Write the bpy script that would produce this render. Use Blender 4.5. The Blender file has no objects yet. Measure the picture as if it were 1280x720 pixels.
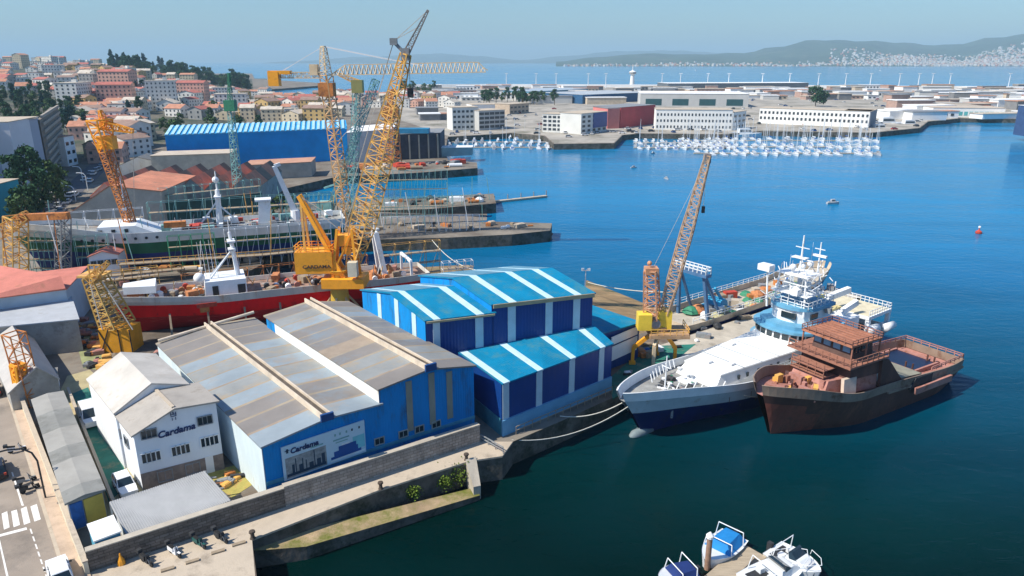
import bpy, bmesh, math, random
from mathutils import Vector, Matrix
rnd = random.Random(7)
S = bpy.context.scene
C = S.collection
# ---------------------------------------------------------------- camera
F_PX, HOR = 900.0, 284.0
TH = math.atan(HOR / F_PX); CH = 45.0
cam_d = bpy.data.cameras.new('camera'); cam = bpy.data.objects.new('camera', cam_d); C.objects.link(cam)
cam_d.sensor_width = 36; cam_d.lens = F_PX / 1280 * 36; cam_d.clip_start = 1; cam_d.clip_end = 60000
cam.location = (0, 0, CH); cam.rotation_euler = (math.pi / 2 - TH, 0, 0)
S.camera = cam
# ---------------------------------------------------------------- light
SUN = Vector((-0.945, -0.33, 1.1)).normalized()
w = bpy.data.worlds.new('World'); S.world = w; w.use_nodes = True
nt = w.node_tree; bg = nt.nodes['Background']
sky = nt.nodes.new('ShaderNodeTexSky'); sky.sky_type = 'NISHITA'; sky.sun_disc = False
sky.sun_elevation = math.asin(SUN.z); sky.sun_rotation = math.atan2(SUN.x, SUN.y)
sky.altitude = 0; sky.air_density = 1.3; sky.dust_density = 0.6; sky.ozone_density = 1.0
tn = nt.nodes.new('ShaderNodeMix'); tn.data_type = 'RGBA'; tn.blend_type = 'MULTIPLY'; tn.inputs[0].default_value = 1; tn.inputs[7].default_value = (.58, .86, 1.24, 1)
nt.links.new(sky.outputs[0], tn.inputs[6]); nt.links.new(tn.outputs[2], bg.inputs[0]); bg.inputs[1].default_value = 0.088
sl = bpy.data.lights.new('sun', 'SUN'); sl.energy = 5.0; sl.angle = math.radians(0.5); sl.color = (1, 0.93, 0.82)
so = bpy.data.objects.new('sun', sl); C.objects.link(so); so.rotation_euler = SUN.to_track_quat('Z', 'Y').to_euler()
S.view_settings.view_transform = 'Standard'; S.view_settings.look = 'None'
S.view_settings.exposure = 0.38; S.view_settings.gamma = 1
# ---------------------------------------------------------------- photogrammetry helpers (pixel of the photo -> point of the place)
def G(px, py, z=3.0):
    x = (px - 640) / F_PX; v = (py - 360) / F_PX
    dy = math.cos(TH) - v * math.sin(TH); dz = -math.sin(TH) - v * math.cos(TH)
    t = (z - CH) / dz
    return Vector((x * t, dy * t, z))
def ZAT(py, p):
    v = (py - 360) / F_PX; c = math.cos(TH); s = math.sin(TH)
    return CH + p[1] * (s + v * c) / (v * s - c)
def WP(px, py, A, B):
    """point of the vertical plane through A and B seen at the pixel"""
    x = (px - 640) / F_PX; v = (py - 360) / F_PX
    d = Vector((x, math.cos(TH) - v * math.sin(TH), -math.sin(TH) - v * math.cos(TH)))
    n = Vector((B[1] - A[1], A[0] - B[0]))
    t = (n.x * A[0] + n.y * A[1]) / (n.x * d.x + n.y * d.y)
    return Vector((d.x * t, d.y * t, CH + d.z * t))
def U(p, A, B):
    ab = Vector((B[0] - A[0], B[1] - A[1])); return (Vector((p[0] - A[0], p[1] - A[1])).dot(ab)) / ab.length_squared
V = Vector
def V3(p, z=None): return Vector((p[0], p[1], p[2] if z is None else z))
# ---------------------------------------------------------------- materials
MATS = {}
def mat(name, rgb, rough=.65, var=.18, scale=.4, metal=0, rust=None, rust_amt=.5, bump=.0, bscale=8, wave=None, spec=.4, stretch=None, rscale=.35, brick=None):
    if name in MATS: return MATS[name]
    m = bpy.data.materials.new(name); m.use_nodes = True; t = m.node_tree; N = t.nodes; L = t.links
    b = N['Principled BSDF']; b.inputs['Roughness'].default_value = rough; b.inputs['Metallic'].default_value = metal
    b.inputs['Specular IOR Level'].default_value = spec
    tc = N.new('ShaderNodeTexCoord'); mp = N.new('ShaderNodeMapping'); L.new(tc.outputs['Object'], mp.inputs[0])
    if stretch: mp.inputs['Scale'].default_value = stretch
    n1 = N.new('ShaderNodeTexNoise'); n1.inputs['Scale'].default_value = scale; n1.inputs['Detail'].default_value = 8; n1.inputs['Roughness'].default_value = .65
    L.new(mp.outputs[0], n1.inputs['Vector'])
    r = N.new('ShaderNodeValToRGB'); e = r.color_ramp.elements
    lo = [c * (1 - var) for c in rgb]; hi = [min(1, c * (1 + var * .8)) for c in rgb]
    e[0].position = .33; e[0].color = (*lo, 1); e[1].position = .67; e[1].color = (*hi, 1)
    L.new(n1.outputs['Fac'], r.inputs[0]); out = r.outputs[0]
    if rust:
        n2 = N.new('ShaderNodeTexNoise'); n2.inputs['Scale'].default_value = rscale; n2.inputs['Detail'].default_value = 10; n2.inputs['Roughness'].default_value = .75
        L.new(mp.outputs[0], n2.inputs['Vector'])
        rr = N.new('ShaderNodeValToRGB'); rr.color_ramp.elements[0].position = .62 - .25 * rust_amt; rr.color_ramp.elements[1].position = .74 - .2 * rust_amt
        L.new(n2.outputs['Fac'], rr.inputs[0])
        mx = N.new('ShaderNodeMix'); mx.data_type = 'RGBA'; L.new(rr.outputs[0], mx.inputs[0]); L.new(out, mx.inputs[6]); mx.inputs[7].default_value = (*rust, 1)
        out = mx.outputs[2]
    L.new(out, b.inputs['Base Color'])
    bp = None
    if bump:
        n3 = N.new('ShaderNodeTexNoise'); n3.inputs['Scale'].default_value = bscale; n3.inputs['Detail'].default_value = 6
        L.new(tc.outputs['Object'], n3.inputs['Vector'])
        bp = N.new('ShaderNodeBump'); bp.inputs['Strength'].default_value = bump; bp.inputs['Distance'].default_value = .1
        L.new(n3.outputs['Fac'], bp.inputs['Height']); L.new(bp.outputs[0], b.inputs['Normal'])
    if wave:      # corrugated sheet: (angle of the ribs, pitch)
        mp2 = N.new('ShaderNodeMapping'); L.new(tc.outputs['Object'], mp2.inputs[0]); mp2.inputs['Rotation'].default_value = (0, 0, wave[0])
        wv = N.new('ShaderNodeTexWave'); wv.bands_direction = 'X'; wv.inputs['Scale'].default_value = .314 / (wave[1] * .5)
        L.new(mp2.outputs[0], wv.inputs['Vector'])
        b2 = N.new('ShaderNodeBump'); b2.inputs['Strength'].default_value = .45; b2.inputs['Distance'].default_value = .04
        L.new(wv.outputs['Fac'], b2.inputs['Height'])
        if bp: L.new(bp.outputs[0], b2.inputs['Normal'])
        L.new(b2.outputs[0], b.inputs['Normal'])
    if brick:     # courses of blocks on a wall running at the given angle
        m3 = N.new('ShaderNodeMapping'); m3.inputs['Rotation'].default_value = (0, 0, -brick[0]); L.new(tc.outputs['Object'], m3.inputs[0]); sx3 = N.new('ShaderNodeSeparateXYZ'); L.new(m3.outputs[0], sx3.inputs[0]); cb3 = N.new('ShaderNodeCombineXYZ'); L.new(sx3.outputs['X'], cb3.inputs['X']); L.new(sx3.outputs['Z'], cb3.inputs['Y'])
        bk = N.new('ShaderNodeTexBrick'); bk.inputs['Scale'].default_value = 1; bk.inputs['Brick Width'].default_value = brick[1]; bk.inputs['Row Height'].default_value = brick[2]; bk.inputs['Mortar Size'].default_value = .03; L.new(cb3.outputs[0], bk.inputs['Vector'])
        bk.inputs['Color1'].default_value = (1, 1, 1, 1); bk.inputs['Color2'].default_value = (.72, .7, .68, 1); bk.inputs['Mortar'].default_value = (.5, .48, .45, 1)
        mb = N.new('ShaderNodeMix'); mb.data_type = 'RGBA'; mb.blend_type = 'MULTIPLY'; mb.inputs[0].default_value = 1; L.new(out, mb.inputs[6]); L.new(bk.outputs['Color'], mb.inputs[7]); L.new(mb.outputs[2], b.inputs['Base Color'])
    MATS[name] = m; return m
# ---------------------------------------------------------------- mesh builder
ORG = {}
class MB:
    def __init__(s): s.v = []; s.f = []; s.m = []
    def face(s, pts, m=0):
        k = len(s.v); s.v += [tuple(p) for p in pts]; s.f.append(tuple(range(k, k + len(pts)))); s.m.append(m)
    def prism(s, poly, z0, z1, m=0, mt=None, bottom=True):
        """poly: list of 2D points; z0/z1 numbers or lists"""
        n = len(poly); k = len(s.v)
        zz0 = z0 if isinstance(z0, (list, tuple)) else [z0] * n; zz1 = z1 if isinstance(z1, (list, tuple)) else [z1] * n
        a = sum(poly[i][0] * poly[(i + 1) % n][1] - poly[(i + 1) % n][0] * poly[i][1] for i in range(n))
        if a < 0: poly = poly[::-1]; zz0 = list(zz0)[::-1]; zz1 = list(zz1)[::-1]
        s.v += [(p[0], p[1], z) for p, z in zip(poly, zz0)] + [(p[0], p[1], z) for p, z in zip(poly, zz1)]
        for i in range(n):
            j = (i + 1) % n; s.f.append((k + i, k + j, k + n + j, k + n + i)); s.m.append(m)
        s.f.append(tuple(range(k + n, k + 2 * n))); s.m.append(m if mt is None else mt)
        if bottom: s.f.append(tuple(range(k + n - 1, k - 1, -1))); s.m.append(m)
    def box(s, c, size, rz=0, m=0):
        cx, cy, cz = c; a, b, h = size[0] / 2, size[1] / 2, size[2] / 2; co, si = math.cos(rz), math.sin(rz)
        s.prism([(cx + x * co - y * si, cy + x * si + y * co) for x, y in ((-a, -b), (a, -b), (a, b), (-a, b))], cz - h, cz + h, m)
    def hexa(s, b4, t4, m=0):
        k = len(s.v); s.v += [tuple(p) for p in b4] + [tuple(p) for p in t4]
        for i in range(4):
            j = (i + 1) % 4; s.f.append((k + i, k + j, k + 4 + j, k + 4 + i)); s.m.append(m)
        s.f.append((k + 4, k + 5, k + 6, k + 7)); s.f.append((k + 3, k + 2, k + 1, k)); s.m += [m, m]
    def beam(s, p0, p1, w, h=None, m=0, w1=None):
        p0 = V(p0); p1 = V(p1); d = p1 - p0
        if d.length < 1e-5: return
        h = h or w; d.normalize()
        up = V((0, 0, 1)) if abs(d.z) < .95 else V((1, 0, 0))
        sx = d.cross(up).normalized(); sy = sx.cross(d).normalized(); r = (w1 / w) if w1 else 1
        q = [(-1, -1), (1, -1), (1, 1), (-1, 1)]
        s.hexa([p0 + sx * a * w / 2 + sy * b * h / 2 for a, b in q], [p1 + sx * a * w / 2 * r + sy * b * h / 2 * r for a, b in q], m)
    def tube(s, p0, p1, r0, r1=None, n=8, m=0, caps=True):
        p0 = V(p0); p1 = V(p1); d = (p1 - p0)
        if d.length < 1e-5: return
        d.normalize(); r1 = r0 if r1 is None else r1
        up = V((0, 0, 1)) if abs(d.z) < .95 else V((1, 0, 0))
        sx = d.cross(up).normalized(); sy = sx.cross(d).normalized(); k = len(s.v)
        for p, r in ((p0, r0), (p1, r1)):
            for i in range(n):
                a = 2 * math.pi * i / n; s.v.append(tuple(p + sx * math.cos(a) * r + sy * math.sin(a) * r))
        for i in range(n):
            j = (i + 1) % n; s.f.append((k + i, k + j, k + n + j, k + n + i)); s.m.append(m)
        if caps:
            s.f.append(tuple(range(k + n, k + 2 * n))); s.f.append(tuple(range(k + n - 1, k - 1, -1))); s.m += [m, m]
    def path(s, pts, r, n=6, m=0):
        for a, b in zip(pts, pts[1:]): s.tube(a, b, r, r, n, m)
    def lathe(s, c, prof, n=12, m=0):
        k = len(s.v)
        for r, z in prof:
            for i in range(n):
                a = 2 * math.pi * i / n; s.v.append((c[0] + r * math.cos(a), c[1] + r * math.sin(a), c[2] + z))
        for q in range(len(prof) - 1):
            for i in range(n):
                j = (i + 1) % n; s.f.append((k + q * n + i, k + q * n + j, k + (q + 1) * n + j, k + (q + 1) * n + i)); s.m.append(m)
        s.f.append(tuple(range(k + (len(prof) - 1) * n, k + len(prof) * n))); s.f.append(tuple(range(k + n - 1, k - 1, -1))); s.m += [m, m]
    def ball(s, c, r, n=8, m=0, sq=1):
        s.lathe(c, [(max(.01, r * math.sin(math.pi * i / 6)), -r * sq * math.cos(math.pi * i / 6)) for i in range(7)], n, m)
    def lattice(s, p0, p1, w0, w1, n, cr=.09, br=.05, m=0, side=None, mid=None):
        """four-chord lattice mast from p0 to p1; square section w0 -> (mid) -> w1"""
        p0 = V(p0); p1 = V(p1); d = (p1 - p0).normalized()
        up = side or (V((0, 0, 1)) if abs(d.z) < .9 else V((.45, .89, 0)))
        sx = d.cross(up).normalized(); sy = sx.cross(d).normalized(); R = []
        for i in range(n + 1):
            t = i / n; p = p0.lerp(p1, t)
            ww = w0 + (w1 - w0) * t if mid is None else (w0 + (mid - w0) * min(1, t / .2) if t < .2 else (mid if t < .55 else mid + (w1 - mid) * (t - .55) / .45))
            R.append([p + sx * a * ww / 2 + sy * b * ww / 2 for a, b in ((-1, -1), (1, -1), (1, 1), (-1, 1))])
        for c in range(4):
            for i in range(n): s.beam(R[i][c], R[i + 1][c], cr, m=m)
        for i in range(n):
            for c in range(4):
                e = (c + 1) % 4
                s.beam(R[i][c], R[i][e], br, m=m)
                if (i + c) % 2: s.beam(R[i][c], R[i + 1][e], br, m=m)
                else: s.beam(R[i][e], R[i + 1][c], br, m=m)
        for c in range(4): s.beam(R[n][c], R[n][(c + 1) % 4], cr, m=m)
    def rail(s, pts, h=1.0, r=.03, gap=1.5, m=0, mids=2):
        for a, b in zip(pts, pts[1:]):
            a = V(a); b = V(b); L = (b - a).length; n = max(1, int(L / gap))
            for i in range(n + 1):
                p = a.lerp(b, i / n); s.beam(p, p + V((0, 0, h)), r * 2, m=m)
            for k in range(1, mids + 1):
                z = V((0, 0, h * k / mids)); s.beam(a + z, b + z, r * 2, m=m)
    def build(s, name, mats, parent=None, smooth=False, weld=False):
        if parent is None:
            xs = [v[0] for v in s.v]; ys = [v[1] for v in s.v]; zs = [v[2] for v in s.v]
            o_ = V(((min(xs) + max(xs)) / 2, (min(ys) + max(ys)) / 2, min(zs)))
        else: o_ = ORG.get(parent.name, V((0, 0, 0)))
        me = bpy.data.meshes.new(name); me.from_pydata([(v[0] - o_.x, v[1] - o_.y, v[2] - o_.z) for v in s.v], [], s.f)
        if not isinstance(mats, (list, tuple)): mats = [mats]
        for mm in mats: me.materials.append(mm)
        me.polygons.foreach_set('material_index', s.m)
        if weld:
            bm = bmesh.new(); bm.from_mesh(me); bmesh.ops.remove_doubles(bm, verts=bm.verts, dist=.002); bmesh.ops.recalc_face_normals(bm, faces=bm.faces); bm.to_mesh(me); bm.free()
        if smooth: me.polygons.foreach_set('use_smooth', [True] * len(me.polygons))
        me.update()
        ob = bpy.data.objects.new(name, me); C.objects.link(ob)
        if parent is None: ob.location = o_
        else: ob.parent = parent
        ORG[ob.name] = o_
        return ob
def tag(o, label, cat, group=None):
    o['label'] = label; o['category'] = cat
    if group: o['group'] = group
    return o
def root(name, loc, label, cat, group=None, local=False, rz=0):
    o = bpy.data.objects.new(name, None); C.objects.link(o); o.location = loc; o.rotation_euler = (0, 0, rz); o.empty_display_size = 1
    ORG[o.name] = V((0, 0, 0)) if local else V(loc)
    return tag(o, label, cat, group)
def struct(o): o['kind'] = 'structure'; return o
def copy_tree(o, parent=None):
    c = o.copy(); C.objects.link(c)
    if parent: c.parent = parent
    for ch in list(o.children): copy_tree(ch, c)
    return c
def vpanel(M, A, B, u0, u1, z0, z1, off=.03, th=.06, m=0):
    """thin slab on the outside of the wall A-B (outside = right of A->B)"""
    a = V((A[0], A[1])); b = V((B[0], B[1])); d = b - a; n = V((d.y, -d.x)).normalized()
    z0 = z0 if isinstance(z0, tuple) else (z0, z0); z1 = z1 if isinstance(z1, tuple) else (z1, z1)
    p, q = a + d * u0, a + d * u1; pi, qi = p + n * off, q + n * off; po, qo = p + n * (off + th), q + n * (off + th)
    if off <= .035: pi, qi = p - n * .02, q - n * .02
    M.hexa([(pi.x, pi.y, z0[0]), (po.x, po.y, z0[0]), (qo.x, qo.y, z0[1]), (qi.x, qi.y, z0[1])],
           [(pi.x, pi.y, z1[0]), (po.x, po.y, z1[0]), (qo.x, qo.y, z1[1]), (qi.x, qi.y, z1[1])], m)
def window(parent, A, B, u, z, w_, h, frame, glass, mull=1, name='window'):
    L = (V((B[0], B[1])) - V((A[0], A[1]))).length; du = w_ / L / 2; M = MB(); fw = .09
    vpanel(M, A, B, u - du, u + du, z, z + h, .03, .02, 1)
    t = fw / L
    vpanel(M, A, B, u - du - t, u - du, z - fw, z + h + fw, .03, .10, 0); vpanel(M, A, B, u + du, u + du + t, z - fw, z + h + fw, .03, .10, 0)
    vpanel(M, A, B, u - du, u + du, z + h, z + h + fw, .03, .10, 0); vpanel(M, A, B, u - du, u + du, z - fw, z, .03, .13, 0)
    for k in range(mull):
        uu = u - du + 2 * du * (k + 1) / (mull + 1); vpanel(M, A, B, uu - t / 3, uu + t / 3, z, z + h, .03, .06, 0)
    return M.build(name, [frame, glass], parent)
def hall(rt, A, B, D, z0, prof, wallm, roofm, strips=None, th=.18, over=.25, names=('wall', 'roof')):
    """A,B: ends of the gable side; D: vector along the building; prof: [(u,z)] roof line on the gable side"""
    A = V((A[0], A[1])); B = V((B[0], B[1])); D = V((D[0], D[1])); ab = B - A; M = MB()
    P = [(A + ab * u, z) for u, z in prof]
    f = [V((A.x, A.y, z0))] + [V((p.x, p.y, z)) for p, z in P] + [V((B.x, B.y, z0))]
    g = [p + V((D.x, D.y, 0)) for p in f]
    M.face(f[::-1]); M.face(g); n = len(f)
    M.face([f[0], g[0], g[1], f[1]][::-1]); M.face([f[-1], f[-2], g[-2], g[-1]][::-1])
    wo = M.build(names[0], wallm, rt, weld=True)
    R = MB(); dn = V((D.x, D.y, 0)).normalized() * over; d3 = V((D.x, D.y, 0))
    strips = strips or [(0, 1, 0)]
    un = V((ab.x, ab.y, 0)).normalized() * over
    for k in range(len(P) - 1):
        a = V((P[k][0].x, P[k][0].y, P[k][1] + .02)); b = V((P[k + 1][0].x, P[k + 1][0].y, P[k + 1][1] + .02))
        if k == 0: sl_ = (b - a); a = a - sl_.normalized() * over
        if k == len(P) - 2: sl_ = (b - a); b = b + sl_.normalized() * over
        for t0, t1, mi in strips:
            o0 = d3 * t0 - (dn if t0 == 0 else V((0, 0, 0))); o1 = d3 * t1 + (dn if t1 == 1 else V((0, 0, 0)))
            hh = V((0, 0, th + (0.03 if mi >= 100 else 0)))
            R.hexa([a + o0, b + o0, b + o1, a + o1], [a + o0 + hh, b + o0 + hh, b + o1 + hh, a + o1 + hh], mi % 100)
    ro = R.build(names[1], roofm, rt)
    return wo, ro
def text_mesh(txt, size, extr=.03, shear=0, offset=0.0):
    c = bpy.data.curves.new('lettering', 'FONT'); c.body = txt; c.size = size; c.extrude = extr; c.shear = shear; c.offset = offset; c.align_x = 'CENTER'
    o = bpy.data.objects.new('lettering_tmp', c); C.objects.link(o)
    dg = bpy.context.evaluated_depsgraph_get(); me = bpy.data.meshes.new_from_object(o.evaluated_get(dg))
    bpy.data.objects.remove(o); return me
def text_on_wall(txt, size, A, B, u, z, m, parent, name='lettering', off=.08, shear=0, offset=0.0, squash=1.0, slope=0.0):
    me = text_mesh(txt, size, .03, shear, offset); a = V((A[0], A[1])); d = V((B[0] - A[0], B[1] - A[1])); p = a + d * u; dn = d.normalized(); n = V((dn.y, -dn.x))
    X = V((dn.x, dn.y, slope)); Mx = Matrix(((X.x * squash, 0, n.x, p.x + n.x * off), (X.y * squash, 0, n.y, p.y + n.y * off), (X.z * squash, 1, 0, z), (0, 0, 0, 1)))
    o_ = ORG[parent.name]; me.transform(Matrix.Translation(-o_) @ Mx); me.materials.clear(); me.materials.append(m)
    o = bpy.data.objects.new(name, me); C.objects.link(o); o.parent = parent; return o
# ---------------------------------------------------------------- palette
white = mat('white_paint', (.78, .8, .8), .5, .08, .6, rust=(.42, .33, .24), rust_amt=.12)
whitec = mat('white_clean', (.8, .8, .78), .6, .06, .5)
steel_w = mat('white_steel', (.75, .77, .77), .5, .1, 1.5, rust=(.35, .2, .12), rust_amt=.15, rscale=1.5)
glass = mat('dark_glass', (.02, .035, .045), .08, .3, .3, spec=.6)
dark = mat('dark_gear', (.03, .032, .035), .7, .4, 2)
grey = mat('grey_steel', (.25, .27, .28), .6, .3, 1.2, rust=(.22, .1, .05), rust_amt=.4, rscale=1.2)
yellow = mat('crane_yellow', (.92, .38, .025), .5, .12, .7, rust=(.5, .2, .03), rust_amt=.25, rscale=.9)
yel2 = mat('lattice_yellow', (.75, .42, .1), .6, .25, .5, rust=(.5, .26, .12), rust_amt=.5, rscale=.7)
rusty_or = mat('rusty_orange', (.55, .2, .05), .75, .35, .8, rust=(.2, .08, .04), rust_amt=.5, rscale=1)
rope_m = mat('rope', (.6, .58, .5), .9, .15, 3)
teal_lat = mat('teal_lattice', (.2, .4, .38), .6, .3, .6)
black = mat('rubber', (.015, .015, .015), .8, .3, 3)
wood = mat('weathered_wood', (.32, .25, .17), .9, .3, 2, bump=.3, stretch=(1, 6, 1))
red_p = mat('red_gear', (.5, .06, .03), .6, .3, 2)
green_p = mat('green_gear', (.04, .22, .12), .6, .3, 2)
blue_p = mat('blue_gear', (.02, .12, .38), .6, .3, 2)
conc = mat('concrete', (.46, .41, .33), .9, .2, .35, rust=(.26, .23, .18), rust_amt=.35, bump=.3, rscale=.25)
conc_l = mat('pale_concrete', (.5, .42, .32), .9, .15, .3, rust=(.3, .25, .19), rust_amt=.45, bump=.2, rscale=.3)
# ================================================================ SETTING
def inpoly(x, y, P):
    c = False; n = len(P)
    for i in range(n):
        x1, y1 = P[i][0], P[i][1]; x2, y2 = P[(i + 1) % n][0], P[(i + 1) % n][1]
        if (y1 > y) != (y2 > y) and x < (x2 - x1) * (y - y1) / (y2 - y1) + x1: c = not c
    return c
def ss(t): t = max(0, min(1, t)); return t * t * (3 - 2 * t)
Fd = V((G(597, 530, 4).x - G(340, 615, 4).x, G(597, 530, 4).y - G(340, 615, 4).y)).normalized()       # along the quay
Dd = V((G(198, 430, 9.1).x - G(328, 558, 9.1).x, G(198, 430, 9.1).y - G(328, 558, 9.1).y)).normalized()   # away from the quay
Fn = V((Fd.y, -Fd.x)); 
# ---- water
def water_mat():
    m = bpy.data.materials.new('sea_water'); m.use_nodes = True; t = m.node_tree; N = t.nodes; L = t.links; b = N['Principled BSDF']
    b.inputs['Roughness'].default_value = .08; b.inputs['IOR'].default_value = 1.33; b.inputs['Specular IOR Level'].default_value = .14
    tc = N.new('ShaderNodeTexCoord')
    # murky green depth colour; hull shade near and sky reflection far painted in
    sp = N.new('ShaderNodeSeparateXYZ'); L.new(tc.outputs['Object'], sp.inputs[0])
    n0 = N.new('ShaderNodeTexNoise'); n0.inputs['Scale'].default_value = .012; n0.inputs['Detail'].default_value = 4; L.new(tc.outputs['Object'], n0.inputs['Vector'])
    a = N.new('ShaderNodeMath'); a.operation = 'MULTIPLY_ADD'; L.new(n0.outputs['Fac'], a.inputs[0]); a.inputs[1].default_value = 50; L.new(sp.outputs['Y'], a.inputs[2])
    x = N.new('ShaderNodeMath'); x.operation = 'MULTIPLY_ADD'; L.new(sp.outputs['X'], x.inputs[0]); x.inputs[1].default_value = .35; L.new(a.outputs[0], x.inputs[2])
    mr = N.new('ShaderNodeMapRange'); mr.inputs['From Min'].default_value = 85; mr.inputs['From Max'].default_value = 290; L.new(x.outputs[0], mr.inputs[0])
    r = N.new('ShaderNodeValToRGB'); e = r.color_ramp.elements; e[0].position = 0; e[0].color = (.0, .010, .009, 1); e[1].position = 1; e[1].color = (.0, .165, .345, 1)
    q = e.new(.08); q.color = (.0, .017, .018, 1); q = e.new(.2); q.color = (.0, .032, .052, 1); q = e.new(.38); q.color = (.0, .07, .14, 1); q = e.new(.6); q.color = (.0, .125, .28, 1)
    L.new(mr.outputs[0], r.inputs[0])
    mq = N.new('ShaderNodeMapping'); mq.inputs['Scale'].default_value = (.35, 1.6, 1); mq.inputs['Rotation'].default_value = (0, 0, .35); L.new(tc.outputs['Object'], mq.inputs[0])
    nw = N.new('ShaderNodeTexNoise'); nw.inputs['Scale'].default_value = .03; nw.inputs['Detail'].default_value = 7; nw.inputs['Roughness'].default_value = .62; nw.inputs['Distortion'].default_value = 1.2; L.new(mq.outputs[0], nw.inputs['Vector'])
    mw = N.new('ShaderNodeMapRange'); mw.inputs['From Min'].default_value = .3; mw.inputs['From Max'].default_value = .7; mw.inputs['To Min'].default_value = .82; mw.inputs['To Max'].default_value = 1.2; L.new(nw.outputs['Fac'], mw.inputs[0])
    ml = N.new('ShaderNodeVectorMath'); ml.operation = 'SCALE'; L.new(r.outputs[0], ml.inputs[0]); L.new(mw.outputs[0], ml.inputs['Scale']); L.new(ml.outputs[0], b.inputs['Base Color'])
    m4 = N.new('ShaderNodeMapRange'); m4.inputs['From Min'].default_value = .35; m4.inputs['From Max'].default_value = .65; m4.inputs['To Min'].default_value = .05; m4.inputs['To Max'].default_value = .22; L.new(nw.outputs['Fac'], m4.inputs[0]); L.new(m4.outputs[0], b.inputs['Roughness'])
    mp = N.new('ShaderNodeMapping'); mp.inputs['Scale'].default_value = (.6, 1.1, 1); mp.inputs['Rotation'].default_value = (0, 0, .5); L.new(tc.outputs['Object'], mp.inputs[0])
    n1 = N.new('ShaderNodeTexNoise'); n1.inputs['Scale'].default_value = .55; n1.inputs['Detail'].default_value = 5; n1.inputs['Distortion'].default_value = .6; L.new(mp.outputs[0], n1.inputs['Vector'])
    n2 = N.new('ShaderNodeTexNoise'); n2.inputs['Scale'].default_value = .04; n2.inputs['Detail'].default_value = 3; L.new(mp.outputs[0], n2.inputs['Vector'])
    ad = N.new('ShaderNodeMath'); ad.operation = 'MULTIPLY_ADD'; L.new(n2.outputs['Fac'], ad.inputs[0]); ad.inputs[1].default_value = 2.0; L.new(n1.outputs['Fac'], ad.inputs[2])
    bp = N.new('ShaderNodeBump'); bp.inputs['Strength'].default_value = .55; bp.inputs['Distance'].default_value = .22; L.new(ad.outputs[0], bp.inputs['Height']); L.new(bp.outputs[0], b.inputs['Normal'])
    return m
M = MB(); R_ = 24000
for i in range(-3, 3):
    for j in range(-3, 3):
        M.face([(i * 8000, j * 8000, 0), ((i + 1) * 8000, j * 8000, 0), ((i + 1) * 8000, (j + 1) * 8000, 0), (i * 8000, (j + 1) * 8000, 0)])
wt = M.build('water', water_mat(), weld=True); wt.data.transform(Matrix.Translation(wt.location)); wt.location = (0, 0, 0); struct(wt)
# ---- land
ax0 = G(808, 538, 0).xy; axd = V((.80, .60)); axn = V((-axd.y, axd.x))       # axis of the white trawler
def AX(a, b): p = ax0 + axd * a + axn * b; return (p.x, p.y)
def g2(px, py, z=3.0): p = G(px, py, z); return (p.x, p.y)
coast = [g2(322, 730), g2(315, 674), g2(475, 612), g2(587, 576), g2(628, 570), g2(641, 552)]
qn = [g2(700, 527), g2(775, 493)]
wharf = [AX(2, 7.6), AX(66, 7.6), AX(66, 13.9), AX(24, 13.9), AX(22, 19), AX(8, 19)]
coast2 = [g2(735, 400), g2(640, 372), g2(560, 352), g2(525, 350), g2(470, 372), g2(300, 345)]       # yard floor behind the blue hall, then round the slipways
coast3 = [g2(385, 300), g2(440, 300), g2(560, 297), g2(640, 293), g2(688, 288), g2(690, 279), g2(620, 277), g2(520, 278), g2(420, 284), g2(360, 280), g2(370, 262), g2(450, 264), g2(540, 261), g2(620, 254), g2(617, 242), g2(540, 246), g2(450, 252), g2(330, 258), g2(320, 244),
          g2(420, 221), g2(520, 216), g2(597, 210), g2(596, 203), g2(560, 200), g2(556, 190), g2(560, 171), g2(640, 166.5), g2(680, 170), g2(692, 180), g2(768, 179), g2(778, 169), g2(800, 167), g2(905, 168), g2(950, 164), g2(1090, 166), g2(1150, 160), g2(1160, 152), g2(1200, 148), g2(1300, 149),
          (900, 520), (1900, 900), (2600, 1250), g2(1280, 110.5), g2(1000, 108.5), g2(640, 107), g2(515, 107.5), g2(470, 117), g2(410, 124), g2(335, 126), g2(322, 113), g2(400, 107), g2(405, 104), g2(318, 98.5), (-900, 2600), (-3000, 3000), (-3000, -200), (-60, -200)]
landpoly = coast + qn + wharf + coast2 + coast3
asph_d = mat('yard_ground', (.2, .175, .14), .95, .4, .08, rust=(.12, .085, .06), rust_amt=.55, bump=.4, rscale=.06, bscale=2)
quay_side = mat('quay_stone', (.12, .105, .085), .9, .5, .6, rust=(.03, .035, .02), rust_amt=.6, bump=.8, bscale=1.2)
M = MB(); M.prism(landpoly, -3, 3, 1, 0); ld = struct(M.build('ground', [asph_d, quay_side]))
# hill the town stands on
def hill_h(x, y):
    if y < 150: return 0
    u = -x / y
    return 27 * ss((u - .34) / .2) * ss((y - 330) / 750) + 8 * ss((u - .5) / .3) * ss((y - 250) / 300)
M = MB(); nx, ny = 44, 40; pts = {}
for j in range(ny + 1):
    y = 240 + (1900 - 240) * (j / ny) ** 1.5
    for i in range(nx + 1):
        u = .30 + (1.5 - .30) * i / nx; x = -u * y
        if x < -2900: x = -2900
        h = hill_h(x, y); edge = (i in (0, nx)) or (j in (0, ny))
        pts[i, j] = (x, y, (2.0 if edge or h < .15 else 3 + h))
for j in range(ny):
    for i in range(nx):
        a, b, c, d = pts[i, j], pts[i, j + 1], pts[i + 1, j + 1], pts[i + 1, j]
        if max(a[2], b[2], c[2], d[2]) > 2.5: M.face([a, d, c, b])
struct(M.build('hillside', mat('hill_ground', (.14, .12, .09), .95, .5, .04, rust=(.035, .055, .03), rust_amt=.85, rscale=.03), weld=True, smooth=True))
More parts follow.
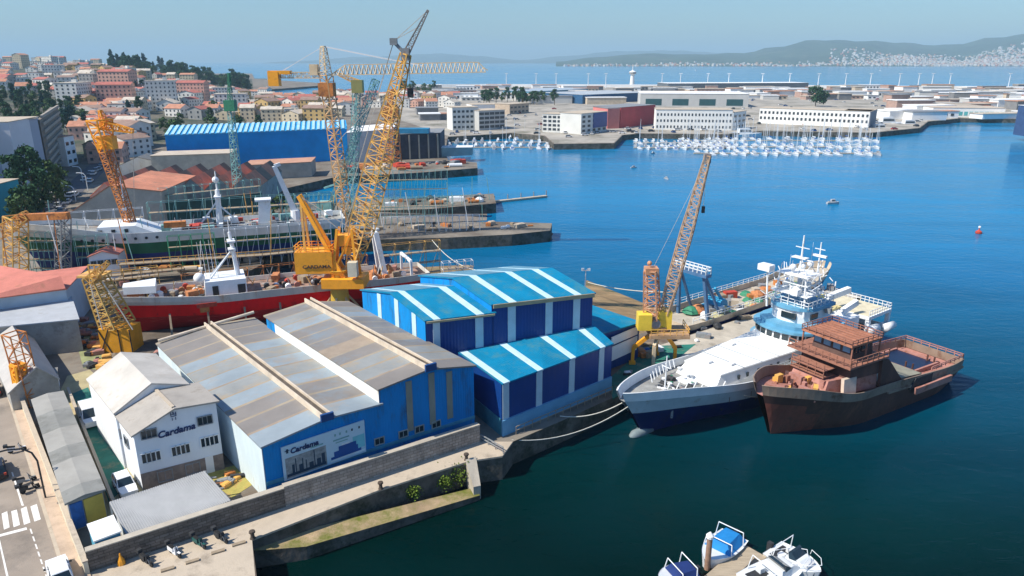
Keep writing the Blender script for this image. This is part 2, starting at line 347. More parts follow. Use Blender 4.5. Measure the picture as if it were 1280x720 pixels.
def port_mat():
    return mat('port_concrete', (.36, .33, .28), .95, .3, .05, rust=(.16, .15, .11), rust_amt=.5, rscale=.04)
pp = [g2(562, 170.4), g2(640, 165.9), g2(681, 169.4), g2(693, 179.4), g2(767, 178.4), g2(777, 168.4), g2(800, 166.4), g2(905, 167.4), g2(951, 163.4), g2(1090, 165.4), g2(1149, 159.4), g2(1159, 151.5), g2(1200, 147.5), g2(1300, 148.5), (880, 522), (1850, 900), (2450, 1200), g2(1280, 111), g2(1000, 109), g2(640, 107.5), g2(518, 108), g2(500, 118), g2(500, 150), g2(530, 160)]
M = MB(); M.prism(pp, 2.5, 3.006, 0); struct(M.build('port_apron', port_mat()))
# ---- far hills
def ridge(name, prof, d0, d1, rgb, seed, mt=None):
    """prof: skyline pixels; a solid range of hills between distances d0 (foot) and d1 (crest)"""
    rr = random.Random(seed); M = MB(); n = 90; k = 9; P = []
    x0, x1 = prof[0][0], prof[-1][0]
    ph = [rr.uniform(0, 9) for _ in range(6)]
    for i in range(n + 1):
        px = x0 + (x1 - x0) * i / n
        for (a, ya), (b, yb) in zip(prof, prof[1:]):
            if a <= px <= b: py = ya + (yb - ya) * ss((px - a) / (b - a)); break
        row = []
        dirx = (px - 640) / F_PX * 1.049
        for j in range(2 * k + 1):
            t = j / k; d = d0 + (d1 - d0) * min(t, 1) + (d1 - d0) * .8 * max(0, t - 1)
            X, Y = dirx * d, d
            crest = ZAT(py, (0, d1)); zz = crest * (ss(t) * .55 + .45 * t if t <= 1 else (1 - ss(t - 1)))
            zz += crest * .13 * (math.sin(i * .35 + ph[0] + t * 3) + math.sin(i * .8 + ph[1] - t * 5) * .6) * (t * (1 - t) * 3 if t < 1 else 0) + crest * .03 * math.sin(i * 1.7 + ph[2]) * min(1, t)
            row.append((X, Y, zz if 0 < j < 2 * k else -1))
        P.append(row)
    for i in range(n):
        for j in range(2 * k): M.face([P[i][j], P[i + 1][j], P[i + 1][j + 1], P[i][j + 1]])
    o = M.build(name, mt or mat(name + '_forest', rgb, 1, .45, .004, rust=(.16, .15, .12), rust_amt=.25, rscale=.003, spec=0), weld=True, smooth=True); struct(o); return P
PA = ridge('hills', [(690, 77), (740, 71), (790, 67), (850, 68), (905, 66), (935, 59), (985, 50), (1030, 51), (1080, 53), (1105, 56), (1140, 56), (1175, 48), (1215, 43), (1250, 38), (1300, 39), (1400, 36), (1560, 45), (1700, 60)], 6300, 9200, (.05, .075, .04), 3)
PB = ridge('distant_hills', [(330, 80), (400, 76), (470, 71), (560, 67), (600, 70), (650, 75), (700, 70), (760, 64), (820, 63), (880, 66), (940, 70)], 14000, 16500, (.05, .075, .05), 5)
# foot of the hills: pale beach
M = MB()
for a, b in ((1120, 1290), (930, 1000)):
    p0, p1 = G(a, 81.6, 2), G(b, 81.6, 2); M.prism([p0.xy, p1.xy, (p1.x, p1.y + 160), (p0.x, p0.y + 160)], -1, 6)
struct(M.build('beach', mat('beach_sand', (.6, .55, .45), 1, .1, .02)))
# far-off town on those hills
M = MB(); rr = random.Random(12)
def far_z(X, Y):
    i0 = min(range(len(PA)), key=lambda i: abs(PA[i][0][0] / PA[i][0][1] - X / Y)); row = PA[i0]
    for a, b in zip(row, row[1:]):
        if a[1] <= Y <= b[1]: t = (Y - a[1]) / (b[1] - a[1]); return a[2] + (b[2] - a[2]) * t
    return 0
for k in range(3600):
    px = rr.triangular(985, 1420, 1180) if rr.random() < .8 else rr.uniform(700, 1300)
    Y = 6350 + abs(rr.gauss(0, 1)) * (650 if px > 1000 else 250); X = (px - 640) / F_PX * 1.049 * Y
    if Y > 7700: continue
    s_ = rr.uniform(9, 24); z = far_z(X, Y); M.box((X, Y, z + 4), (s_, s_ * .8, rr.uniform(8, 20)), rr.uniform(0, 3), 0 if rr.random() < .7 else rr.choice((1, 2)))
o = M.build('far_town', [mat('far_white', (.6, .58, .55), .9), mat('far_ochre', (.6, .42, .28), .9), mat('far_tile', (.5, .2, .12), .9)]); o['kind'] = 'stuff'
tag(o, 'far-off pale town spread along the foot of the hills across the bay', 'town')
# ---- haze
def haze():
    M = MB(); M.box((0, 0, 220), (50000, 50000, 448)); o = M.build('haze', []); o['kind'] = 'stuff'; tag(o, 'pale blue sea haze lying over the bay', 'haze')
    m = bpy.data.materials.new('air'); m.use_nodes = True; N = m.node_tree.nodes; N.clear(); out = N.new('ShaderNodeOutputMaterial'); v = N.new('ShaderNodeVolumePrincipled')
    v.inputs['Color'].default_value = (.56, .83, 1.0, 1); v.inputs['Density'].default_value = 1.05e-4; v.inputs['Anisotropy'].default_value = .0
    m.node_tree.links.new(v.outputs[0], out.inputs['Volume']); o.data.materials.append(m)
haze()
# ================================================================ NEAR GROUND SHEETS
def sheet(name, pxs, z, m, raw=False, th=.2):
    P = pxs if raw else [g2(x, y, z) for x, y in pxs]; M = MB(); M.prism(P, z - th, z, 0); return struct(M.build(name, m))
road_m = mat('asphalt', (.3, .25, .2), .95, .14, .15, rust=(.2, .17, .14), rust_amt=.35, bump=.25, rscale=.12)
side_m = mat('sidewalk_slabs', (.5, .38, .28), .95, .15, .4, rust=(.34, .26, .19), rust_amt=.4, bump=.2)
paint_m = mat('road_paint', (.75, .73, .68), .8, .12, 3)
RA, RB = g2(-4, 445), g2(84, 720)          # kerb line
RV = (V(RB) - V(RA)).normalized(); RN = V((-RV.y, RV.x));
if RN.x > 0: RN = -RN                       # towards the road (left)
FA, FB = g2(0, 438), g2(113, 718)
def RP(s, o): p = V(RB) - RV * s + RN * o; return (p.x, p.y)
sheet('road', [RP(-30, 0), RP(130, 0), RP(130, 17), RP(-30, 17)], 3.03, road_m, True)
sheet('sidewalk', [RP(-30, 0), RP(130, 0), (FA[0] - RV.x * 60, FA[1] - RV.y * 60), FA, FB, (FB[0] + RV.x * 20, FB[1] + RV.y * 20)], 3.14, side_m, True)
sheet('kerb', [RP(-30, -.02), RP(130, -.02), RP(130, .28), RP(-30, .28)], 3.15, conc_l, True)
def px_quad(pts, z): return [g2(x, y, z) for x, y in pts]
M = MB()
for q in ([(2, 642), (9, 639), (12, 659), (5, 662)], [(14, 639), (21, 637), (25, 656), (17, 659)], [(26, 636), (33, 633), (38, 653), (30, 656)], [(38, 633), (46, 630), (51, 649), (43, 652)], [(-10, 645), (-3, 643), (-1, 662), (-7, 665)], [(-22, 648), (-15, 646), (-12, 665), (-19, 668)]):
    M.prism(px_quad(q, 3.04), 3.02, 3.04)
struct(M.build('crosswalk', paint_m))
M = MB()
M.prism(px_quad([(-20, 673), (33, 659), (34, 662), (-20, 676)], 3.038), 3.02, 3.038)
M.prism(px_quad([(-2, 675), (0, 675), (12, 726), (9, 726)], 3.038), 3.02, 3.038)
for k in range(7):
    x, y = 37 + k * 3.2, 661 + k * 9.5; M.prism(px_quad([(x, y), (x + 2, y), (x + 4, y + 6), (x + 2, y + 6)], 3.038), 3.02, 3.038)
M.prism(px_quad([(14, 590), (16, 590), (30, 632), (27, 632)], 3.038), 3.02, 3.038)
struct(M.build('road_markings', paint_m))
green_fl = mat('green_floor', (.02, .16, .12), .8, .25, .5, rust=(.2, .2, .13), rust_amt=.35, rscale=.4)
sheet('yard_floor', [(84, 470), (112, 462), (130, 478), (190, 620), (150, 640), (125, 655), (100, 600), (70, 500)], 3.03, mat('yard_concrete', (.42, .36, .2), .95, .2, .4, rust=(.3, .24, .15), rust_amt=.4, bump=.2))
sheet('yard_lane', [(90, 492), (110, 484), (160, 596), (150, 615), (136, 628)], 3.05, green_fl)
sheet('quay_top', [(104, 742), (112, 712), (352, 632), (600, 552), (641, 552), (628, 570), (587, 576), (475, 612), (315, 674), (320, 732)], 3.03, conc_l)
sheet('wharf_floor', [(766, 498), (760, 474), (800, 440), (828, 432), (870, 430), (850, 446), (800, 478)], 3.03, green_fl)
sheet('wharf_deck', [AX(10, 7.7), AX(65.8, 7.7), AX(65.8, 13.7), AX(12, 13.7)], 3.02, conc, True)
sheet('slipway_floor', [(130, 400), (300, 345), (520, 352), (640, 372), (620, 400), (330, 420), (150, 460)], 3.02, mat('slip_mud', (.12, .1, .08), 1, .4, .3, bump=.6), False)
# sandy slip beyond the annex and the sloping beds between the jetties
mud = mat('slip_sand', (.3, .2, .1), 1, .4, .15, rust=(.1, .1, .05), rust_amt=.5, bump=.5, rscale=.12, stretch=(1, 3, 1))
M = MB(); a = [G(733, 350, .15), G(862, 402, .15), G(790, 432, 2.9), G(722, 398, 2.9)]
M.hexa([p - V((0, 0, 3)) for p in a], a); struct(M.build('slipway', mud))
M = MB(); a = [G(450, 282, 3), G(618, 275, -.2), G(618, 258, -.2), G(450, 262, 3)]
M.hexa([p - V((0, 0, 3)) for p in a], a); struct(M.build('slipway', mat('slip_grey', (.2, .17, .14), 1, .35, .2, bump=.5)))
M = MB(); a = [G(525, 352, 3), G(585, 350, .1), G(600, 330, -.4), G(528, 334, 1.2)]
M.hexa([p - V((0, 0, 3)) for p in a], a); struct(M.build('slipway', mud))
# quay ramp (lower ledge) and its wall
M = MB(); a = [G(318, 692, 1.6), G(383, 686, 1.2), G(600, 620, .5), G(594, 610, .5), G(318, 678, 1.9)]
M.prism([p.xy for p in a], -2, [1.9, 1.45, .6, .6, 1.9], 0, 1); 
ledge_m = mat('ledge_stone', (.42, .3, .18), .95, .3, .3, rust=(.12, .14, .015), rust_amt=.9, bump=.5, rscale=.12)
struct(M.build('ramp', [quay_side, ledge_m]))
M = MB(); b0, b1 = G(584, 576, 3.3), G(594, 614, .5)
p, q = V(g2(582, 577)), V(g2(595, 573)); r_ = V(g2(601, 617, .6)); s_ = V(g2(592, 619, .6)); 
M.prism([p, q, r_, s_], -2, [3.25, 3.25, 1.6, 1.6]); tag(M.build('buttress_wall', conc), 'short concrete buttress wall dropping from the quay edge to the mossy ledge', 'wall')
# ================================================================ WALLS AND FENCES
stone_w = mat('stone_wall', (.2, .175, .15), .95, .35, .8, rust=(.1, .085, .07), rust_amt=.4, bump=.9, rscale=.5, bscale=1.6, stretch=(1, 1, 2.4), brick=(math.atan2(Fd.y, Fd.x), .8, .3))
stone_r = mat('pale_wall', (.42, .37, .32), .95, .25, .5, rust=(.2, .17, .14), rust_amt=.4, bump=.5, stretch=(1, 1, .3), brick=(math.atan2(Fd.y, Fd.x), .8, .35))
WA, WB = V(g2(112, 716)), V(g2(600, 553)); Wd = (WB - WA).normalized(); Wn = V((Wd.y, -Wd.x)); WL = (WB - WA).length
WH = 1.75
def wallseg(name, t0, t1, h, m, label, mt=None):
    M = MB(); p, q = WA + Wd * WL * t0, WA + Wd * WL * t1; M.prism([p, q, q - Wn * .6, p - Wn * .6], 2.9, 3 + h, 0)
    M.prism([p + Wn * .06, q + Wn * .06, q - Wn * .66, p - Wn * .66], 3 + h, 3.12 + h, 1); return tag(M.build(name, [m, mt or conc]), label, 'wall')
wallseg('boundary_wall', 0, .43, 2.05, stone_w, 'long dark stone wall along the quay beside the parked scooters')
wallseg('retaining_wall', .4302, 1, 2.2, stone_r, 'pale weathered wall under the big blue hall front')
M = MB(); p, q = V(FA) - RV * 40, V(FB); n_ = RN; M.prism([p, q, q + n_ * .35, p + n_ * .35], 3, 4.3, 0); M.prism([p - n_ * .05, q - n_ * .05, q + n_ * .4, p + n_ * .4], 4.3, 4.42, 1)
tag(M.build('boundary_wall', [mat('wall_cream', (.62, .56, .42), .9, .2, .5, rust=(.3, .26, .18), rust_amt=.3), conc_l]), 'low cream wall between the sidewalk and the shipyard', 'wall')
# ================================================================ BIG BLUE HALL (two bays)
blue_w = mat('blue_sheet', (.006, .24, .6), .7, .16, .3, spec=.15, wave=(0, .5), rust=(.03, .11, .22), rust_amt=.4, rscale=.5, stretch=(1, 1, .25))
navy_w = mat('navy_sheet', (.004, .045, .21), .45, .12, .3, wave=(.6, .5))
roofA = [mat('roof_grey', (.22, .2, .18), .6, .14, .2, rust=(.2, .23, .25), rust_amt=.4, rscale=.15), mat('roof_tan', (.31, .26, .19), .7, .15, .3, rust=(.35, .24, .14), rust_amt=.4), mat('roof_pale_blue', (.26, .31, .34), .6, .14, .25, rust=(.31, .27, .22), rust_amt=.45, rscale=.2), mat('roof_brown', (.3, .24, .18), .8, .2, .4), mat('roof_light', (.26, .27, .26), .6, .14, .3, rust=(.32, .27, .2), rust_amt=.4)]
lightband = mat('light_band', (.5, .62, .68), .5, .1, .6)
white_wall = mat('whitewash', (.74, .74, .7), .8, .1, .4, rust=(.5, .42, .3), rust_amt=.2, stretch=(1, 1, .3), rscale=.5)
hA, hB = V(g2(340, 615, 4)), V(g2(597, 530, 4))
def hp(px, py): p = WP(px, py, hA, hB); return U(p, hA, hB), p.z
uJ, zJ = hp(475, 506); uJ2, zJ2 = hp(475, 487)
u1, zr1 = hp(407, 524); u2, zr2 = hp(536, 462); uE, zE = hp(592, 458); u0, z0e = hp(328, 559)
LD = (G(198, 430, z0e).xy - G(328, 558, z0e).xy).length
rng = random.Random(5)
def strips_roof(n, cyc):
    out = []
    for k in range(n): out.append((k / n, (k + 1) / n, rng.choice(cyc)))
    return out
rtH = root('ship_hall', (hA.x, hA.y, 3), 'large blue ship hall with two weathered striped roofs, long billboard on its front', 'warehouse')
Am = hA + (hB - hA) * u0; Jm = hA + (hB - hA) * uJ; Bm = hA + (hB - hA) * uE
nst = 11
stA = []
for k in range(nst):
    t0, t1 = k / nst, (k + 1) / nst; near = 1 - k / nst
    c = rng.choice([0, 2, 2, 4]) if near > .35 else rng.choice([0, 0, 4]); 
    w_ = (t1 - t0) * rng.uniform(.07, .14); stA += [(t0, t1 - w_, c), (t1 - w_, t1, rng.choice([1, 1, 3]))]
stA = [(a if a > 0 else 0, 1 if abs(b - 1) < 1e-9 else b, c) for a, b, c in stA]
prof1 = [(0, z0e), ((u1 - u0) / (uJ - u0), zr1), (1, zJ)]
wo, ro = hall(rtH, Am, Jm, Dd * LD, 3, prof1, blue_w, roofA, stA, names=('wall', 'roof'))
stB = [(a, b, rng.choice([0, 0, 4, 2, 3]) if c not in (1, 3) else c) for a, b, c in stA]
prof2 = [(0, zJ2), ((u2 - uJ) / (uE - uJ), zr2), (1, zE)]
LD2 = (G(332, 396, zJ2).xy - G(475, 487, zJ2).xy).length; print('LD', LD, LD2)
w2, r2 = hall(rtH, Jm, Bm, Dd * LD2, 3, prof2, [blue_w], roofA, stB, names=('wall', 'roof'))
# white sides: left wall and the step between the two roofs
M = MB(); A0, A1 = Am + Dd * LD, Am
M.prism([A0 - Fd * .05, A1 - Fd * .05, A1 - Fd * .12, A0 - Fd * .12], 3, z0e - .05); M.build('side_cladding', mat('pale_cladding', (.62, .72, .74), .6, .12, .4, stretch=(1, 1, .3), rust=(.5, .42, .3), rust_amt=.2), rtH)
M = MB(); A0, A1 = Jm + Dd * (LD2 - 3), Jm
M.prism([A0 - Fd * .05, A1 - Fd * .05, A1 - Fd * .1, A0 - Fd * .1], zJ + .22, zJ2 - .02); M.build('step_cladding', white_wall, rtH)
# ridge vents
for uu, zz, L_ in ((u1, zr1, LD + .4), (u2, zr2, LD2 + .4)):
    p = hA + (hB - hA) * uu - Dd * .3; M = MB()
    for s_ in (-.42, .42):
        a = p + Fd * s_; M.beam((a.x, a.y, zz + .45), (a.x + Dd.x * L_, a.y + Dd.y * L_, zz + .45), .16, .62, 0)
    M.beam((p.x, p.y, zz + .33), (p.x + Dd.x * L_, p.y + Dd.y * L_, zz + .33), .66, .3, 1)
    for k in range(2): M.beam((p.x + Fd.x * (.18 * (2 * k - 1)), p.y + Fd.y * .18 * (2 * k - 1), zz + .55), (p.x + Dd.x * L_, p.y + Dd.y * L_, zz + .55), .1, .1, 1)
    ob = M.build('ridge_vent', [mat('vent_cream', (.62, .52, .4), .7, .2, .6), mat('vent_dark', (.12, .1, .08), .8, .3, 1)], rtH)
    M = MB(); M.box((p.x - Dd.x * .1, p.y - Dd.y * .1, zz + .42), (1.35, .3, .8), math.atan2(Fd.y, Fd.x)); M.build('vent_cap', mat('navy_trim', (.01, .06, .2)), rtH)
# pipe along the back eave
M = MB(); a = Am + Dd * (LD - .3); b = Jm + Dd * (LD - .5); M.tube((a.x, a.y, z0e + .6), (b.x, b.y, zJ + 1.2), .22); M.build('duct', mat('vent_cream', (.6, .5, .4)), rtH)
# translucent strips and windows on the front
uF = lambda px, py: U(WP(px, py, hA, hB), hA, hB)
dirty = mat('dirty_strip', (.27, .27, .22), .6, .25, .6, stretch=(1, 1, .3))
for px, py, zt in ((512, 510, 1), (540, 500, 1), (562, 500, 1)):
    u = uF(px, py); 
    du = .024
    zt = zr2 - .12 - abs(u - u2) / (uE - uJ) * ((zr2 - zJ2) / ((u2 - uJ) / (uE - uJ))) - .25 if u < u2 else zr2 - .4 - (u - u2) / (uE - u2) * (zr2 - zE)
    M = MB(); vpanel(M, hA, hB, u - du / 2 - .003, u + du / 2 + .003, 5.9, zt, .03, .05); M.build('light_strip', dirty, rtH)
for px, py in ((474, 552), (504, 543), (524, 537), (545, 531)):
    u, z = hp(px, py); window(rtH, hA, hB, u, z - .25, 1.0, .7, mat('frame_grey', (.3, .32, .3)), glass)
M = MB(); vpanel(M, hA, hB, u0, uE, 4.9, 5.3, .03, .06); M.build('base_band', mat('faded_blue', (.06, .28, .4), .7, .3, .5), rtH)
# billboard
ba, bb = hp(349, 559), hp(349 + 7, 600); bc, bd = hp(454, 524), hp(458, 563)
M = MB(); su0, su1 = ba[0] + .004, bc[0]; zb0, zb1 = bb[1], ba[1] ; zc0, zc1 = bd[1], bc[1]
vpanel(M, hA, hB, su0, su1, (zb0, zc0), (zb1, zc1), .1, .12)
ob = M.build('billboard', mat('sign_pale', (.5, .66, .74), .5, .05, 1), rtH)
HL = (hB - hA).length
M = MB(); um = su0 + (su1 - su0) * .52; zl = lambda u, f: (zb0 + (zc0 - zb0) * (u - su0) / (su1 - su0)) * (1 - f) + (zb1 + (zc1 - zb1) * (u - su0) / (su1 - su0)) * f
def bpan(a, b, f0, f1, m, o=.225):
    ua, ub = su0 + (su1 - su0) * a, su0 + (su1 - su0) * b
    vpanel(M, hA, hB, ua, ub, (zl(ua, f0), zl(ub, f0)), (zl(ua, f1), zl(ub, f1)), o, .01, m)
bpan(.03, .51, .04, .64, 0); bpan(.04, .5, .08, .16, 1, .24)
for x_, h_, w_ in ((.1, .4, .03), (.14, .56, .012), (.18, .34, .04), (.22, .5, .012), (.26, .42, .012), (.3, .3, .05), (.36, .62, .012), (.39, .33, .05), (.45, .44, .04)): bpan(x_, x_ + w_, .16, h_, 1, .24)
bpan(.56, .94, .12, .2, 2, .24); bpan(.6, .9, .2, .34, 2, .24); bpan(.66, .88, .34, .46, 2, .24); bpan(.7, .8, .46, .52, 3, .24); bpan(.84, .99, .2, .6, 4); bpan(.55, .99, .05, .12, 3)
for x_ in (.62, .68, .76, .83, .92): bpan(x_, x_ + .02, .8, .87, 1 if x_ > .8 else 5, .24)
bpan(.6, .8, .66, .7, 5, .24); bpan(.63, .78, .58, .61, 5, .24); bpan(.33, .48, .69, .73, 5, .24)
bpan(.05, .075, .78, .9, 1, .24); bpan(.035, .09, .84, .86, 1, .24)
M.build('billboard_print', [mat('print_grey', (.28, .3, .3), .6, .35, 2), mat('print_dark', (.02, .05, .09)), mat('print_blue', (.01, .08, .3)), mat('print_white', (.75, .8, .82)), mat('print_aqua', (.2, .55, .6)), mat('print_mid', (.2, .42, .42))], ob)
utx = su0 + (su1 - su0) * .26
text_on_wall('Cardama', .8, hA, hB, utx, zl(utx, .74), mat('print_navy', (.01, .03, .12)), ob, off=.26, shear=.15, offset=.02, slope=(zc1 - zb1) / ((su1 - su0) * HL))
# ================================================================ UPPER BLUE HALL (ridge parallel to the quay)
teal_r = mat('teal_roof', (.004, .2, .36), .7, spec=.12, var=.16, scale=.25, wave=(.6, .6), rust=(.05, .21, .28), rust_amt=.5, rscale=.3); teal_g = mat('teal_roof_back', (.12, .28, .38), .5, .15, .25, wave=(.6, .6))
strip_m = mat('strip_pale', (.5, .68, .74), .5, .12, .8, rust=(.5, .42, .3), rust_amt=.2)
lA, lB = V(g2(627, 540, 3.5)), V(g2(763, 483, 3.5))          # lower hall front plane
ld = (lB - lA).normalized(); Dn = V((-ld.y, ld.x))            # Dn away from the quay
tB = lB + Dd * 4.0; tA = tB - V((.943, .334)) * 17                         # upper hall front plane
ptop = WP(737, 410, tA, tB)
pe0 = WP(532, 402, tA, tB); pe1 = WP(617, 391, tA, tB); pe1b = WP(615, 386, tA, tB); pe2 = WP(712, 371, tA, tB); pe3 = WP(741, 369, tA, tB)
print('UPPER eave z', pe0.z, pe1.z, pe2.z, pe3.z, 'lower top', ptop.z, 'seg', U(pe0, tA, tB), U(pe3, tA, tB))
def upper(label, PL, PR, zl_, zr_, depth, strips, gable_strips):
    rt = root('blue_hall', (PL[0], PL[1], 3), label, 'warehouse')
    z = (zl_ + zr_) / 2; D = V((PR[0] - PL[0], PR[1] - PL[1])); back = V((PL[0], PL[1])) + dvU * depth
    prof = [(0, z - .6), (.5, z + 2.1), (.62, z + 2.3), (1, z)]
    M = MB(); A = back; B = V((PL[0], PL[1])); 
    prof = [(0, z - .1), (.5, z + 1.5), (1, z)]
    hall(rt, A, B, D, 3, prof, navy_w, [teal_r, strip_m], strips)
    # back slope in greyer sheets
    M = MB(); ab = B - A
    for t0, t1, mi in strips:
        if mi: continue
        a0, a1 = A + ab * .01 + D * t0, A + ab * .01 + D * t1; b0, b1 = A + ab * .495 + D * t0, A + ab * .495 + D * t1
        M.hexa([(a0.x, a0.y, z + .1), (b0.x, b0.y, z + 1.6), (b1.x, b1.y, z + 1.6), (a1.x, a1.y, z + .1)], [(a0.x, a0.y, z + .2), (b0.x, b0.y, z + 1.72), (b1.x, b1.y, z + 1.72), (a1.x, a1.y, z + .2)])
    M.build('back_sheeting', teal_g, rt)
    # gable cladding brighter than the navy walls, sunlit side put into colour; pale bands
    M = MB(); f = [(0, 3), (1, 3), (1, z), (.5, z + 1.5), (0, z - .1)]; off = V((-D.normalized().x, -D.normalized().y)) * .06
    M.face([(A.x + ab.x * u + off.x, A.y + ab.y * u + off.y, zz) for u, zz in f]); M.build('gable_sheeting', blue_w, rt)
    for u in gable_strips:
        M = MB(); zt = z - .2 + (1.6 * u / .5 if u < .5 else 1.6 - 1.5 * (u - .5) / .5) - .05
        vpanel(M, A, B, u - .03, u + .03, 3.2, zt, .07, .05); M.build('light_strip', strip_m, rt)
    # front strips
    PRv = V((PR[0], PR[1]))
    for t0, t1, mi in strips:
        if mi: M = MB(); vpanel(M, B, PRv, t0, t1, 3.2, z - .25, .03, .06); M.build('light_strip', lightband, rt)
    M = MB(); M.beam((B.x + Fn.x * .3, B.y + Fn.y * .3, z - .12), (PRv.x + Fn.x * .3, PRv.y + Fn.y * .3, z - .12), .2, .5 if not gable_strips else .25); M.build('eave_beam', mat('eave_trim', (.05, .1, .25) if not gable_strips else (.4, .33, .2)), rt)
    return rt
dpt = (G(453, 363, 0).xy - G(532, 402, 0).xy).length
dvU = G(453, 363, pe0.z).xy - G(532, 402, pe0.z).xy; dpt = dvU.length; dvU = dvU / dpt
print('depth upper', dpt)
def fr(*px): return px
L1 = (pe1.xy - pe0.xy).length
upper('bright blue hall with a low rounded roof, pale roof strips and a banded gable end', pe0, pe1, pe0.z, pe1.z, dpt, [(0, .1, 0), (.1, .2, 1), (.2, .72, 0), (.72, .84, 1), (.84, 1, 0)], [.3, .58, .84])
upper('taller blue hall section behind the lower one, with three pale strips down its navy front', pe1b, pe3, pe1b.z + .5, pe1b.z + .5, dpt + .5, [(0, .15, 0), (.15, .225, 1), (.225, .52, 0), (.52, .59, 1), (.59, .8, 0), (.8, .87, 1), (.87, 1, 0)], [])
# lower hall (lean-to)
zt = WP(723, 412, tA, tB).z; tL = WP(572, 441, tA, tB); tRt = WP(742, 408, tA, tB)
rt = root('lean_to_hall', (lA.x, lA.y, 3), 'lower blue lean-to hall with a turquoise roof on the waterfront below the taller blue hall', 'warehouse')
zf = WP(627, 480, lA, lB).z; zf2 = WP(764, 431, lA, lB).z; print('lower eaves', zf, zf2, zt)
zf = (zf + zf2) / 2
A = tA; B = lA; D = lB - lA
sx = [U(WP(x, y, lA, lB), lA, lB) for x, y in ((628, 500), (670, 490), (711, 475), (748, 460))]
st = []; prev = 0
for s_ in sx:
    s_ = max(.0, s_); st += [(prev, s_, 0)] if s_ > prev + .001 else []; st += [(s_, s_ + .05, 1)]; prev = s_ + .05
st += [(prev, 1, 0)]
tl2 = V((tL.x, tL.y)); tr2 = V((tRt.x, tRt.y)); zl2, zr2b = tL.z, tRt.z; print('lean-to', tl2, tr2, zl2, zr2b, lA, lB, zf)
M = MB(); M.face([(lA.x, lA.y, 3), (lB.x, lB.y, 3), (lB.x, lB.y, zf), (lA.x, lA.y, zf)]); M.face([(tl2.x, tl2.y, 3), (lA.x, lA.y, 3), (lA.x, lA.y, zf), (tl2.x, tl2.y, zl2)]); M.face([(lB.x, lB.y, 3), (tr2.x, tr2.y, 3), (tr2.x, tr2.y, zr2b), (lB.x, lB.y, zf)]); M.build('wall', navy_w, rt)
M = MB()
for t0, t1, mi in st:
    q = [lA.lerp(lB, t0) - Dd * .25, lA.lerp(lB, t1) - Dd * .25, tl2.lerp(tr2, t1) - Dd * .06, tl2.lerp(tr2, t0) - Dd * .06]; zq = [zf, zf, zl2 + (zr2b - zl2) * t1, zl2 + (zr2b - zl2) * t0]
    M.hexa([(p.x, p.y, z_) for p, z_ in zip(q, zq)], [(p.x, p.y, z_ + .18) for p, z_ in zip(q, zq)], mi)
M.build('roof', [teal_r, strip_m], rt)
for t0, t1, mi in st:
    if mi: M = MB(); vpanel(M, lA, lB, t0, t1, 5, zf - .1, .03, .06); M.build('light_strip', lightband, rt)
M = MB(); a, b = lA + Fn * .25, lB + Fn * .25; M.prism([a, b, b - Fn * .3, a - Fn * .3], 2.6, 5.0); M.build('base_band', mat('base_blue', (.14, .36, .55), .6, .12, .4), rt)
M = MB(); a, b = lA + V((-Dd.x, -Dd.y)) * 0 - ld * .05, A - ld * .05; M.prism([a, V((tL.x, tL.y)), V((tL.x, tL.y)) - ld * .05, a - ld * .05], 2.5, 5.2); M.build('base_band', mat('base_teal', (.04, .2, .26), .8, .3, .5), rt)
# little annex with white panels at the right end
aA, aB = V(g2(768, 463)), V(g2(797, 448)); 
rt = root('annex', (aA.x, aA.y, 3), 'small blue annex with two stacked white panels at the right end of the blue halls', 'building')
zA = WP(797, 405, aA, aB).z
hall(rt, aA - Fd * 8, aB, Dd * 14, 3, [(0, zA + .6), (1, zA)], navy_w, [teal_r])
M = MB(); LA = (aB - aA).length; A2 = aA - Fd * 1.2
vpanel(M, A2, aB, .05, .93, zA * .5 + 2.7, zA - .35, .03, .06); vpanel(M, A2, aB, .05, .93, zA * .5 + .3, zA * .5 + 2.45, .03, .06); M.build('white_panel', whitec, rt)
# floodlight mast behind the roof
rt = root('floodlight_mast', G(731, 375), 'thin white floodlight mast standing behind the blue halls', 'lamp'); p = G(731, 375); zt_ = ZAT(338, p)
M = MB(); M.tube(p, (p.x, p.y, zt_), .12, .09); M.beam((p.x - .6, p.y, zt_), (p.x + .6, p.y, zt_), .15); M.build('pole', white, rt)
M = MB(); M.box((p.x - .55, p.y - .1, zt_ + .2), (.5, .3, .45)); M.build('lamp_head', white, rt); M = MB(); M.box((p.x + .55, p.y - .1, zt_ + .2), (.5, .3, .45)); M.build('lamp_head', white, rt)
# ================================================================ WHITE OFFICE BUILDING
oA, oB = V(g2(179, 613)), V(g2(281, 586)); od = (oB - oA).normalized()
rt = root('office_building', (oA.x, oA.y, 3), 'white shipyard office building with grey gabled roofs and dark blue lettering on its front', 'building')
ze = WP(163, 545, oA, oB).z; zR = WP(215, 512, oA, oB).z; zr_ = WP(273, 502, oA, oB).z
uR = U(WP(217, 512, oA, oB), oA, oB); print('office', ze, zR, zr_, uR)
asb_l = mat('roof_pale_grey', (.5, .47, .42), .85, .15, .3, wave=(.6, .5), rust=(.4, .34, .27), rust_amt=.3); asb_d = mat('roof_dark_grey', (.24, .23, .21), .85, .2, .3, wave=(.6, .5)); white_b = mat('office_white', (.74, .77, .8), .8, .06, .4, rust=(.55, .5, .42), rust_amt=.12, stretch=(1, 1, .3))
roofs = [mat('office_roof', (.36, .33, .29), .85, .18, .35, wave=(.6, .5), rust=(.25, .22, .18), rust_amt=.3)]
oD = (G(110, 478, ze).xy - G(163, 545, ze).xy); oDl = oD.length; oDn = oD.normalized()
hall(rt, oA, oB, oDn * (oDl * .33), 3, [(0, ze), (uR, zR), (1, zr_)], white_b, roofs, over=.3)
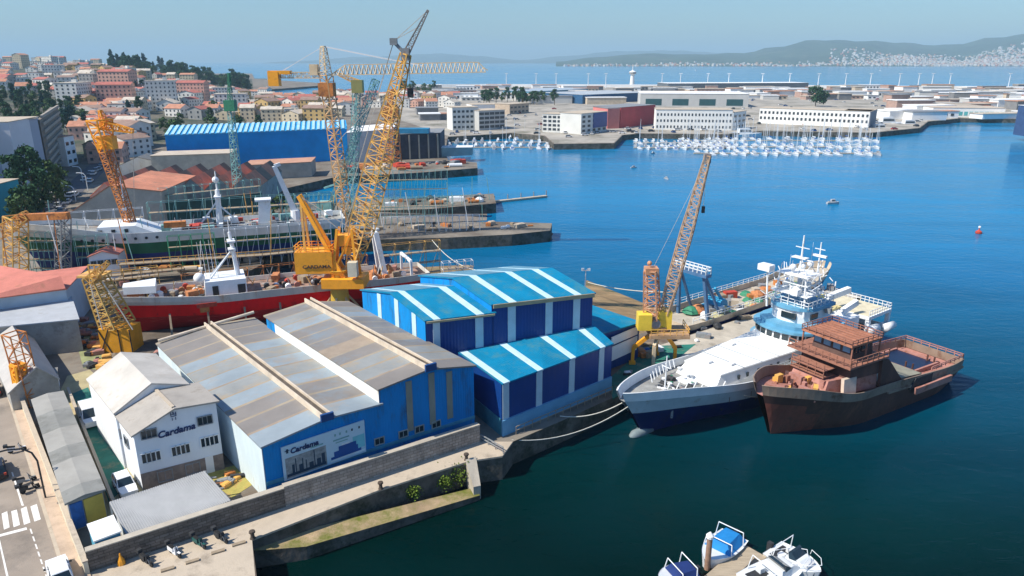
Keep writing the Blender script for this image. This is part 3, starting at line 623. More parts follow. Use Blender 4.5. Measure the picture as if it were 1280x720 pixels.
hall(rt, oA + oDn * (oDl * .335) - od * .2, oB + oDn * (oDl * .335) - od * 0.9, oDn * (oDl * .665), 3, [(0, ze + .3), (.52, zR + .9), (1, zr_ + .2)], white_b, [asb_l], over=.2)
M = MB(); a = oA + (oB - oA) * uR; M.beam((a.x, a.y, zR + .25), (a.x + oDn.x * oDl * .33, a.y + oDn.y * oDl * .33, zR + .25), .3, .15); M.build('ridge_cap', conc_l, rt)
for px, py, w_, h_ in ((186, 542, 1.35, .85), (256, 525, 1.35, .85)):
    p = WP(px, py, oA, oB); window(rt, oA, oB, U(p, oA, oB), p.z - h_ / 2, w_, h_, grey, glass, 2)
for px, py in ((189, 571), (226, 562), (262, 551)):
    p = WP(px, py, oA, oB); u = U(p, oA, oB)
    for k in range(4): window(rt, oA, oB, u + (k - 1.5) * .055, p.z - .5, .36, 1.0, whitec, glass, 0)
for px in (206, 242):
    p = WP(px, 590, oA, oB); window(rt, oA, oB, U(p, oA, oB), 3.5, 1.3, 1.1, grey, glass, 1)
M = MB(); p = WP(263, 585, oA, oB); u = U(p, oA, oB); vpanel(M, oA, oB, u - .05, u + .05, 3, 5, .03, .05); M.build('door', whitec, rt)
M = MB(); vpanel(M, oA, oB, 0, 1, 3, 4.9, .025, .03); 
M.build('plinth', mat('plinth_brown', (.25, .2, .17), .9, .3, 1), rt)
nv = mat('print_navy', (.01, .03, .12)); p = WP(220, 536, oA, oB); sl_ = (WP(240, 529, oA, oB).z - WP(200, 541, oA, oB).z) / (WP(240, 529, oA, oB).xy - WP(200, 541, oA, oB).xy).length
text_on_wall('Cardama', .98, oA, oB, U(p, oA, oB), p.z - .5, nv, rt, off=.06, shear=.2, offset=.025, slope=sl_ * .6)
M = MB(); p = WP(217, 521, oA, oB); u = U(p, oA, oB)
for du, z_, w_, h_ in ((-.03, .35, .01, .35), (.03, .35, .01, .35), (0, .1, .07, .07), (0, .45, .012, .3), (-.02, -.2, .008, .3), (.02, -.2, .008, .3), (0, .3, .05, .05)): vpanel(M, oA, oB, u + du - w_ / 2, u + du + w_ / 2, p.z + z_ - h_ / 2, p.z + z_ + h_ / 2, .05, .03)
M.build('emblem', nv, rt)
# left flank windows
lf0, lf1 = oA + oDn * oDl, oA - od * .0
for k in range(5): window(rt, lf0, oA, .12 + .17 * k, ze - 2.6, 1.3, 1.0, grey, glass, 1)
# ================================================================ SHIPS
def ship(name, label, stem, d, L, B, zs, bow_z, mid_z, st_z, zk, rk, bands, bw, deck_m, bul_m, tb=.3, stern_w=.75, wl=None, group=None, transom_rake=0, bul=1.0, deck_at=None):
    """local frame: x aft from the stem, -y towards the camera side, z above the water; bands: [(height fraction, material index)]"""
    rz = math.atan2(d[1], d[0]); rt = root(name, (stem[0], stem[1], zs), label, 'ship', group, local=True, rz=rz)
    nx = 40
    def sheer(t): return bow_z + (mid_z - bow_z) * ss(t / .35) if t < .35 else mid_z + (st_z - mid_z) * ss((t - .35) / .65)
    def wd(t): 
        a = math.sin(math.pi / 2 * min(1, (t + .004) / tb)) ** .62
        return B / 2 * a * (1 - (1 - stern_w) * max(0, (t - .78) / .22) ** 2.2)
    def prof(t, h):
        e = .95 + (.16 - .95) * ss(t / .38)
        if t > .8: e += .3 * ((t - .8) / .2) ** 1.5
        return max(h, 1e-4) ** e
    def xx(t, h): return t * L - rk * (h ** 1.3) * (1 - t) ** 4 + transom_rake * h * max(0, t - .9) * 10
    def pt(t, h, s): return (xx(t, h), s * wd(t) * prof(t, h), zk + h * (sheer(t) - zk))
    hs = sorted(set([0, .04, .1, .2, .3, .4, .5, .6, .7, .8, .9, 1] + [b[0] for b in bands]))
    def bi(h):
        for b, m in bands:
            if h <= b + 1e-6: return m
        return bands[-1][1]
    M = MB(); ts = [(i / nx) ** 1.25 for i in range(nx + 1)]
    for s in (-1, 1):
        for a, b in zip(ts, ts[1:]):
            for h0, h1 in zip(hs, hs[1:]):
                q = [pt(a, h0, s), pt(b, h0, s), pt(b, h1, s), pt(a, h1, s)]
                M.face(q if s < 0 else q[::-1], bi(h1))
    for h0, h1 in zip(hs, hs[1:]): M.face([pt(1, h0, -1), pt(1, h0, 1), pt(1, h1, 1), pt(1, h1, -1)], bi(h1))
    M.build('hull', bw, rt, smooth=True, weld=True)
    M = MB()
    for a, b in zip(ts, ts[1:]):
        q = [pt(a, .985, -1), pt(b, .985, -1), pt(b, .985, 1), pt(a, .985, 1)]; M.face(q)
    M.build('deck', deck_m, rt)
    M = MB(); th = .14
    for s in (-1, 1):
        for a, b in zip(ts, ts[1:]):
            def P(t, k, inn):
                x, y, z = pt(t, 1, s); hh = bul * (1.25 if t < .1 else 1.25 - .25 * ss((t - .1) / .2)); fl = .12 * k
                y2 = y + s * (fl - (th if inn else 0)); 
                if s * y2 < 0: y2 = 0
                return (x - (.5 * k * (1 - t) ** 10) + (th if inn and t < .02 else 0), y2, z + hh * k)
            M.face([P(a, 0, 0), P(b, 0, 0), P(b, 1, 0), P(a, 1, 0)][::(1 if s < 0 else -1)]); M.face([P(a, 0, 1), P(b, 0, 1), P(b, 1, 1), P(a, 1, 1)][::(-1 if s < 0 else 1)])
            M.face([P(a, 1, 0), P(b, 1, 0), P(b, 1, 1), P(a, 1, 1)][::(1 if s < 0 else -1)])
    x, y, z = pt(1, 1, 1); M.box((x, 0, z + bul / 2), (.14, 2 * y, bul)); M.build('bulwark', bul_m, rt)
    return rt, sheer, wd, xx
def block(M, x0, x1, w0, w1, z0, z1, fr=0, rr_=0, tw=1.0, m=0, mt=None):
    """deckhouse: w0/w1 widths fore/aft, fr/rr_ rake of the front/back at the top"""
    b = [(x0, -w0 / 2, z0), (x1, -w1 / 2, z0), (x1, w1 / 2, z0), (x0, w0 / 2, z0)]
    t = [(x0 + fr, -w0 / 2 * tw, z1), (x1 - rr_, -w1 / 2 * tw, z1), (x1 - rr_, w1 / 2 * tw, z1), (x0 + fr, w0 / 2 * tw, z1)]
    M.hexa(b, t, m)
def arcblock(M, x0, x1, w, z0, z1, R, m=0, fr=0, n=10):
    """deckhouse with rounded front"""
    P = [(x1, -w / 2), ] ; pts = []
    for i in range(n + 1):
        a = math.pi / 2 * (-1 + 2 * i / n); pts.append((x0 + R - R * math.cos(a), w / 2 * math.sin(a)))
    lo = [(x1, -w / 2)] + [p for p in pts][:] + [(x1, w / 2)]
    lo = [lo[0]] + pts + [lo[-1]]
    k = len(M.v); N = len(lo)
    M.v += [(x, y, z0) for x, y in lo] + [(x + (fr if 0 < i < N - 1 else 0), y, z1) for i, (x, y) in enumerate(lo)]
    for i in range(N):
        j = (i + 1) % N; M.f.append((k + j, k + i, k + N + i, k + N + j)); M.m.append(m)
    M.f.append(tuple(range(k + 2 * N - 1, k + N - 1, -1))); M.f.append(tuple(range(k, k + N))); M.m += [m, m]
    return lo
def piece(rt, name, m, fn, **kw):
    M = MB(); fn(M); return M.build(name, m, rt, **kw)
# ---------------------------------------------------------------- white and blue trawler
navy_h = mat('navy_hull', (.004, .016, .1), .35, .25, .25, rust=(.03, .035, .06), rust_amt=.25, stretch=(1, 1, .5)); pale_h = mat('pale_hull', (.5, .57, .62), .5, .1, .6, rust=(.36, .3, .25), rust_amt=.15)
deck_g = mat('deck_grey', (.3, .3, .28), .85, .3, .6, rust=(.3, .2, .13), rust_amt=.35)
ps = WP(778, 489, ax0, ax0 + axd); rk = -(V((ps.x, ps.y)) - ax0).dot(axd); print('trawler rake', rk, ps.z)
T, sh, wdf, xf = ship('trawler', 'white and navy trawler with a rounded blue-ringed bridge, moored along the wharf', ax0, axd, 51, 11, 0, ps.z - 1.2, 3.9, 3.4, -2.5, rk, [(.74, 0), (1.0, 1)], [navy_h, pale_h], deck_g, white, tb=.36, stern_w=.85)
def f(M):
    b = [(8.5, -3.4, 3.9), (31, -4.9, 3.4), (31, 4.9, 3.4), (8.5, 3.4, 3.9)]; t = [(10.5, -2.9, 5.9), (31, -4.6, 6.0), (31, 4.6, 6.0), (10.5, 2.9, 5.9)]; M.hexa(b, t)
    M.hexa([(10.2, -3.05, 5.9), (31, -4.7, 6.0), (31, 4.7, 6.0), (10.2, 3.05, 5.9)], [(10.3, -3.0, 6.02), (31, -4.6, 6.14), (31, 4.6, 6.14), (10.3, 3.0, 6.02)])
piece(T, 'superstructure', mat('ship_white', (.82, .82, .78), .6, .05, .5), f)
greyw = mat('ship_side_grey', (.4, .44, .46), .6, .15, .8)
for x in (13.5, 15.2, 17.5, 20, 21.5, 24, 26, 28.3):
    for s in (-1, 1):
        yy = s * (3.17 + (x - 8.5) / 22.5 * 1.53); piece(T, 'porthole', glass, lambda M: M.box((x, yy, 5.0), (.45, .14, .6), s * -.066 * -1))
def f(M): 
    for s in (-1,): M.hexa([(16, -4.28, 3.95), (16, -4.0, 3.95), (31, -4.9, 3.6), (31, -5.16, 3.6)], [(16, -4.2, 5.9), (16, -3.9, 5.9), (31, -4.7, 5.9), (31, -4.98, 5.9)])
piece(T, 'side_screen', greyw, lambda M: M.rail([(16, -4.9, 4.7), (24, -5.3, 4.7), (34, -5.4, 4.5)], 1, .03, 1.2))
bluer = mat('bridge_blue', (.12, .34, .5), .5, .1, .8, rust=(.3, .36, .4), rust_amt=.2)
def f(M):
    arcblock(M, 28.5, 40, 10.8, 6.6, 7.6, 3.8)
piece(T, 'bridge_base', bluer, f)
def f(M): arcblock(M, 29, 40, 9.4, 7.6, 9.4, 3.4, fr=.2)
bridge = piece(T, 'bridge', whitec, f)
n = 12
for i in range(n):
    a0 = math.pi / 2 * (-1 + 2 * (i + .12) / n); a1 = math.pi / 2 * (-1 + 2 * (i + .88) / n)
    q = [(29.12 + 3.4 - 3.46 * math.cos(a), 4.76 * math.sin(a)) for a in (a0, a1)]
    def f(M):
        M.face([(q[1][0], q[1][1], 8.3), (q[0][0], q[0][1], 8.3), (q[0][0], q[0][1], 9.15), (q[1][0], q[1][1], 9.15)])
    piece(bridge, 'window', glass, f)
piece(T, 'bridge_roof', bluer, lambda M: (arcblock(M, 28.7, 39.5, 10.4, 9.4, 9.75, 3.8), arcblock(M, 29.6, 39, 9, 9.75, 10.3, 3.4)))
def f(M):
    arcblock(M, 31.5, 38.5, 6.4, 10.3, 12.2, 2.4); 
piece(T, 'upper_house', whitec, f)
piece(T, 'upper_window', glass, lambda M: M.box((31.7, -.6, 11.3), (.6, 2.2, .9)))
piece(T, 'upper_window', glass, lambda M: M.box((34, -3.22, 11.3), (1.8, .12, .9)))
piece(T, 'bridge_dome', bluer, lambda M: arcblock(M, 31.2, 38.8, 7.2, 12.2, 12.7, 2.8))
piece(T, 'bridge_railing', white, lambda M: M.rail([(32, -3.3, 12.7), (38.5, -3.3, 12.7), (38.5, 3.3, 12.7), (32, 3.3, 12.7), (32, -3.3, 12.7)], 1, .04, 1))
# mast house: dense white lattice, antennas, radars
rq = random.Random(3)
def f(M):
    for x in (33, 36.5):
        for y in (-2.6, 2.6): M.tube((x, y, 12.7), (x + .3, y * .8, 18.4), .16, .12, 6)
    for z in (14, 15.6, 17.2, 18.4):
        for x in (33.1, 36.6): M.beam((x, -2.6, z), (x, 2.6, z), .12)
        for y in (-2.5, 2.5): M.beam((33.1, y, z), (36.6, y, z), .12)
    for k in range(60):
        x, y, z = rq.uniform(32.5, 39), rq.uniform(-4, 4), rq.uniform(12.7, 19); M.beam((x, y, z), (x + rq.uniform(-1.4, 1.4), y + rq.uniform(-1.4, 1.4), z + rq.uniform(.3, 1.8)), .09)
piece(T, 'mast_frame', white, f)
piece(T, 'platform', white, lambda M: M.box((34.8, 0, 15.7), (4.2, 6, .14)))
piece(T, 'platform', white, lambda M: M.box((34.8, 0, 18.5), (3.4, 4.6, .14)))
piece(T, 'mast', white, lambda M: (M.tube((35, 0, 18.4), (35, 0, 24), .2, .1), M.beam((35, -1.6, 20.5), (35, 1.6, 20.5), .12), M.beam((35, -1.1, 22.2), (35, 1.1, 22.2), .1), M.box((35, .2, 20.7), (1, 2.2, .15))))
piece(T, 'mast', white, lambda M: (M.tube((37, -1.6, 18.4), (37, -1.6, 23), .14, .09), M.box((37, -1.6, 21), (.4, 2.2, .3)), M.beam((36.9, -2.4, 22), (36.9, -.8, 22), .1)))
piece(T, 'lookout_post', white, lambda M: (M.tube((33.2, 3.6, 12.7), (33.2, 4.2, 18.8), .16, .12), M.box((33.2, 4.4, 18.6), (1.4, 2, .9))))
for k in range(6):
    x, y = rq.uniform(32.5, 38.5), rq.uniform(-3, 3); piece(T, 'antenna', white, lambda M: M.tube((x, y, 14), (x, y, rq.uniform(19, 23.5)), .05, .02, 5))
for k in range(5):
    x, y, z = rq.uniform(32.8, 37.5), rq.uniform(-2.6, 2.6), rq.choice((13.1, 16, 18.9)); piece(T, 'radome', whitec, lambda M: M.ball((x, y, z + .5), .5), smooth=True)
for k in range(5):
    x, y, z = rq.uniform(33, 37), rq.uniform(-2.6, 2.6), rq.choice((15.9, 18.7, 13)); piece(T, 'radar', white, lambda M: (M.tube((x, y, z), (x, y, z + .5), .12), M.box((x, y, z + .6), (.25, 1.9, .2), rq.uniform(0, 3))))
for k in range(22):
    x, y, z = rq.uniform(32.4, 39.4), rq.uniform(-3.8, 3.8), rq.choice((12.75, 15.8)); sx_, sz_ = rq.uniform(.4, 1.1), rq.uniform(.4, 1.1)
    piece(T, 'equipment_box', rq.choice((whitec, white, white, grey)), lambda M: M.box((x, y, z + sz_ / 2), (sx_, sx_, sz_), rq.uniform(0, 1)))
for c_ in T.children:
    b_ = c_.name.split('.')[0]
    if b_ in ('bridge_base', 'bridge', 'bridge_roof', 'upper_house', 'upper_window', 'bridge_dome', 'bridge_railing'): c_.location += V((-3.2, 0, -1.6))
    elif b_ in ('mast_frame', 'platform', 'mast', 'lookout_post', 'antenna', 'radome', 'radar', 'equipment_box'): c_.location += V((-4.0, 0, -2.9))
# aft
piece(T, 'aft_house', white, lambda M: block(M, 37, 43, 7.5, 7.5, 3.5, 7.4))
piece(T, 'aft_deck', mat('aft_yellow', (.62, .52, .25), .8, .2, 1), lambda M: M.box((41.5, 1.8, 7.6), (5, 4, .3)))
piece(T, 'yellow_locker', mat('bright_yellow', (.75, .6, .08), .5), lambda M: M.box((39.6, 1.5, 9), (1.6, 1.2, 2.4)))
piece(T, 'davit', white, lambda M: (M.beam((41, -2, 8), (44.2, -2.4, 9.0), .7, .9), M.beam((41, -2, 6), (41, -2, 8), .6)))
piece(T, 'deck_crane', white, lambda M: (M.beam((42.5, 1.5, 6), (42.5, 1.5, 9), .8), M.beam((42.5, 1.5, 9), (47, .5, 9.8), .8, .9)))
gantryT = piece(T, 'stern_gantry', white, lambda M: (M.box((47.5, 0, 6.9), (7, 9.6, .5)), [M.beam((x, y, 3.5), (x, y, 6.8), .6) for x in (44.4, 50.6) for y in (-4.5, 4.5)], M.beam((50.6, -4.5, 5), (44.4, -4.5, 5), .25)))
piece(gantryT, 'platform_floor', mat('platform_sand', (.6, .54, .38), .9, .15, 1), lambda M: M.box((47.5, 0, 7.18), (6.6, 9, .1)))
piece(gantryT, 'railing', white, lambda M: M.rail([(44.1, -4.7, 7.1), (50.9, -4.7, 7.1), (50.9, 4.7, 7.1), (44.1, 4.7, 7.1)], 1, .04, .7))
piece(T, 'mast_light', white, lambda M: M.tube((50, 4.5, 7.1), (50, 4.5, 9.6), .15, .1))
for k in range(6):
    x, y = rq.uniform(43.5, 49.5), rq.uniform(-3.5, 3.5); s_ = rq.uniform(.7, 1.6); piece(T, 'deck_gear', rq.choice((dark, blue_p, grey, white)), lambda M: M.box((x, y, 3.5 + s_ / 2), (s_, s_, s_), rq.uniform(0, 2)))
piece(T, 'life_raft', whitec, lambda M: (M.tube((47.5, -5.6, 4.8), (50.5, -5.6, 4.8), .75, .6, 10)), smooth=True)
piece(T, 'life_raft', whitec, lambda M: (M.tube((43.5, -5.2, 5.2), (46, -5.2, 5.2), .7, .7, 10)), smooth=True)
# fore deck
fz = 4.5
for k in range(9):
    for s in (-1, 1):
        t = .012 + k * .021; x = t * 51; y = s * (wdf(t) - .12); zz = sh(t); piece(T, 'bulwark_stay', white, lambda M: M.beam((x + .3, y, zz + 1.1), (x + .3, y - s * .4, zz + .05), .07, .14)) if y * s > 1 else None
for k in range(26):
    x = rq.uniform(2, 9.5); y = rq.uniform(-1, 1) * (wdf(x / 51) - 1.1); s_ = rq.uniform(.25, .8); piece(T, rq.choice(('bollard', 'fairlead', 'chain_pile', 'vent')), rq.choice((dark, grey, white, steel_w, green_p)), lambda M: M.lathe((x, y, 4.5), [(s_ * .6, 0), (s_ * .35, s_ * .5), (s_ * .5, s_), (.03, s_ * 1.1)], 8))
for x, y in ((12.2, .5), (14, -1.8), (20, 2.6)): piece(T, 'roof_hatch', whitec, lambda M: M.box((x, y, 6.2), (.9, .7, .3)))
for k in range(4): piece(T, 'plate_seam', greyw, lambda M: M.beam((14.5 + k * 3.6, -3.5 - k * .27, 6.15), (14.5 + k * 3.6, 3.5 + k * .27, 6.15), .07, .05))
for k in range(12):
    t = .12 + k * .06; ph_ = piece(T, 'hull_porthole', dark, lambda M: M.lathe((0, 0, 0), [(.16, 0), (.16, .06)], 8)); ph_.matrix_local = Matrix.Translation((t * 51, -wdf(t) * .97, 1.9)) @ Matrix.Rotation(math.pi / 2, 4, 'X')
for x, y in ((4, -1), (4, 1), (6, -1.6), (6, 1.6)):
    piece(T, 'winch', dark, lambda M: (M.tube((x, y - .5, 4.9), (x, y + .5, 4.9), .45, .45, 10), M.box((x, y, 4.45), (1.1, 1.3, .35))))
piece(T, 'hatch', white, lambda M: M.box((7.4, .2, 4.5), (1.6, 2.4, .9))); piece(T, 'fore_mast', white, lambda M: (M.tube((3, 0, 4), (3, 0, 9.5), .12, .07, 6), M.beam((3, -.6, 8), (3, .6, 8), .1)))
bb_ = piece(T, 'bulbous_bow', mat('bulb_grey', (.2, .25, .26), .7, .3, .5), lambda M: M.lathe((0, 0, 0), [(.02, 0), (.35, .2), (.65, .8), (.75, 2), (.75, 3.6)], 12), smooth=True)
bb_.matrix_local = Matrix.Translation((-3.0, 0, .05)) @ Matrix.Rotation(math.pi / 2, 4, 'Y')
piece(T, 'anchor', grey, lambda M: (M.box((2.2, -2.1, 2.6), (.2, .3, .9), .6), M.box((2.2, -2.1, 2.2), (.8, .25, .2), .6)))
for k in range(7):
    piece(T, 'draught_mark', whitec, lambda M: M.box((1.5 - k * .28, -(.55 + k * .1) - .05, -.0 + k * .42 + .3), (.22, .06, .12), -.5))
rr_ = random.Random(4)
for k in range(9):
    t = .2 + k * .075; h = rr_.uniform(.5, 1.6); piece(T, 'rust_run', mat('rust_run', (.22, .13, .09), .9, .3, 2), lambda M: M.box((t * 51, -wdf(t) - .02, 3.5 - h / 2), (rr_.uniform(.05, .16), .05, h)))
# ---------------------------------------------------------------- rusty unfinished vessel
r0 = G(966, 540, 0).xy; rd = (V((62.2, 99.2)) - r0).normalized()
ps = WP(951, 477, r0, r0 + rd); rkr = -(V((ps.x, ps.y)) - r0).dot(rd); print('rusty rake', rkr, ps.z)
prim = mat('primer_brown', (.1, .045, .035), .75, .3, .4, rust=(.2, .08, .05), rust_amt=.35, rscale=.3, stretch=(1, 1, .4)); prim_r = mat('primer_red', (.24, .07, .045), .75, .25, .4, rust=(.12, .05, .035), rust_amt=.35, stretch=(1, 1, .5)); prim_p = mat('primer_pink', (.42, .2, .16), .8, .2, .6, rust=(.28, .1, .05), rust_amt=.4, rscale=.8); prim_b = mat('primer_tan', (.27, .2, .15), .8, .2, .5, rust=(.15, .08, .05), rust_amt=.4)
RL = 34.5
rust_red = mat('rust_red', (.33, .15, .1), .8, .3, 1, rust=(.2, .08, .05), rust_amt=.4, rscale=1)
Rr, sh2, wd2, xf2 = ship('unfinished_ship', 'rust-red unfinished offshore vessel without paint, moored outside the white trawler', r0, rd, RL, 10.2, 0, ps.z - 1.6, 4.0, 3.0, -2.5, rkr, [(.82, 0), (1.0, 0)], [prim], prim_p, prim_b, tb=.26, stern_w=.86, bul=1.15)
def f(M):
    pass
# reddish boot topping panel at the bow
piece(Rr, 'rubbing_strake', prim_b, lambda M: [M.beam((xf2(a, 1), -wd2(a) - .1, sh2(a) - .1), (xf2(b, 1), -wd2(b) - .1, sh2(b) - .1), .22, .3) for a, b in ((.45, .6), (.6, .75), (.75, .9), (.9, 1))])
def f(M):
    ts = [0, .01, .03, .06, .1, .15]; L = RL
    for s in (-1, 1):
        for a, b in zip(ts, ts[1:]):
            for h0, h1 in ((.3, .5), (.5, .7), (.7, .86)):
                def pt(t, h):
                    e = .95 + (.16 - .95) * ss(t / .38); z = -2.5 + h * (sh2(t) + 2.5); return (t * L - rkr * (h ** 1.3) * (1 - t) ** 4 - .04, s * (wd2(t) * h ** e + .05), z)
                q = [pt(a, h0), pt(b, h0), pt(b, h1), pt(a, h1)]
                if (h1 <= .7 or b <= .12): M.face(q if s < 0 else q[::-1])
piece(Rr, 'bow_plating', prim_r, f)
def f(M): block(M, 5.2, 14, 5.5, 8.4, 4.5, 6.6, .9, 0, .95)
house = piece(Rr, 'deckhouse', prim_p, f)
piece(Rr, 'front_plate', mat('bare_panel', (.62, .5, .4), .7, .15, 1), lambda M: M.hexa([(7.4, -4.1, 4.6), (9.6, -4.3, 4.6), (9.6, -3.9, 4.6), (7.4, -3.7, 4.6)], [(7.6, -3.75, 6.9), (9.8, -3.95, 6.9), (9.8, -3.5, 6.9), (7.6, -3.3, 6.9)]))
piece(Rr, 'accommodation', prim, lambda M: block(M, 8.6, 15, 7.6, 8.8, 6.6, 8.6, .5, .8, .93))
piece(Rr, 'side_fairing', prim, lambda M: M.hexa([(14, -4.7, 4.2), (19.5, -4.7, 4.0), (19.5, -4.3, 4.0), (14, -4.3, 4.2)], [(14, -4.5, 8.3), (15.4, -4.5, 8.3), (15.4, -4.1, 8.3), (14, -4.1, 8.3)]))
piece(Rr, 'side_fairing', prim, lambda M: M.hexa([(14, 4.3, 4.2), (19.5, 4.3, 4.0), (19.5, 4.7, 4.0), (14, 4.7, 4.2)], [(14, 4.1, 8.3), (15.4, 4.1, 8.3), (15.4, 4.5, 8.3), (14, 4.5, 8.3)]))
piece(Rr, 'platform', rust_red, lambda M: M.box((11, 0, 8.75), (8, 9.4, .2)))
wh = piece(Rr, 'wheelhouse', mat('wheel_inner', (.1, .06, .05), .8, .3, 1), lambda M: block(M, 9.6, 13.6, 5.6, 6.4, 8.85, 11, .3, .2, .97))
for k in range(4): piece(wh, 'window', mat('film_blue', (.15, .35, .5), .3), lambda M: M.box((9.72, -2.1 + k * 1.4, 10.1), (.14, 1.0, .9)))
for k in range(3): piece(wh, 'window', glass, lambda M: M.box((10.6 + k * 1.2, -2.98, 10.1), (.8, .18, .9)))
piece(Rr, 'bridge_roof', mat('rust_roof', (.4, .17, .1), .85, .3, .8, rust=(.25, .1, .05), rust_amt=.4, rscale=1), lambda M: M.box((11.4, 0, 11.1), (6.2, 7.4, .25)))
piece(Rr, 'roof_grille', rust_red, lambda M: [M.beam((8.5 + k * .8, -3.6, 11.3), (8.5 + k * .8, 3.6, 11.3), .1) for k in range(8)])
piece(Rr, 'scaffold_rail', rust_red, lambda M: (M.rail([(7.2, -4.6, 8.85), (15, -4.6, 8.85)], 1, .05, 1), M.rail([(7.2, -4.6, 8.85), (7.2, 4.6, 8.85)], 1, .05, 1), M.rail([(8.3, -3.7, 11.2), (14.5, -3.7, 11.2), (14.5, 3.7, 11.2), (8.3, 3.7, 11.2), (8.3, -3.7, 11.2)], .7, .04, 1)))
for x in (8.6, 11.5, 14.3):
    for y in (-3.6, 3.6): piece(Rr, 'roof_post', rust_red, lambda M: M.beam((x, y, 8.8), (x, y, 11.2), .16))
for k in range(30):
    x, y = rq.uniform(1.5, 6.5), rq.uniform(-2.8, 2.8) ; s_ = rq.uniform(.4, 1.3); piece(Rr, rq.choice(('pipe_stub', 'deck_frame', 'bollard', 'winch_bed')), rq.choice((rust_red, prim_p, prim, yel2)), lambda M: M.box((x, y, 5.3 + s_ / 2), (s_ * rq.uniform(.4, 2), s_ * .5, s_), rq.choice((0, 1.57, .6))))
for z_ in (6.9, 7.8): piece(Rr, 'scaffold_plank', rust_red, lambda M: (M.box((6.8, .4, z_), (2.2, 5, .1)), M.rail([(5.8, -2, z_), (5.8, 2.8, z_)], .8, .04, 1)))
piece(Rr, 'hatch_cover', mat('grey_tarp', (.26, .25, .19), .8, .2, .5), lambda M: M.hexa([(15, -4.2, 4.5), (24, -4.4, 4.0), (24, 4.0, 4.0), (15, 4.2, 4.5)], [(15, -4.2, 5.0), (24, -4.4, 4.3), (24, 4.0, 4.3), (15, 4.2, 5.0)]))
piece(Rr, 'stern_well', mat('deep_well', (.008, .018, .05), .35, .2, 1), lambda M: M.box((28.2, .4, 3.3), (5.6, 5.8, .5)))
piece(Rr, 'well_coaming', prim_p, lambda M: (M.box((28.2, 3.5, 3.4), (6.4, .3, .7)), M.box((28.2, -2.7, 3.4), (6.4, .3, .7)), M.box((31.2, .4, 3.4), (.3, 6.4, .7)), M.box((25.2, .4, 3.4), (.3, 6.4, .7))))
for x, y in ((25.6, -2.2), (25.6, -1.2), (30.6, -2.4), (30.6, -1.4), (26.5, 3.6), (25.4, 3.6)): piece(Rr, 'mooring_post', prim, lambda M: M.tube((x, y, 3.2), (x, y, 4.5), .13, .13, 8))
piece(Rr, 'side_opening', dark, lambda M: M.hexa([(20, -5.34, 3.1), (25, -5.36, 2.9), (25, -5.1, 2.9), (20, -5.1, 3.1)], [(21, -5.38, 4.6), (25, -5.38, 4.5), (25, -5.1, 4.5), (21, -5.1, 4.6)]))
piece(Rr, 'side_gangway', prim_p, lambda M: (M.box((25, -5.7, 2.9), (8.5, .35, .9)), ))
piece(Rr, 'stern_rail', prim_p, lambda M: M.rail([(26, -4.6, 4.2), (RL, -4.3, 4.2), (RL, 4.3, 4.2), (22, 4.8, 4.4)], .6, .05, 1.2))
# ---------------------------------------------------------------- red trawler on the slipway
bR = V((-61.5, 109)); dR = (V((-16.5, 129)) - bR); LR = dR.length; dR.normalize()
red_h = mat('hull_red', (.85, .012, .015), .7, .2, .3, spec=.15, rust=(.3, .02, .02), rust_amt=.25, stretch=(1, 1, .4), rscale=.4); red_d = mat('hull_dark_red', (.42, .014, .016), .8, .3, .5, spec=.15, rust=(.4, .1, .08), rust_amt=.4, rscale=.5, stretch=(.4, 1, 2)); wht_h = mat('hull_white_worn', (.62, .6, .54), .7, .15, .5, rust=(.5, .27, .13), rust_amt=.22, rscale=.35, stretch=(1, 1, .3))
D1, sh3, wd3, xf3 = ship('red_trawler', 'old red trawler with a worn white rail, propped on the slipway behind the halls', bR, dR, LR, 9.4, 0, 8.8, 8.2, 7.6, 2.7, 2.4, [(.5, 1), (.9, 0), (1.0, 2)], [red_h, red_d, wht_h], mat('deck_rust', (.3, .18, .13), .9, .4, .8, rust=(.3, .3, .28), rust_amt=.4, rscale=.6), wht_h, tb=.3, stern_w=.8, bul=.75)
piece(D1, 'wheelhouse', white, lambda M: block(M, 11.5, 18, 6, 6.4, 8.4, 11.2, .3, 0, .95))
piece(D1, 'wheelhouse_door', dark, lambda M: M.box((13.2, -3.06, 9.6), (.9, .16, 1.7)))
piece(D1, 'wheelhouse_door', dark, lambda M: M.box((17.2, -3.1, 9.6), (1.2, .12, 1.5)))
mm = piece(D1, 'mast', white, lambda M: (M.tube((17, 0, 11), (16.4, 0, 18.5), .42, .25, 8), M.box((16.5, 0, 17), (1.2, 2.2, .3)), M.box((16.5, 0, 15.6), (1.2, 1.6, .3)), M.tube((16.4, 0, 18.5), (16.4, 0, 20.5), .1, .05), M.beam((12.5, -1, 11), (16.6, 0, 15.6), .22), M.beam((12.5, 1, 11), (16.6, 0, 15.6), .22)))
piece(D1, 'radome', whitec, lambda M: M.ball((11, -1.6, 11.7), .9, 10), smooth=True)
for k in range(5): piece(D1, 'antenna', white, lambda M: M.tube((11.5 + k * .6, -1 + (k % 2), 11.2), (11.3 + k * .6, -1 + (k % 2), 17.5), .05, .03, 5))
piece(D1, 'fore_house', white, lambda M: block(M, -1.2 + 1, 4.5, 2.4, 4.8, 10.2, 11.4))
for s in (-1, 1): piece(D1, 'stern_gantry_leg', white, lambda M: (M.beam((41.5, s * 2.2, 8.0), (40.5, s * .8, 16.2), .7, .9)))
piece(D1, 'stern_gantry_top', white, lambda M: (M.beam((40.5, -1.1, 16.1), (40.5, 1.1, 16.1), .6), M.tube((40.5, 0, 16.1), (40.4, 0, 18.5), .12, .06)))
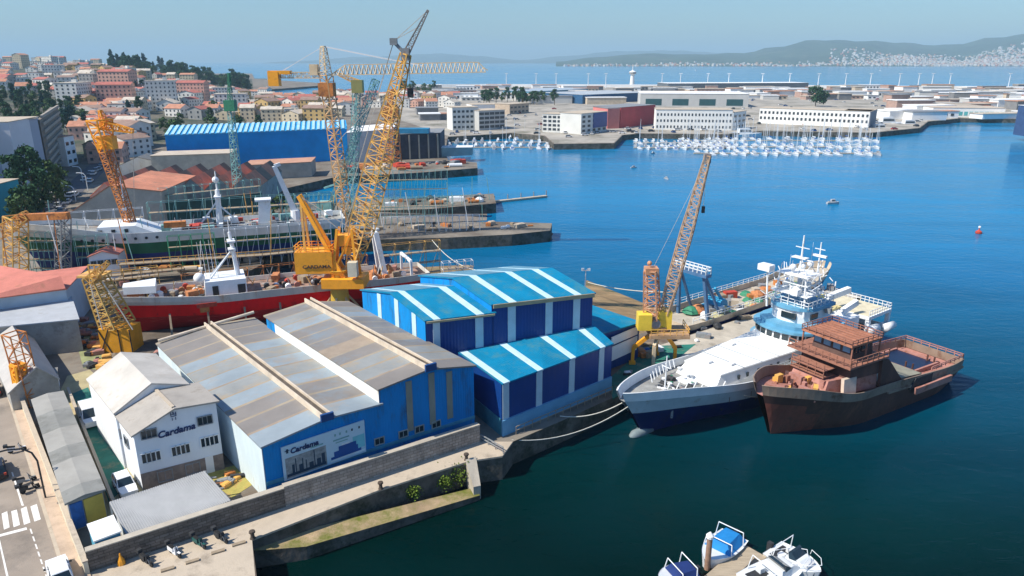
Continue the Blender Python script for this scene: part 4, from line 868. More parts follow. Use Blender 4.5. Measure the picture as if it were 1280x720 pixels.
piece(D1, 'stern_arch', white, lambda M: (M.beam((46, -3.4, 7.8), (46, -3.2, 11), .4), M.beam((46, 3.4, 7.8), (46, 3.2, 11), .4), M.beam((46, -3.3, 11), (46, 3.3, 11), .45)))
piece(D1, 'anchor_recess', red_p, lambda M: M.box((11.6, -4.86, 8.0), (3, .2, .7)))
piece(D1, 'rust_streak', rusty_or, lambda M: M.box((11.2, -4.80, 7.3), (1.4, .2, .9)))
cols = [red_p, rusty_or, grey, prim_p, white, dark, mat('net_orange', (.5, .2, .08), .95, .3, 3), wood]
for k in range(96):
    x = rq.choice((rq.uniform(1.5, 11), rq.uniform(19, 45), rq.uniform(19, 46))); y = rq.uniform(-1, 1) * (wd3(x / LR) - .9); s_ = rq.choice((rq.uniform(.25, .7), rq.uniform(.4, 1.2)))
    piece(D1, rq.choice(('crate', 'winch', 'net_pile', 'hatch')), rq.choice(cols), (lambda M: M.box((x, y, sh3(x / LR) + s_ / 2 - .1), (s_ * rq.uniform(.8, 2.2), s_, s_), rq.uniform(0, 3))) if k % 3 else (lambda M: (M.tube((x, y - s_ / 2, sh3(x / LR) + .5), (x, y + s_ / 2, sh3(x / LR) + .5), .5, .5, 9))))
for k in range(8):
    x = 35 + rq.uniform(0, 9); y = rq.uniform(-3, 3); piece(D1, 'net_pile', mat('net_orange', (.5, .2, .08)), lambda M: M.lathe((x, y, sh3(x / LR) - .1), [(rq.uniform(.9, 1.6), 0), (1.0, .5), (.4, rq.uniform(.8, 1.6)), (.05, 1.7)], 7))
for c_ in D1.children:
    if c_.name.split('.')[0] not in ('hull', 'deck', 'bulwark', 'crate', 'winch', 'net_pile', 'hatch'): c_.location.z -= .35
for k in range(7):
    x = 6 + k * 5.6
    for s in (-1, 1): tag(piece(None, 'hull_prop', wood, lambda M: M.beam(tuple((bR + dR * x + V((-dR.y, dR.x)) * s * 5.6)) + (3,), tuple((bR + dR * x + V((-dR.y, dR.x)) * s * (wd3(x / LR) * .92))) + (6.4,), .3)), 'timber prop shoring up the red trawler on the slipway', 'prop', 'props under the red trawler')
# ---------------------------------------------------------------- green, blue and white ship
bG = V((-97, 143)); dG = (V((-39, 163)) - bG); LG = dG.length; dG.normalize()
grn = mat('hull_green', (.01, .13, .06), .5, .2, .3, rust=(.02, .07, .05), rust_amt=.3); blu = mat('hull_blue', (.008, .03, .17), .5, .25, .3, rust=(.02, .05, .12), rust_amt=.35); whg = mat('hull_white', (.68, .7, .68), .6, .12, .4, rust=(.4, .42, .4), rust_amt=.25, stretch=(1, 1, .3))
D2, sh4, wd4, xf4 = ship('green_ship', 'long white, green and blue ship under repair on the slip among scaffolding', bG, dG, LG, 11, 0, 13.0, 10.3, 10.4, 3.2, 4.5, [(.5, 1), (.83, 0), (1.0, 2)], [grn, blu, whg], deck_g, whg, tb=.3, stern_w=.85)
piece(D2, 'forecastle', white, lambda M: block(M, 11, 24, 8.0, 8.6, 10.3, 12.6, 1, 5, .95))
for k in range(9): ph_ = piece(D2, 'porthole', dark, lambda M: M.lathe((0, 0, 0), [(.3, 0), (.3, .12)], 8)); ph_.matrix_local = Matrix.Translation((7 + k * 2.0, -wd4((7 + k * 2.) / LG) - .06, 10.2)) @ Matrix.Rotation(math.pi / 2, 4, 'X')
for k in range(3): piece(D2, 'window', dark, lambda M: M.box((12.5 + k * 2.4, -4.0, 11.7), (.7, .5, .7)))
piece(D2, 'mast', white, lambda M: (M.tube((17, 0, 13.5), (17, 0, 22), .18, .08, 6), M.beam((17, -1.2, 18.5), (17, 1.2, 18.5), .12), M.box((17, 0, 15.5), (.7, 1.4, .5))))
piece(D2, 'mast', white, lambda M: (M.tube((35, 0, 10.5), (35.3, 0, 18.5), .75, .45, 8), M.tube((35.3, 0, 18.5), (35.3, 0, 22.5), .2, .1), M.box((35.2, 0, 17), (1.4, 2.6, .3)), M.ball((35.2, .2, 20.6), .7), M.beam((31, 0, 11), (35, 0, 16), .3), M.beam((39, 0, 11), (35.4, 0, 15), .3)))
piece(D2, 'cargo_crane', white, lambda M: (M.tube((51, 0, 10.5), (51, 0, 13), 1.2, 1, 10), M.beam((51, 0, 12.5), (47.5, 0, 23), 1.1, 1.3, w1=.8), M.beam((47.5, 0, 23), (48.8, 0, 23.4), .7)))
piece(D2, 'funnel', white, lambda M: (block(M, 43, 46, 3, 3, 10.6, 15.5, .4, .1, .9), M.box((44.4, 0, 15.8), (3.4, 3.2, .4))))
for k in range(64):
    x = rq.uniform(24, 60); y = rq.uniform(-1, 1) * (wd4(x / LG) - .9); s_ = rq.uniform(.4, 1.5)
    piece(D2, rq.choice(('crate', 'winch', 'hatch')), rq.choice((white, grey, deck_g, teal_lat, dark, red_p, white)), lambda M: M.box((x, y, 10.5 + s_ / 2), (s_ * rq.uniform(.8, 2.4), s_, s_), rq.choice((0, 1.57, .3))))
piece(D2, 'deck_railing', white, lambda M: M.rail([(26, -5.3, 10.7), (58, -5.2, 10.7)], 1, .04, 1.6))
piece(D2, 'life_boat', rusty_or, lambda M: M.box((26.5, -3.6, 12.3), (4.2, 1.7, 1.1)))
# ---------------------------------------------------------------- work boat with the blue gantry, moored inside the wharf
w0_ = V(AX(16, 18.6)); 
W3, sh5, wd5, xf5 = ship('work_boat', 'long work boat moored inside the wharf, blue gantry frame and nets on its deck', V(AX(70, 18.4)), (w0_ - V(AX(70, 18.4))).normalized(), 45, 8.5, 0, 5.2, 3.6, 3.2, -1.5, 1.5, [(1, 0)], [mat('navy_hull', (.006, .022, .12))], conc, mat('bul_tan', (.55, .45, .33), .8, .2, .6, rust=(.4, .3, .2), rust_amt=.3), tb=.25, stern_w=.9)
piece(W3, 'stern_gantry', mat('gantry_blue', (.07, .16, .3), .5, .2, 1), lambda M: ([M.beam((x, s * 3.2, 3.2), (x + 1.2, s * 2.6, 11.5), .5) for x in (39,) for s in (-1, 1)], [M.beam((35.5, s * 3.2, 3.2), (39.8, s * 2.6, 11.2), .35) for s in (-1, 1)], M.box((40.3, 0, 11.6), (1.4, 7.2, .5))))
piece(W3, 'gantry_rail', white, lambda M: (M.rail([(39.7, -3.5, 11.9), (39.7, 3.5, 11.9), (41, 3.5, 11.9), (41, -3.5, 11.9), (39.7, -3.5, 11.9)], 1.1, .06, .8)))
piece(W3, 'deck_winch', mat('winch_blue', (.03, .3, .5), .5, .2, 1), lambda M: (M.tube((33, -1.6, 4.6), (33, 1.6, 4.6), 1.2, 1.2, 10), M.box((33, 0, 3.8), (3, 4, .9)), M.beam((32, 1, 4.5), (35, 1, 8), .4), M.beam((32, -1, 4.5), (35, -1, 8), .4)))
piece(W3, 'deck_railing', white, lambda M: (M.rail([(10, 4.1, 4.6), (44, 4.1, 4.4)], .9, .04, 1.6), M.rail([(10, -4.1, 4.6), (44, -4.1, 4.4)], .9, .04, 1.6)))
netm = mat('net_khaki', (.4, .38, .22), .95, .4, 2, bump=.8)
for k in range(44):
    x = rq.uniform(6, 40); y = rq.uniform(-3.3, 3.3); s_ = rq.uniform(.5, 1.4)
    if k % 2: piece(W3, 'net_pile', rq.choice((netm, netm, green_p, mat('net_orange', (.5, .2, .08)))), lambda M: M.lathe((x, y, 3.5), [(s_ * 1.3, 0), (s_ * 1.1, s_ * .4), (s_ * .5, s_ * .8), (.05, s_ * .9)], 8))
    else: piece(W3, 'crate', rq.choice((blue_p, wood, red_p, grey, dark, rusty_or, white, conc_l)), lambda M: M.box((x, y, 3.5 + s_ / 2), (s_ * rq.uniform(.8, 2), s_, s_), rq.uniform(0, 3)))
# ================================================================ CRANES
def XP(b): 
    A, B = (b[0], b[1]), (b[0] + 1, b[1])
    def f(px, py, dy=0):
        p = WP(px, py, (A[0], A[1] + dy), (B[0], B[1] + dy)); return p
    return f
cable = mat('steel_cable', (.55, .5, .42), .6, .2, 1)
# big yellow luffing crane with the lettered machine house
cb = V((-29.2, 116.0, 3)); X = XP(cb); rt = root('dock_crane', cb, 'tall yellow luffing crane with lettered machine house standing beside the red trawler', 'crane')
zp = X(430, 333).z; print('crane platform', zp)
def f(M):
    M.lathe(tuple(cb), [(2.1, 0), (1.6, 2.5), (1.35, zp - 4.2), (1.9, zp - 3.4)], 16)
piece(rt, 'pedestal', mat('pedestal_yellow', (.6, .4, .06), .5, .15, .8, rust=(.35, .2, .06), rust_amt=.3), f, smooth=False)
for k in range(6):
    a = k * math.pi / 3 + .4; piece(rt, 'brace', mat('brace_cream', (.6, .45, .25), .6, .2, 1), lambda M: M.beam((cb.x + 4.4 * math.cos(a), cb.y + 4.4 * math.sin(a), 3), (cb.x + 1.4 * math.cos(a), cb.y + 1.4 * math.sin(a), zp - 5.2), .32))
a = X(427, 342); piece(rt, 'turntable', yellow, lambda M: (M.box((a.x + .6, cb.y, zp - 2.4), (7, 5, 1.6)), M.lathe((cb.x, cb.y, zp - 3.4), [(2.2, 0), (2.2, .5)], 16)))
l0, l1 = X(374, 335), X(417, 312)
mh = piece(rt, 'machine_house', yellow, lambda M: M.prism([(l0.x, cb.y - 2.2), (l1.x, cb.y - 1.6), (l1.x, cb.y + 2), (l0.x, cb.y + 1.6)], l0.z - .5, l1.z))
text_on_wall('CARDAMA', .75, (l0.x, cb.y - 2.25), (l1.x, cb.y - 1.65), .58, l0.z + .5, dark, mh, off=.05, squash=1.25, offset=.02, name='lettering')
M = MB(); M.rail([(l0.x, cb.y - 2.1, l1.z), (l1.x, cb.y - 1.6, l1.z), (l1.x, cb.y + 1.9, l1.z), (l0.x, cb.y + 1.5, l1.z), (l0.x, cb.y - 2.1, l1.z)], 1, .05, 1); M.build('railing', yellow, mh)
c0, c1 = X(418, 345), X(446, 285)
piece(rt, 'winch_house', yellow, lambda M: (M.box(((c0.x + c1.x) / 2, cb.y + .4, (X(430, 300).z)), (2.6, 2.4, 1.8)), M.box(((c0.x + c1.x) / 2 + .3, cb.y + .2, X(430, 312).z), (1.5, 2, 1.2), m=0)) and None)
for dy in (-1.3, 1.3):
    piece(rt, 'tower_frame', yellow, lambda M: (M.beam(V((c0.x, cb.y + dy, zp - 2)), V((X(423, 290).x, cb.y + dy * .7, X(423, 285).z)), .4), M.beam(V((X(448, 330).x, cb.y + dy, zp - 2)), V((X(441, 290).x, cb.y + dy * .7, X(441, 285).z)), .4), M.beam(V((c0.x, cb.y + dy, zp - 1)), V((X(441, 290).x, cb.y + dy * .7, X(441, 290).z)), .25)))
    piece(rt, 'back_strut', yellow, lambda M: M.beam(V((X(434, 352).x, cb.y + dy, X(434, 352).z + .5)), V((X(374, 244).x, cb.y + dy * .4, X(374, 244).z)), .45, .6))
    piece(rt, 'back_post', yel2, lambda M: M.beam(V((X(384, 312).x, cb.y + dy, X(384, 312).z)), V((X(377, 250).x, cb.y + dy * .4, X(377, 250).z)), .35))
piece(rt, 'driver_cab', mat('cab_cream', (.6, .55, .42), .5), lambda M: M.box((X(441, 322).x + .4, cb.y - 2.2, zp + .2), (1.5, 1.4, 2.4)))
b0, b1, b2 = X(440, 335), X(507, 68), X(535, 13)
piece(rt, 'boom', yel2, lambda M: M.lattice(b0, b1, 1.4, 1.2, 30, .2, .1, mid=3.0))
piece(rt, 'jib', mat('jib_grey', (.3, .24, .2), .6, .2, 1), lambda M: M.lattice(b1, b2, .9, .25, 10, .12, .06))
hp_ = X(492, 52); piece(rt, 'boom_head', grey, lambda M: (M.beam(b1, hp_, .5), M.box(tuple(hp_), (1.1, .8, 1)), M.box(tuple(b1), (1.2, 1.2, 1.8), m=0)))
piece(rt, 'stay_cable', cable, lambda M: [M.beam(p, q, .09) for p, q in ((hp_, b2), (X(497, 48), X(521, 35)), (hp_, X(470, 125)), (hp_, X(424, 288)), (X(500, 70), X(430, 288)), (X(424, 287), X(374, 245)), (X(441, 287), X(374, 245)), (X(470, 125), X(424, 175)))])
hk = X(513, 116); piece(rt, 'hook_block', dark, lambda M: (M.beam(X(511, 66), hk, .07), M.box(tuple(hk), (.9, .6, 1.4))))
# hammerhead tower crane behind it
tb_ = G(436, 300, 3); X = XP(tb_); rt = root('tower_crane', tb_, 'hammerhead tower crane with a long pale horizontal jib, behind the yellow dock crane', 'crane')
tp, th_ = X(404, 58), X(407, 93)
rot = V((tp.x, tp.y, tp.z)); zj = X(407, 94).z
piece(rt, 'mast', mat('mast_orange', (.62, .35, .14), .6, .25, .3, rust=(.62, .45, .28), rust_amt=.5, rscale=.12), lambda M: M.lattice((tb_.x, tb_.y, 3), (X(408, 98).x, tb_.y, zj), 2.3, 2.1, 26, .22, .12))
piece(rt, 'slewing_platform', rusty_or, lambda M: M.box((X(409, 112).x, tb_.y, X(409, 112).z), (3.4, 3, 3)))
piece(rt, 'cat_head', mat('mast_cream', (.7, .55, .35)), lambda M: M.lattice((X(407, 93).x, tb_.y, zj), tp, 2, .9, 8, .2, .1))
jm = mat('jib_pale', (.72, .55, .34), .6, .15, .5)
def f(M):
    x0, x1 = X(412, 93).x, X(607, 86).x; z0, z1 = zj, X(607, 90).z; hh = 2.2; n = 34; P = []
    for i in range(n + 1):
        t = i / n; x = x0 + (x1 - x0) * t; z = z0 + (z1 - z0) * t; h_ = hh * (min(1, t * 10 + .1) if t < .1 else (1 if t < .94 else max(.15, (1 - t) / .06)))
        P.append(((x, tb_.y - .8, z), (x, tb_.y + .8, z), (x + .5, tb_.y, z + h_)))
    for a, b in zip(P, P[1:]):
        for k in range(3): M.beam(a[k], b[k], .2)
        M.beam(a[0], a[2], .11); M.beam(a[1], a[2], .11); M.beam(a[2], b[0], .11); M.beam(a[2], b[1], .11); M.beam(a[0], b[1], .1)
piece(rt, 'jib', jm, f)
piece(rt, 'counter_jib', jm, lambda M: (M.lattice((X(402, 94).x, tb_.y, zj), (X(340, 96).x, tb_.y, zj), 1.3, 1.2, 12, .2, .1), M.box((X(393, 90).x, tb_.y, zj + 1.2), (1.8, 1.6, 2.4))))
piece(rt, 'counterweight', yellow, lambda M: (M.box((X(343, 98).x, tb_.y, zj - .8), (2.4, 2.2, 3.2)), M.box((X(350, 92).x, tb_.y, zj + .6), (5, 2, .8))))
piece(rt, 'tie_bar', whitec, lambda M: (M.beam(tp, (X(490, 75).x, tb_.y, X(490, 75).z), .3), M.beam((X(490, 75).x, tb_.y, X(490, 75).z), (X(530, 84).x, tb_.y, zj + 2), .25), M.beam(tp, (X(350, 93).x, tb_.y, zj + .6), .12)))
# orange luffing crane over the bows of the two ships
p0 = G(176, 332, 3); X = XP(p0); rt = root('luffing_crane', p0, 'rusty orange luffing crane rising between the green ship and the red trawler', 'crane')
piece(rt, 'pedestal', rusty_or, lambda M: (M.lathe(tuple(p0), [(1.6, 0), (1.1, 3), (1.2, 4.2)], 12), M.box((p0.x, p0.y, 7.4), (4, 3, 1.2)), M.box((p0.x + 2.2, p0.y, 8.4), (2.6, 2.4, 2))))
piece(rt, 'boom', rusty_or, lambda M: M.lattice((p0.x, p0.y, 8), X(133, 190), 1.5, 1.9, 24, .22, .12))
piece(rt, 'boom_top', yellow, lambda M: (M.lattice(X(133, 190), X(124, 150), 1.9, 3.4, 4, .25, .15), M.box(tuple(X(134, 178)), (3.2, 2, 2.6))))
piece(rt, 'jib', yellow, lambda M: (M.lattice(X(124, 155), X(166, 164), 1.8, .7, 9, .2, .12), M.lattice(X(133, 160), X(125, 138), 1.6, .5, 4, .15, .1)))
piece(rt, 'hoist_cable', cable, lambda M: (M.beam(X(166, 164), X(168, 262), .07), M.beam(X(125, 138), X(176, 300), .07)))
# orange crane tower on its box base beside the red bow
p0 = G(147, 441, 3); X = XP(p0); rt = root('crane_tower', p0, 'squat orange lattice crane tower on a box base in front of the red bow', 'crane')
wz = X(147, 412).z
piece(rt, 'base_box', mat('base_orange', (.7, .32, .02), .5, .15, 1, rust=(.4, .18, .04), rust_amt=.3), lambda M: M.prism([(X(127, 440).x, p0.y), (X(166, 440).x, p0.y), (X(166, 440).x, p0.y + 3.4), (X(127, 440).x, p0.y + 3.4)], 3, wz))
piece(rt, 'frame', dark, lambda M: [M.beam((X(x, 440).x, p0.y - .05, 3), (X(x2, 440).x, p0.y - .05, wz), .12) for x, x2 in ((127, 140), (140, 127), (152, 152), (166, 166))])
piece(rt, 'tower', mat('tower_ochre', (.55, .33, .08), .7, .3, .5, rust=(.26, .24, .12), rust_amt=.5, rscale=.5), lambda M: M.lattice((X(140, 412).x, p0.y + 1.7, wz), X(118, 345, 1.7), 3.6, 2.4, 10, .2, .12))
piece(rt, 'stay', cable, lambda M: (M.beam(X(128, 352), X(166, 412), .14), M.beam(X(112, 352), X(128, 412), .14)))
piece(rt, 'top_platform', yel2, lambda M: (M.box(tuple(X(118, 343, 1.7)), (3.6, 3, .3)), M.rail([X(112, 343), X(127, 343)], 1.4, .08, .8), M.lattice(X(112, 350), X(135, 328), 1.2, .5, 5, .12, .1)))
# yellow lattice section by the sidewalk
p0 = G(41, 505, 3); X = XP(p0); rt = root('crane_section', p0, 'upright yellow and rust lattice crane section standing inside the cream wall', 'crane')
piece(rt, 'lattice', rusty_or, lambda M: M.lattice((p0.x, p0.y, 3), X(17, 417), 1.7, 1.9, 6, .12, .08)); piece(rt, 'base', yellow, lambda M: M.lattice((p0.x - .9, p0.y - .5, 3), X(22, 456, -.5), .7, 1.1, 5, .3, .25))
# horizontal girder crane above the green ship bow
p0 = G(60, 352, 3); X = XP(p0); rt = root('girder_crane', p0, 'orange girder on yellow lattice trestle above the green ship bow', 'crane'); zz = X(55, 272).z
piece(rt, 'girder', rusty_or, lambda M: M.beam((X(22, 275).x, p0.y, zz), (X(86, 270).x, p0.y, zz + .4), 1.2, 1.3)); piece(rt, 'trestle', yel2, lambda M: (M.lattice((X(20, 350).x, p0.y, 3), (X(20, 275).x, p0.y, zz), 3, 3, 8, .2, .12)))
piece(rt, 'trestle', grey, lambda M: M.lattice((X(75, 350).x, p0.y + 1, 3), (X(75, 275).x, p0.y + 1, zz), 2, 2, 8, .2, .12))
piece(rt, 'lattice_jib', yel2, lambda M: (M.lattice((X(2, 300).x, p0.y, zz - 3), (X(34, 270).x, p0.y, zz + .5), 2.4, 1.6, 6, .15, .1),))
# pale green cranes further back
p0 = G(300, 262, 3); X = XP(p0); rt = root('lattice_crane', p0, 'thin pale green lattice crane standing in front of the long blue hall', 'crane')
piece(rt, 'mast', teal_lat, lambda M: M.lattice((p0.x, p0.y, 3), X(288, 135), 2.2, 1.2, 22, .18, .1)); piece(rt, 'crane_top', green_p, lambda M: (M.box(tuple(X(288, 132)), (3, 2.4, 3)), M.lattice(X(288, 130), X(286, 92), 1.0, .4, 8, .15, .1)))
p0 = G(440, 268, 3); X = XP(p0); rt = root('lattice_crane', p0, 'grey-green lattice crane with a short yellow jib, just right of the hammerhead tower', 'crane')
piece(rt, 'mast', teal_lat, lambda M: M.lattice((p0.x, p0.y, 3), X(446, 108), 2.2, 1.4, 24, .18, .1)); piece(rt, 'crane_top', mat('olive', (.3, .28, .1)), lambda M: M.box(tuple(X(447, 108)), (3, 2.4, 3.4))); piece(rt, 'jib', yel2, lambda M: M.lattice(X(450, 104), X(424, 93), 1.4, .7, 7, .18, .1))
p0 = G(410, 297, 3); X = XP(p0); rt = root('quay_crane', p0, 'pale turquoise jib crane with a leaning arm at the edge of the slipway', 'crane')
piece(rt, 'pedestal', mat('turq', (.25, .5, .48), .6, .25, .8), lambda M: (M.lathe(tuple(p0), [(1.5, 0), (1, 4), (1.2, 6)], 10), M.box((p0.x, p0.y, 10.5), (3.6, 3, 3.2)))); piece(rt, 'boom', teal_lat, lambda M: (M.lattice((p0.x + 1, p0.y, 10), X(470, 100), 1.2, 1.3, 26, .16, .09)))
piece(rt, 'boom_strut', mat('turq', (.2, .4, .38)), lambda M: (M.beam((p0.x, p0.y, 11), X(435, 225), .5), M.beam(X(435, 225), X(405, 235), .4)))
p0 = G(488, 205, 3); X = XP(p0); rt = root('lattice_crane', p0, 'orange lattice crane with splayed legs in the yard behind the yellow boom', 'crane')
piece(rt, 'mast', rusty_or, lambda M: M.lattice((p0.x, p0.y, 3), X(490, 112), 7, 1.6, 12, .4, .25)); piece(rt, 'machinery', rusty_or, lambda M: M.box(tuple(X(488, 140)), (7, 4, 4)))
# portal crane on the wharf
p0 = V((21.2, 96.4, 3.03)); X = XP(p0); rt = root('portal_crane', p0, 'yellow portal crane with raised rusty lattice boom on the wharf beside the white trawler', 'crane'); zq = X(818, 415).z
for i, (px, py, dy) in enumerate(((790, 455, 0), (816, 462, -2.2), (843, 455, 0), (820, 440, 3.4))):
    ft = X(px, py, dy); ft = V((ft.x, p0.y + dy, 3.03)); kn = V((p0.x + (ft.x - p0.x) * .98, p0.y + dy * .95, zq - 2.4 if i != 1 else zq - 1.4)); tp_ = V((p0.x + (ft.x - p0.x) * .3, p0.y + dy * .3, zq - .2))
    piece(rt, 'leg', yellow if i != 1 else mat('leg_pale', (.62, .5, .33), .6), lambda M: (M.beam(ft, kn, .38, .45), M.beam(kn, tp_, .45, .55), M.box((ft.x, ft.y, 3.25), (.9, .6, .45))))
piece(rt, 'platform', mat('plat_rust', (.42, .26, .14), .7, .3, 1), lambda M: (M.box((p0.x + 1.0, p0.y, zq), (5.6, 4.4, .5)), M.lathe((p0.x, p0.y, zq), [(1.1, 0), (1.1, 1)], 12)))
piece(rt, 'platform_rail', yel2, lambda M: M.rail([(p0.x - 1.7, p0.y - 2.1, zq + .25), (p0.x + 3.7, p0.y - 2.1, zq + .25), (p0.x + 3.7, p0.y + 2.1, zq + .25)], .9, .04, .9))
piece(rt, 'driver_cab', mat('cab_yellow', (.78, .55, .05), .5), lambda M: M.box((X(804, 399).x, p0.y - .6, X(804, 399).z), (1.9, 2, 2.3)))
piece(rt, 'winch_house', mat('cab_yellow', (.78, .55, .05)), lambda M: (M.box((X(830, 400).x, p0.y + .4, X(830, 399).z), (1.9, 2.4, 2.6)), M.box((X(817, 404).x, p0.y, X(817, 404).z), (1.8, 2, 1.6))))
piece(rt, 'machinery', grey, lambda M: (M.tube((X(818, 400).x, p0.y - 1.2, zq + 1.6), (X(818, 400).x, p0.y + .8, zq + 1.6), .7, .7, 10)))
piece(rt, 'backstay_tower', mat('lattice_salmon', (.55, .27, .14), .7, .25, .7, rust=(.6, .5, .4), rust_amt=.3), lambda M: M.lattice(X(815, 398), X(814, 338), 1.9, 1.6, 8, .18, .1))
piece(rt, 'tower_head', mat('lattice_salmon', (.55, .27, .14)), lambda M: (M.box(tuple(X(814, 338)), (1.8, 1.6, .9)), M.ball(tuple(X(812, 329)), .35)))
piece(rt, 'boom', mat('lattice_rust', (.55, .36, .22), .7, .25, .7, rust=(.5, .38, .26), rust_amt=.4), lambda M: M.lattice(X(830, 392), X(885, 195), 1.2, .7, 30, .14, .08, mid=1.5))
piece(rt, 'boom_head', grey, lambda M: M.box(tuple(X(884, 198)), (.9, .7, 1.2))); hk = X(879, 262)
piece(rt, 'hook_cable', cable, lambda M: (M.beam(X(884, 200), hk, .05), M.beam(X(814, 340), X(882, 203), .04)) and None) ; piece(rt, 'hook', dark, lambda M: M.box(tuple(hk), (.4, .3, .9)))

# masts, cable drums and small gear that clutter both slipped ships
for k in range(30):
    x = rq.uniform(3, 44); y = rq.uniform(-3.4, 3.4); z = 8.0; h = rq.uniform(1, 3.2)
    piece(D1, 'deck_pipe', rq.choice((steel_w, rusty_or, grey, yel2)), lambda M: M.beam((x, y, z - .2), (x + rq.uniform(-1.2, 1.2), y + rq.uniform(-.8, .8), z + h), .1))
for k in range(30):
    x = rq.uniform(6, 58); y = rq.uniform(-4, 4); h = rq.uniform(1, 3.5)
    piece(D2, 'deck_pipe', rq.choice((steel_w, white, grey, teal_lat)), lambda M: M.beam((x, y, 10.3), (x + rq.uniform(-1.2, 1.2), y + rq.uniform(-.8, .8), 10.5 + h), .12))
# ================================================================ YARD SHEDS ON THE LEFT
tile_pink = mat('roof_salmon', (.55, .19, .14), .85, .15, .4, wave=(.5, .5), rust=(.4, .16, .1), rust_amt=.3); pale_blue = mat('wall_pale_blue', (.42, .52, .6), .8, .1, .4); grey_wall = mat('wall_grey', (.35, .34, .31), .9, .2, .4, rust=(.2, .19, .17), rust_amt=.4)
def pxhall(name, label, cat, a, b, back, z, prof, wm, rm, group=None, zb=3, over=.25, strips=None):
    """a, b: ground pixels of the front; back: vector along the building (metres); prof z are absolute"""
    A, B = V(g2(*a)), V(g2(*b)); rt = root(name, (A.x, A.y, zb), label, cat, group); hall(rt, A, B, back, zb, prof, wm, rm if isinstance(rm, list) else [rm], over=over, strips=strips); return rt, A, B
def at_z(px, py, z): p = G(px, py, z); return V((p.x, p.y))
# salmon roofed shed
a, b = at_z(-40, 378, 10), at_z(82, 362, 10); rt = root('shed', (b.x, b.y, 3), 'big shed with a salmon pink roof and pale blue wall at the left edge', 'shed')
hall(rt, a, b, V((-4, 13)), 3, [(0, 10), (1, 10)], pale_blue, [tile_pink]); 
c = at_z(80, 346, 11.5)
M = MB(); p, q, r_, s_ = at_z(-40, 378, 10.3), at_z(82, 361, 10.3), at_z(76, 345, 12), at_z(-40, 325, 12); M.face([(p.x, p.y, 10.35), (q.x, q.y, 10.35), (r_.x, r_.y, 12), (s_.x, s_.y, 12)]); M.face([(q.x, q.y, 10.2), (r_.x, r_.y, 10.2), (r_.x, r_.y, 12)]); M.build('roof_slope', tile_pink, rt)
# flat pale roof
a, b = at_z(-30, 412, 8), at_z(97, 400, 8); rt = root('shed', (b.x, b.y, 3), 'low shed with a flat pale grey roof below the pale blue wall', 'shed')
hall(rt, a, b, at_z(86, 366, 8) - b, 3, [(0, 8), (1, 8)], grey_wall, [mat('roof_pale_flat', (.4, .42, .44), .85, .12, .3, rust=(.3, .3, .28), rust_amt=.3)])
# gabled grey shed next to the wall
a, b = at_z(4, 480, 6), at_z(74, 478, 6); rt = root('shed', (b.x, b.y, 3), 'gabled shed with a pale left slope and darker grey right slope, behind the lattice section', 'shed')
dv = at_z(20, 404, 8) - at_z(55, 462, 8)
hall(rt, at_z(12, 492, 5.5), at_z(73, 476, 5.5), dv, 3, [(0, 5.6), (.62, 8), (1, 5.8)], grey_wall, [mat('roof_shed', (.42, .4, .37), .85, .14, .3)])
rt = root('shed', V3(g2(70, 490), 3), 'tiny white hut with one window below the gabled grey shed', 'hut'); A, B = V(g2(52, 500)), V(g2(74, 494))
hall(rt, A, B, V((-2, 3.5)), 3, [(0, 5.4), (1, 5.2)], white_b, [asb_d], over=.15); window(rt, A, B, .45, 4.1, .9, .7, grey, glass)
# long grey roof
A, B = at_z(84, 628, 6.2), at_z(128, 612, 6.2); dv = at_z(42, 500, 6.2) - A; rt = root('long_shed', (A.x, A.y, 3), 'long narrow shed with a patched dark grey roof along the cream wall', 'shed')
hall(rt, A, B, dv, 3, [(0, 6.1), (.5, 6.3), (1, 6.1)], grey_wall, [mat('roof_patch', (.24, .24, .22), .9, .22, .25, wave=(.6, .45), rust=(.15, .15, .13), rust_amt=.45), mat('roof_patch_b', (.32, .31, .28), .9, .15, .3), mat('roof_light', (.46, .44, .4))], strips=[(0, .08, 0), (.08, .3, 1), (.3, .42, 0), (.42, .6, 1), (.6, .62, 0), (.62, .8, 0), (.8, 1, 1)])
M = MB(); vpanel(M, A, B, .03, .38, 3.2, 5.9, .03, .08, 0); vpanel(M, A, B, .42, .97, 3.2, 5.9, .03, .08, 1); M.build('painted_front', [blue_p, mat('front_yellow', (.62, .45, .08))], rt)
M = MB(); M.beam(tuple(g2(126, 500)) + (3.2,), tuple(g2(146, 640)) + (3.2,), .25, 1.6); 
lw = root('low_wall', V3(g2(146, 640), 3), 'thin pale wall edging the green yard lane', 'wall'); M = MB(); p, q = V(g2(88, 492)), V(g2(146, 636)); n_ = V((q - p).y, ) if False else None; dd = (q - p).normalized(); nn = V((dd.y, -dd.x)); M.prism([p, q, q + nn * .3, p + nn * .3], 3, 4.0); M.build('masonry', conc_l, lw)
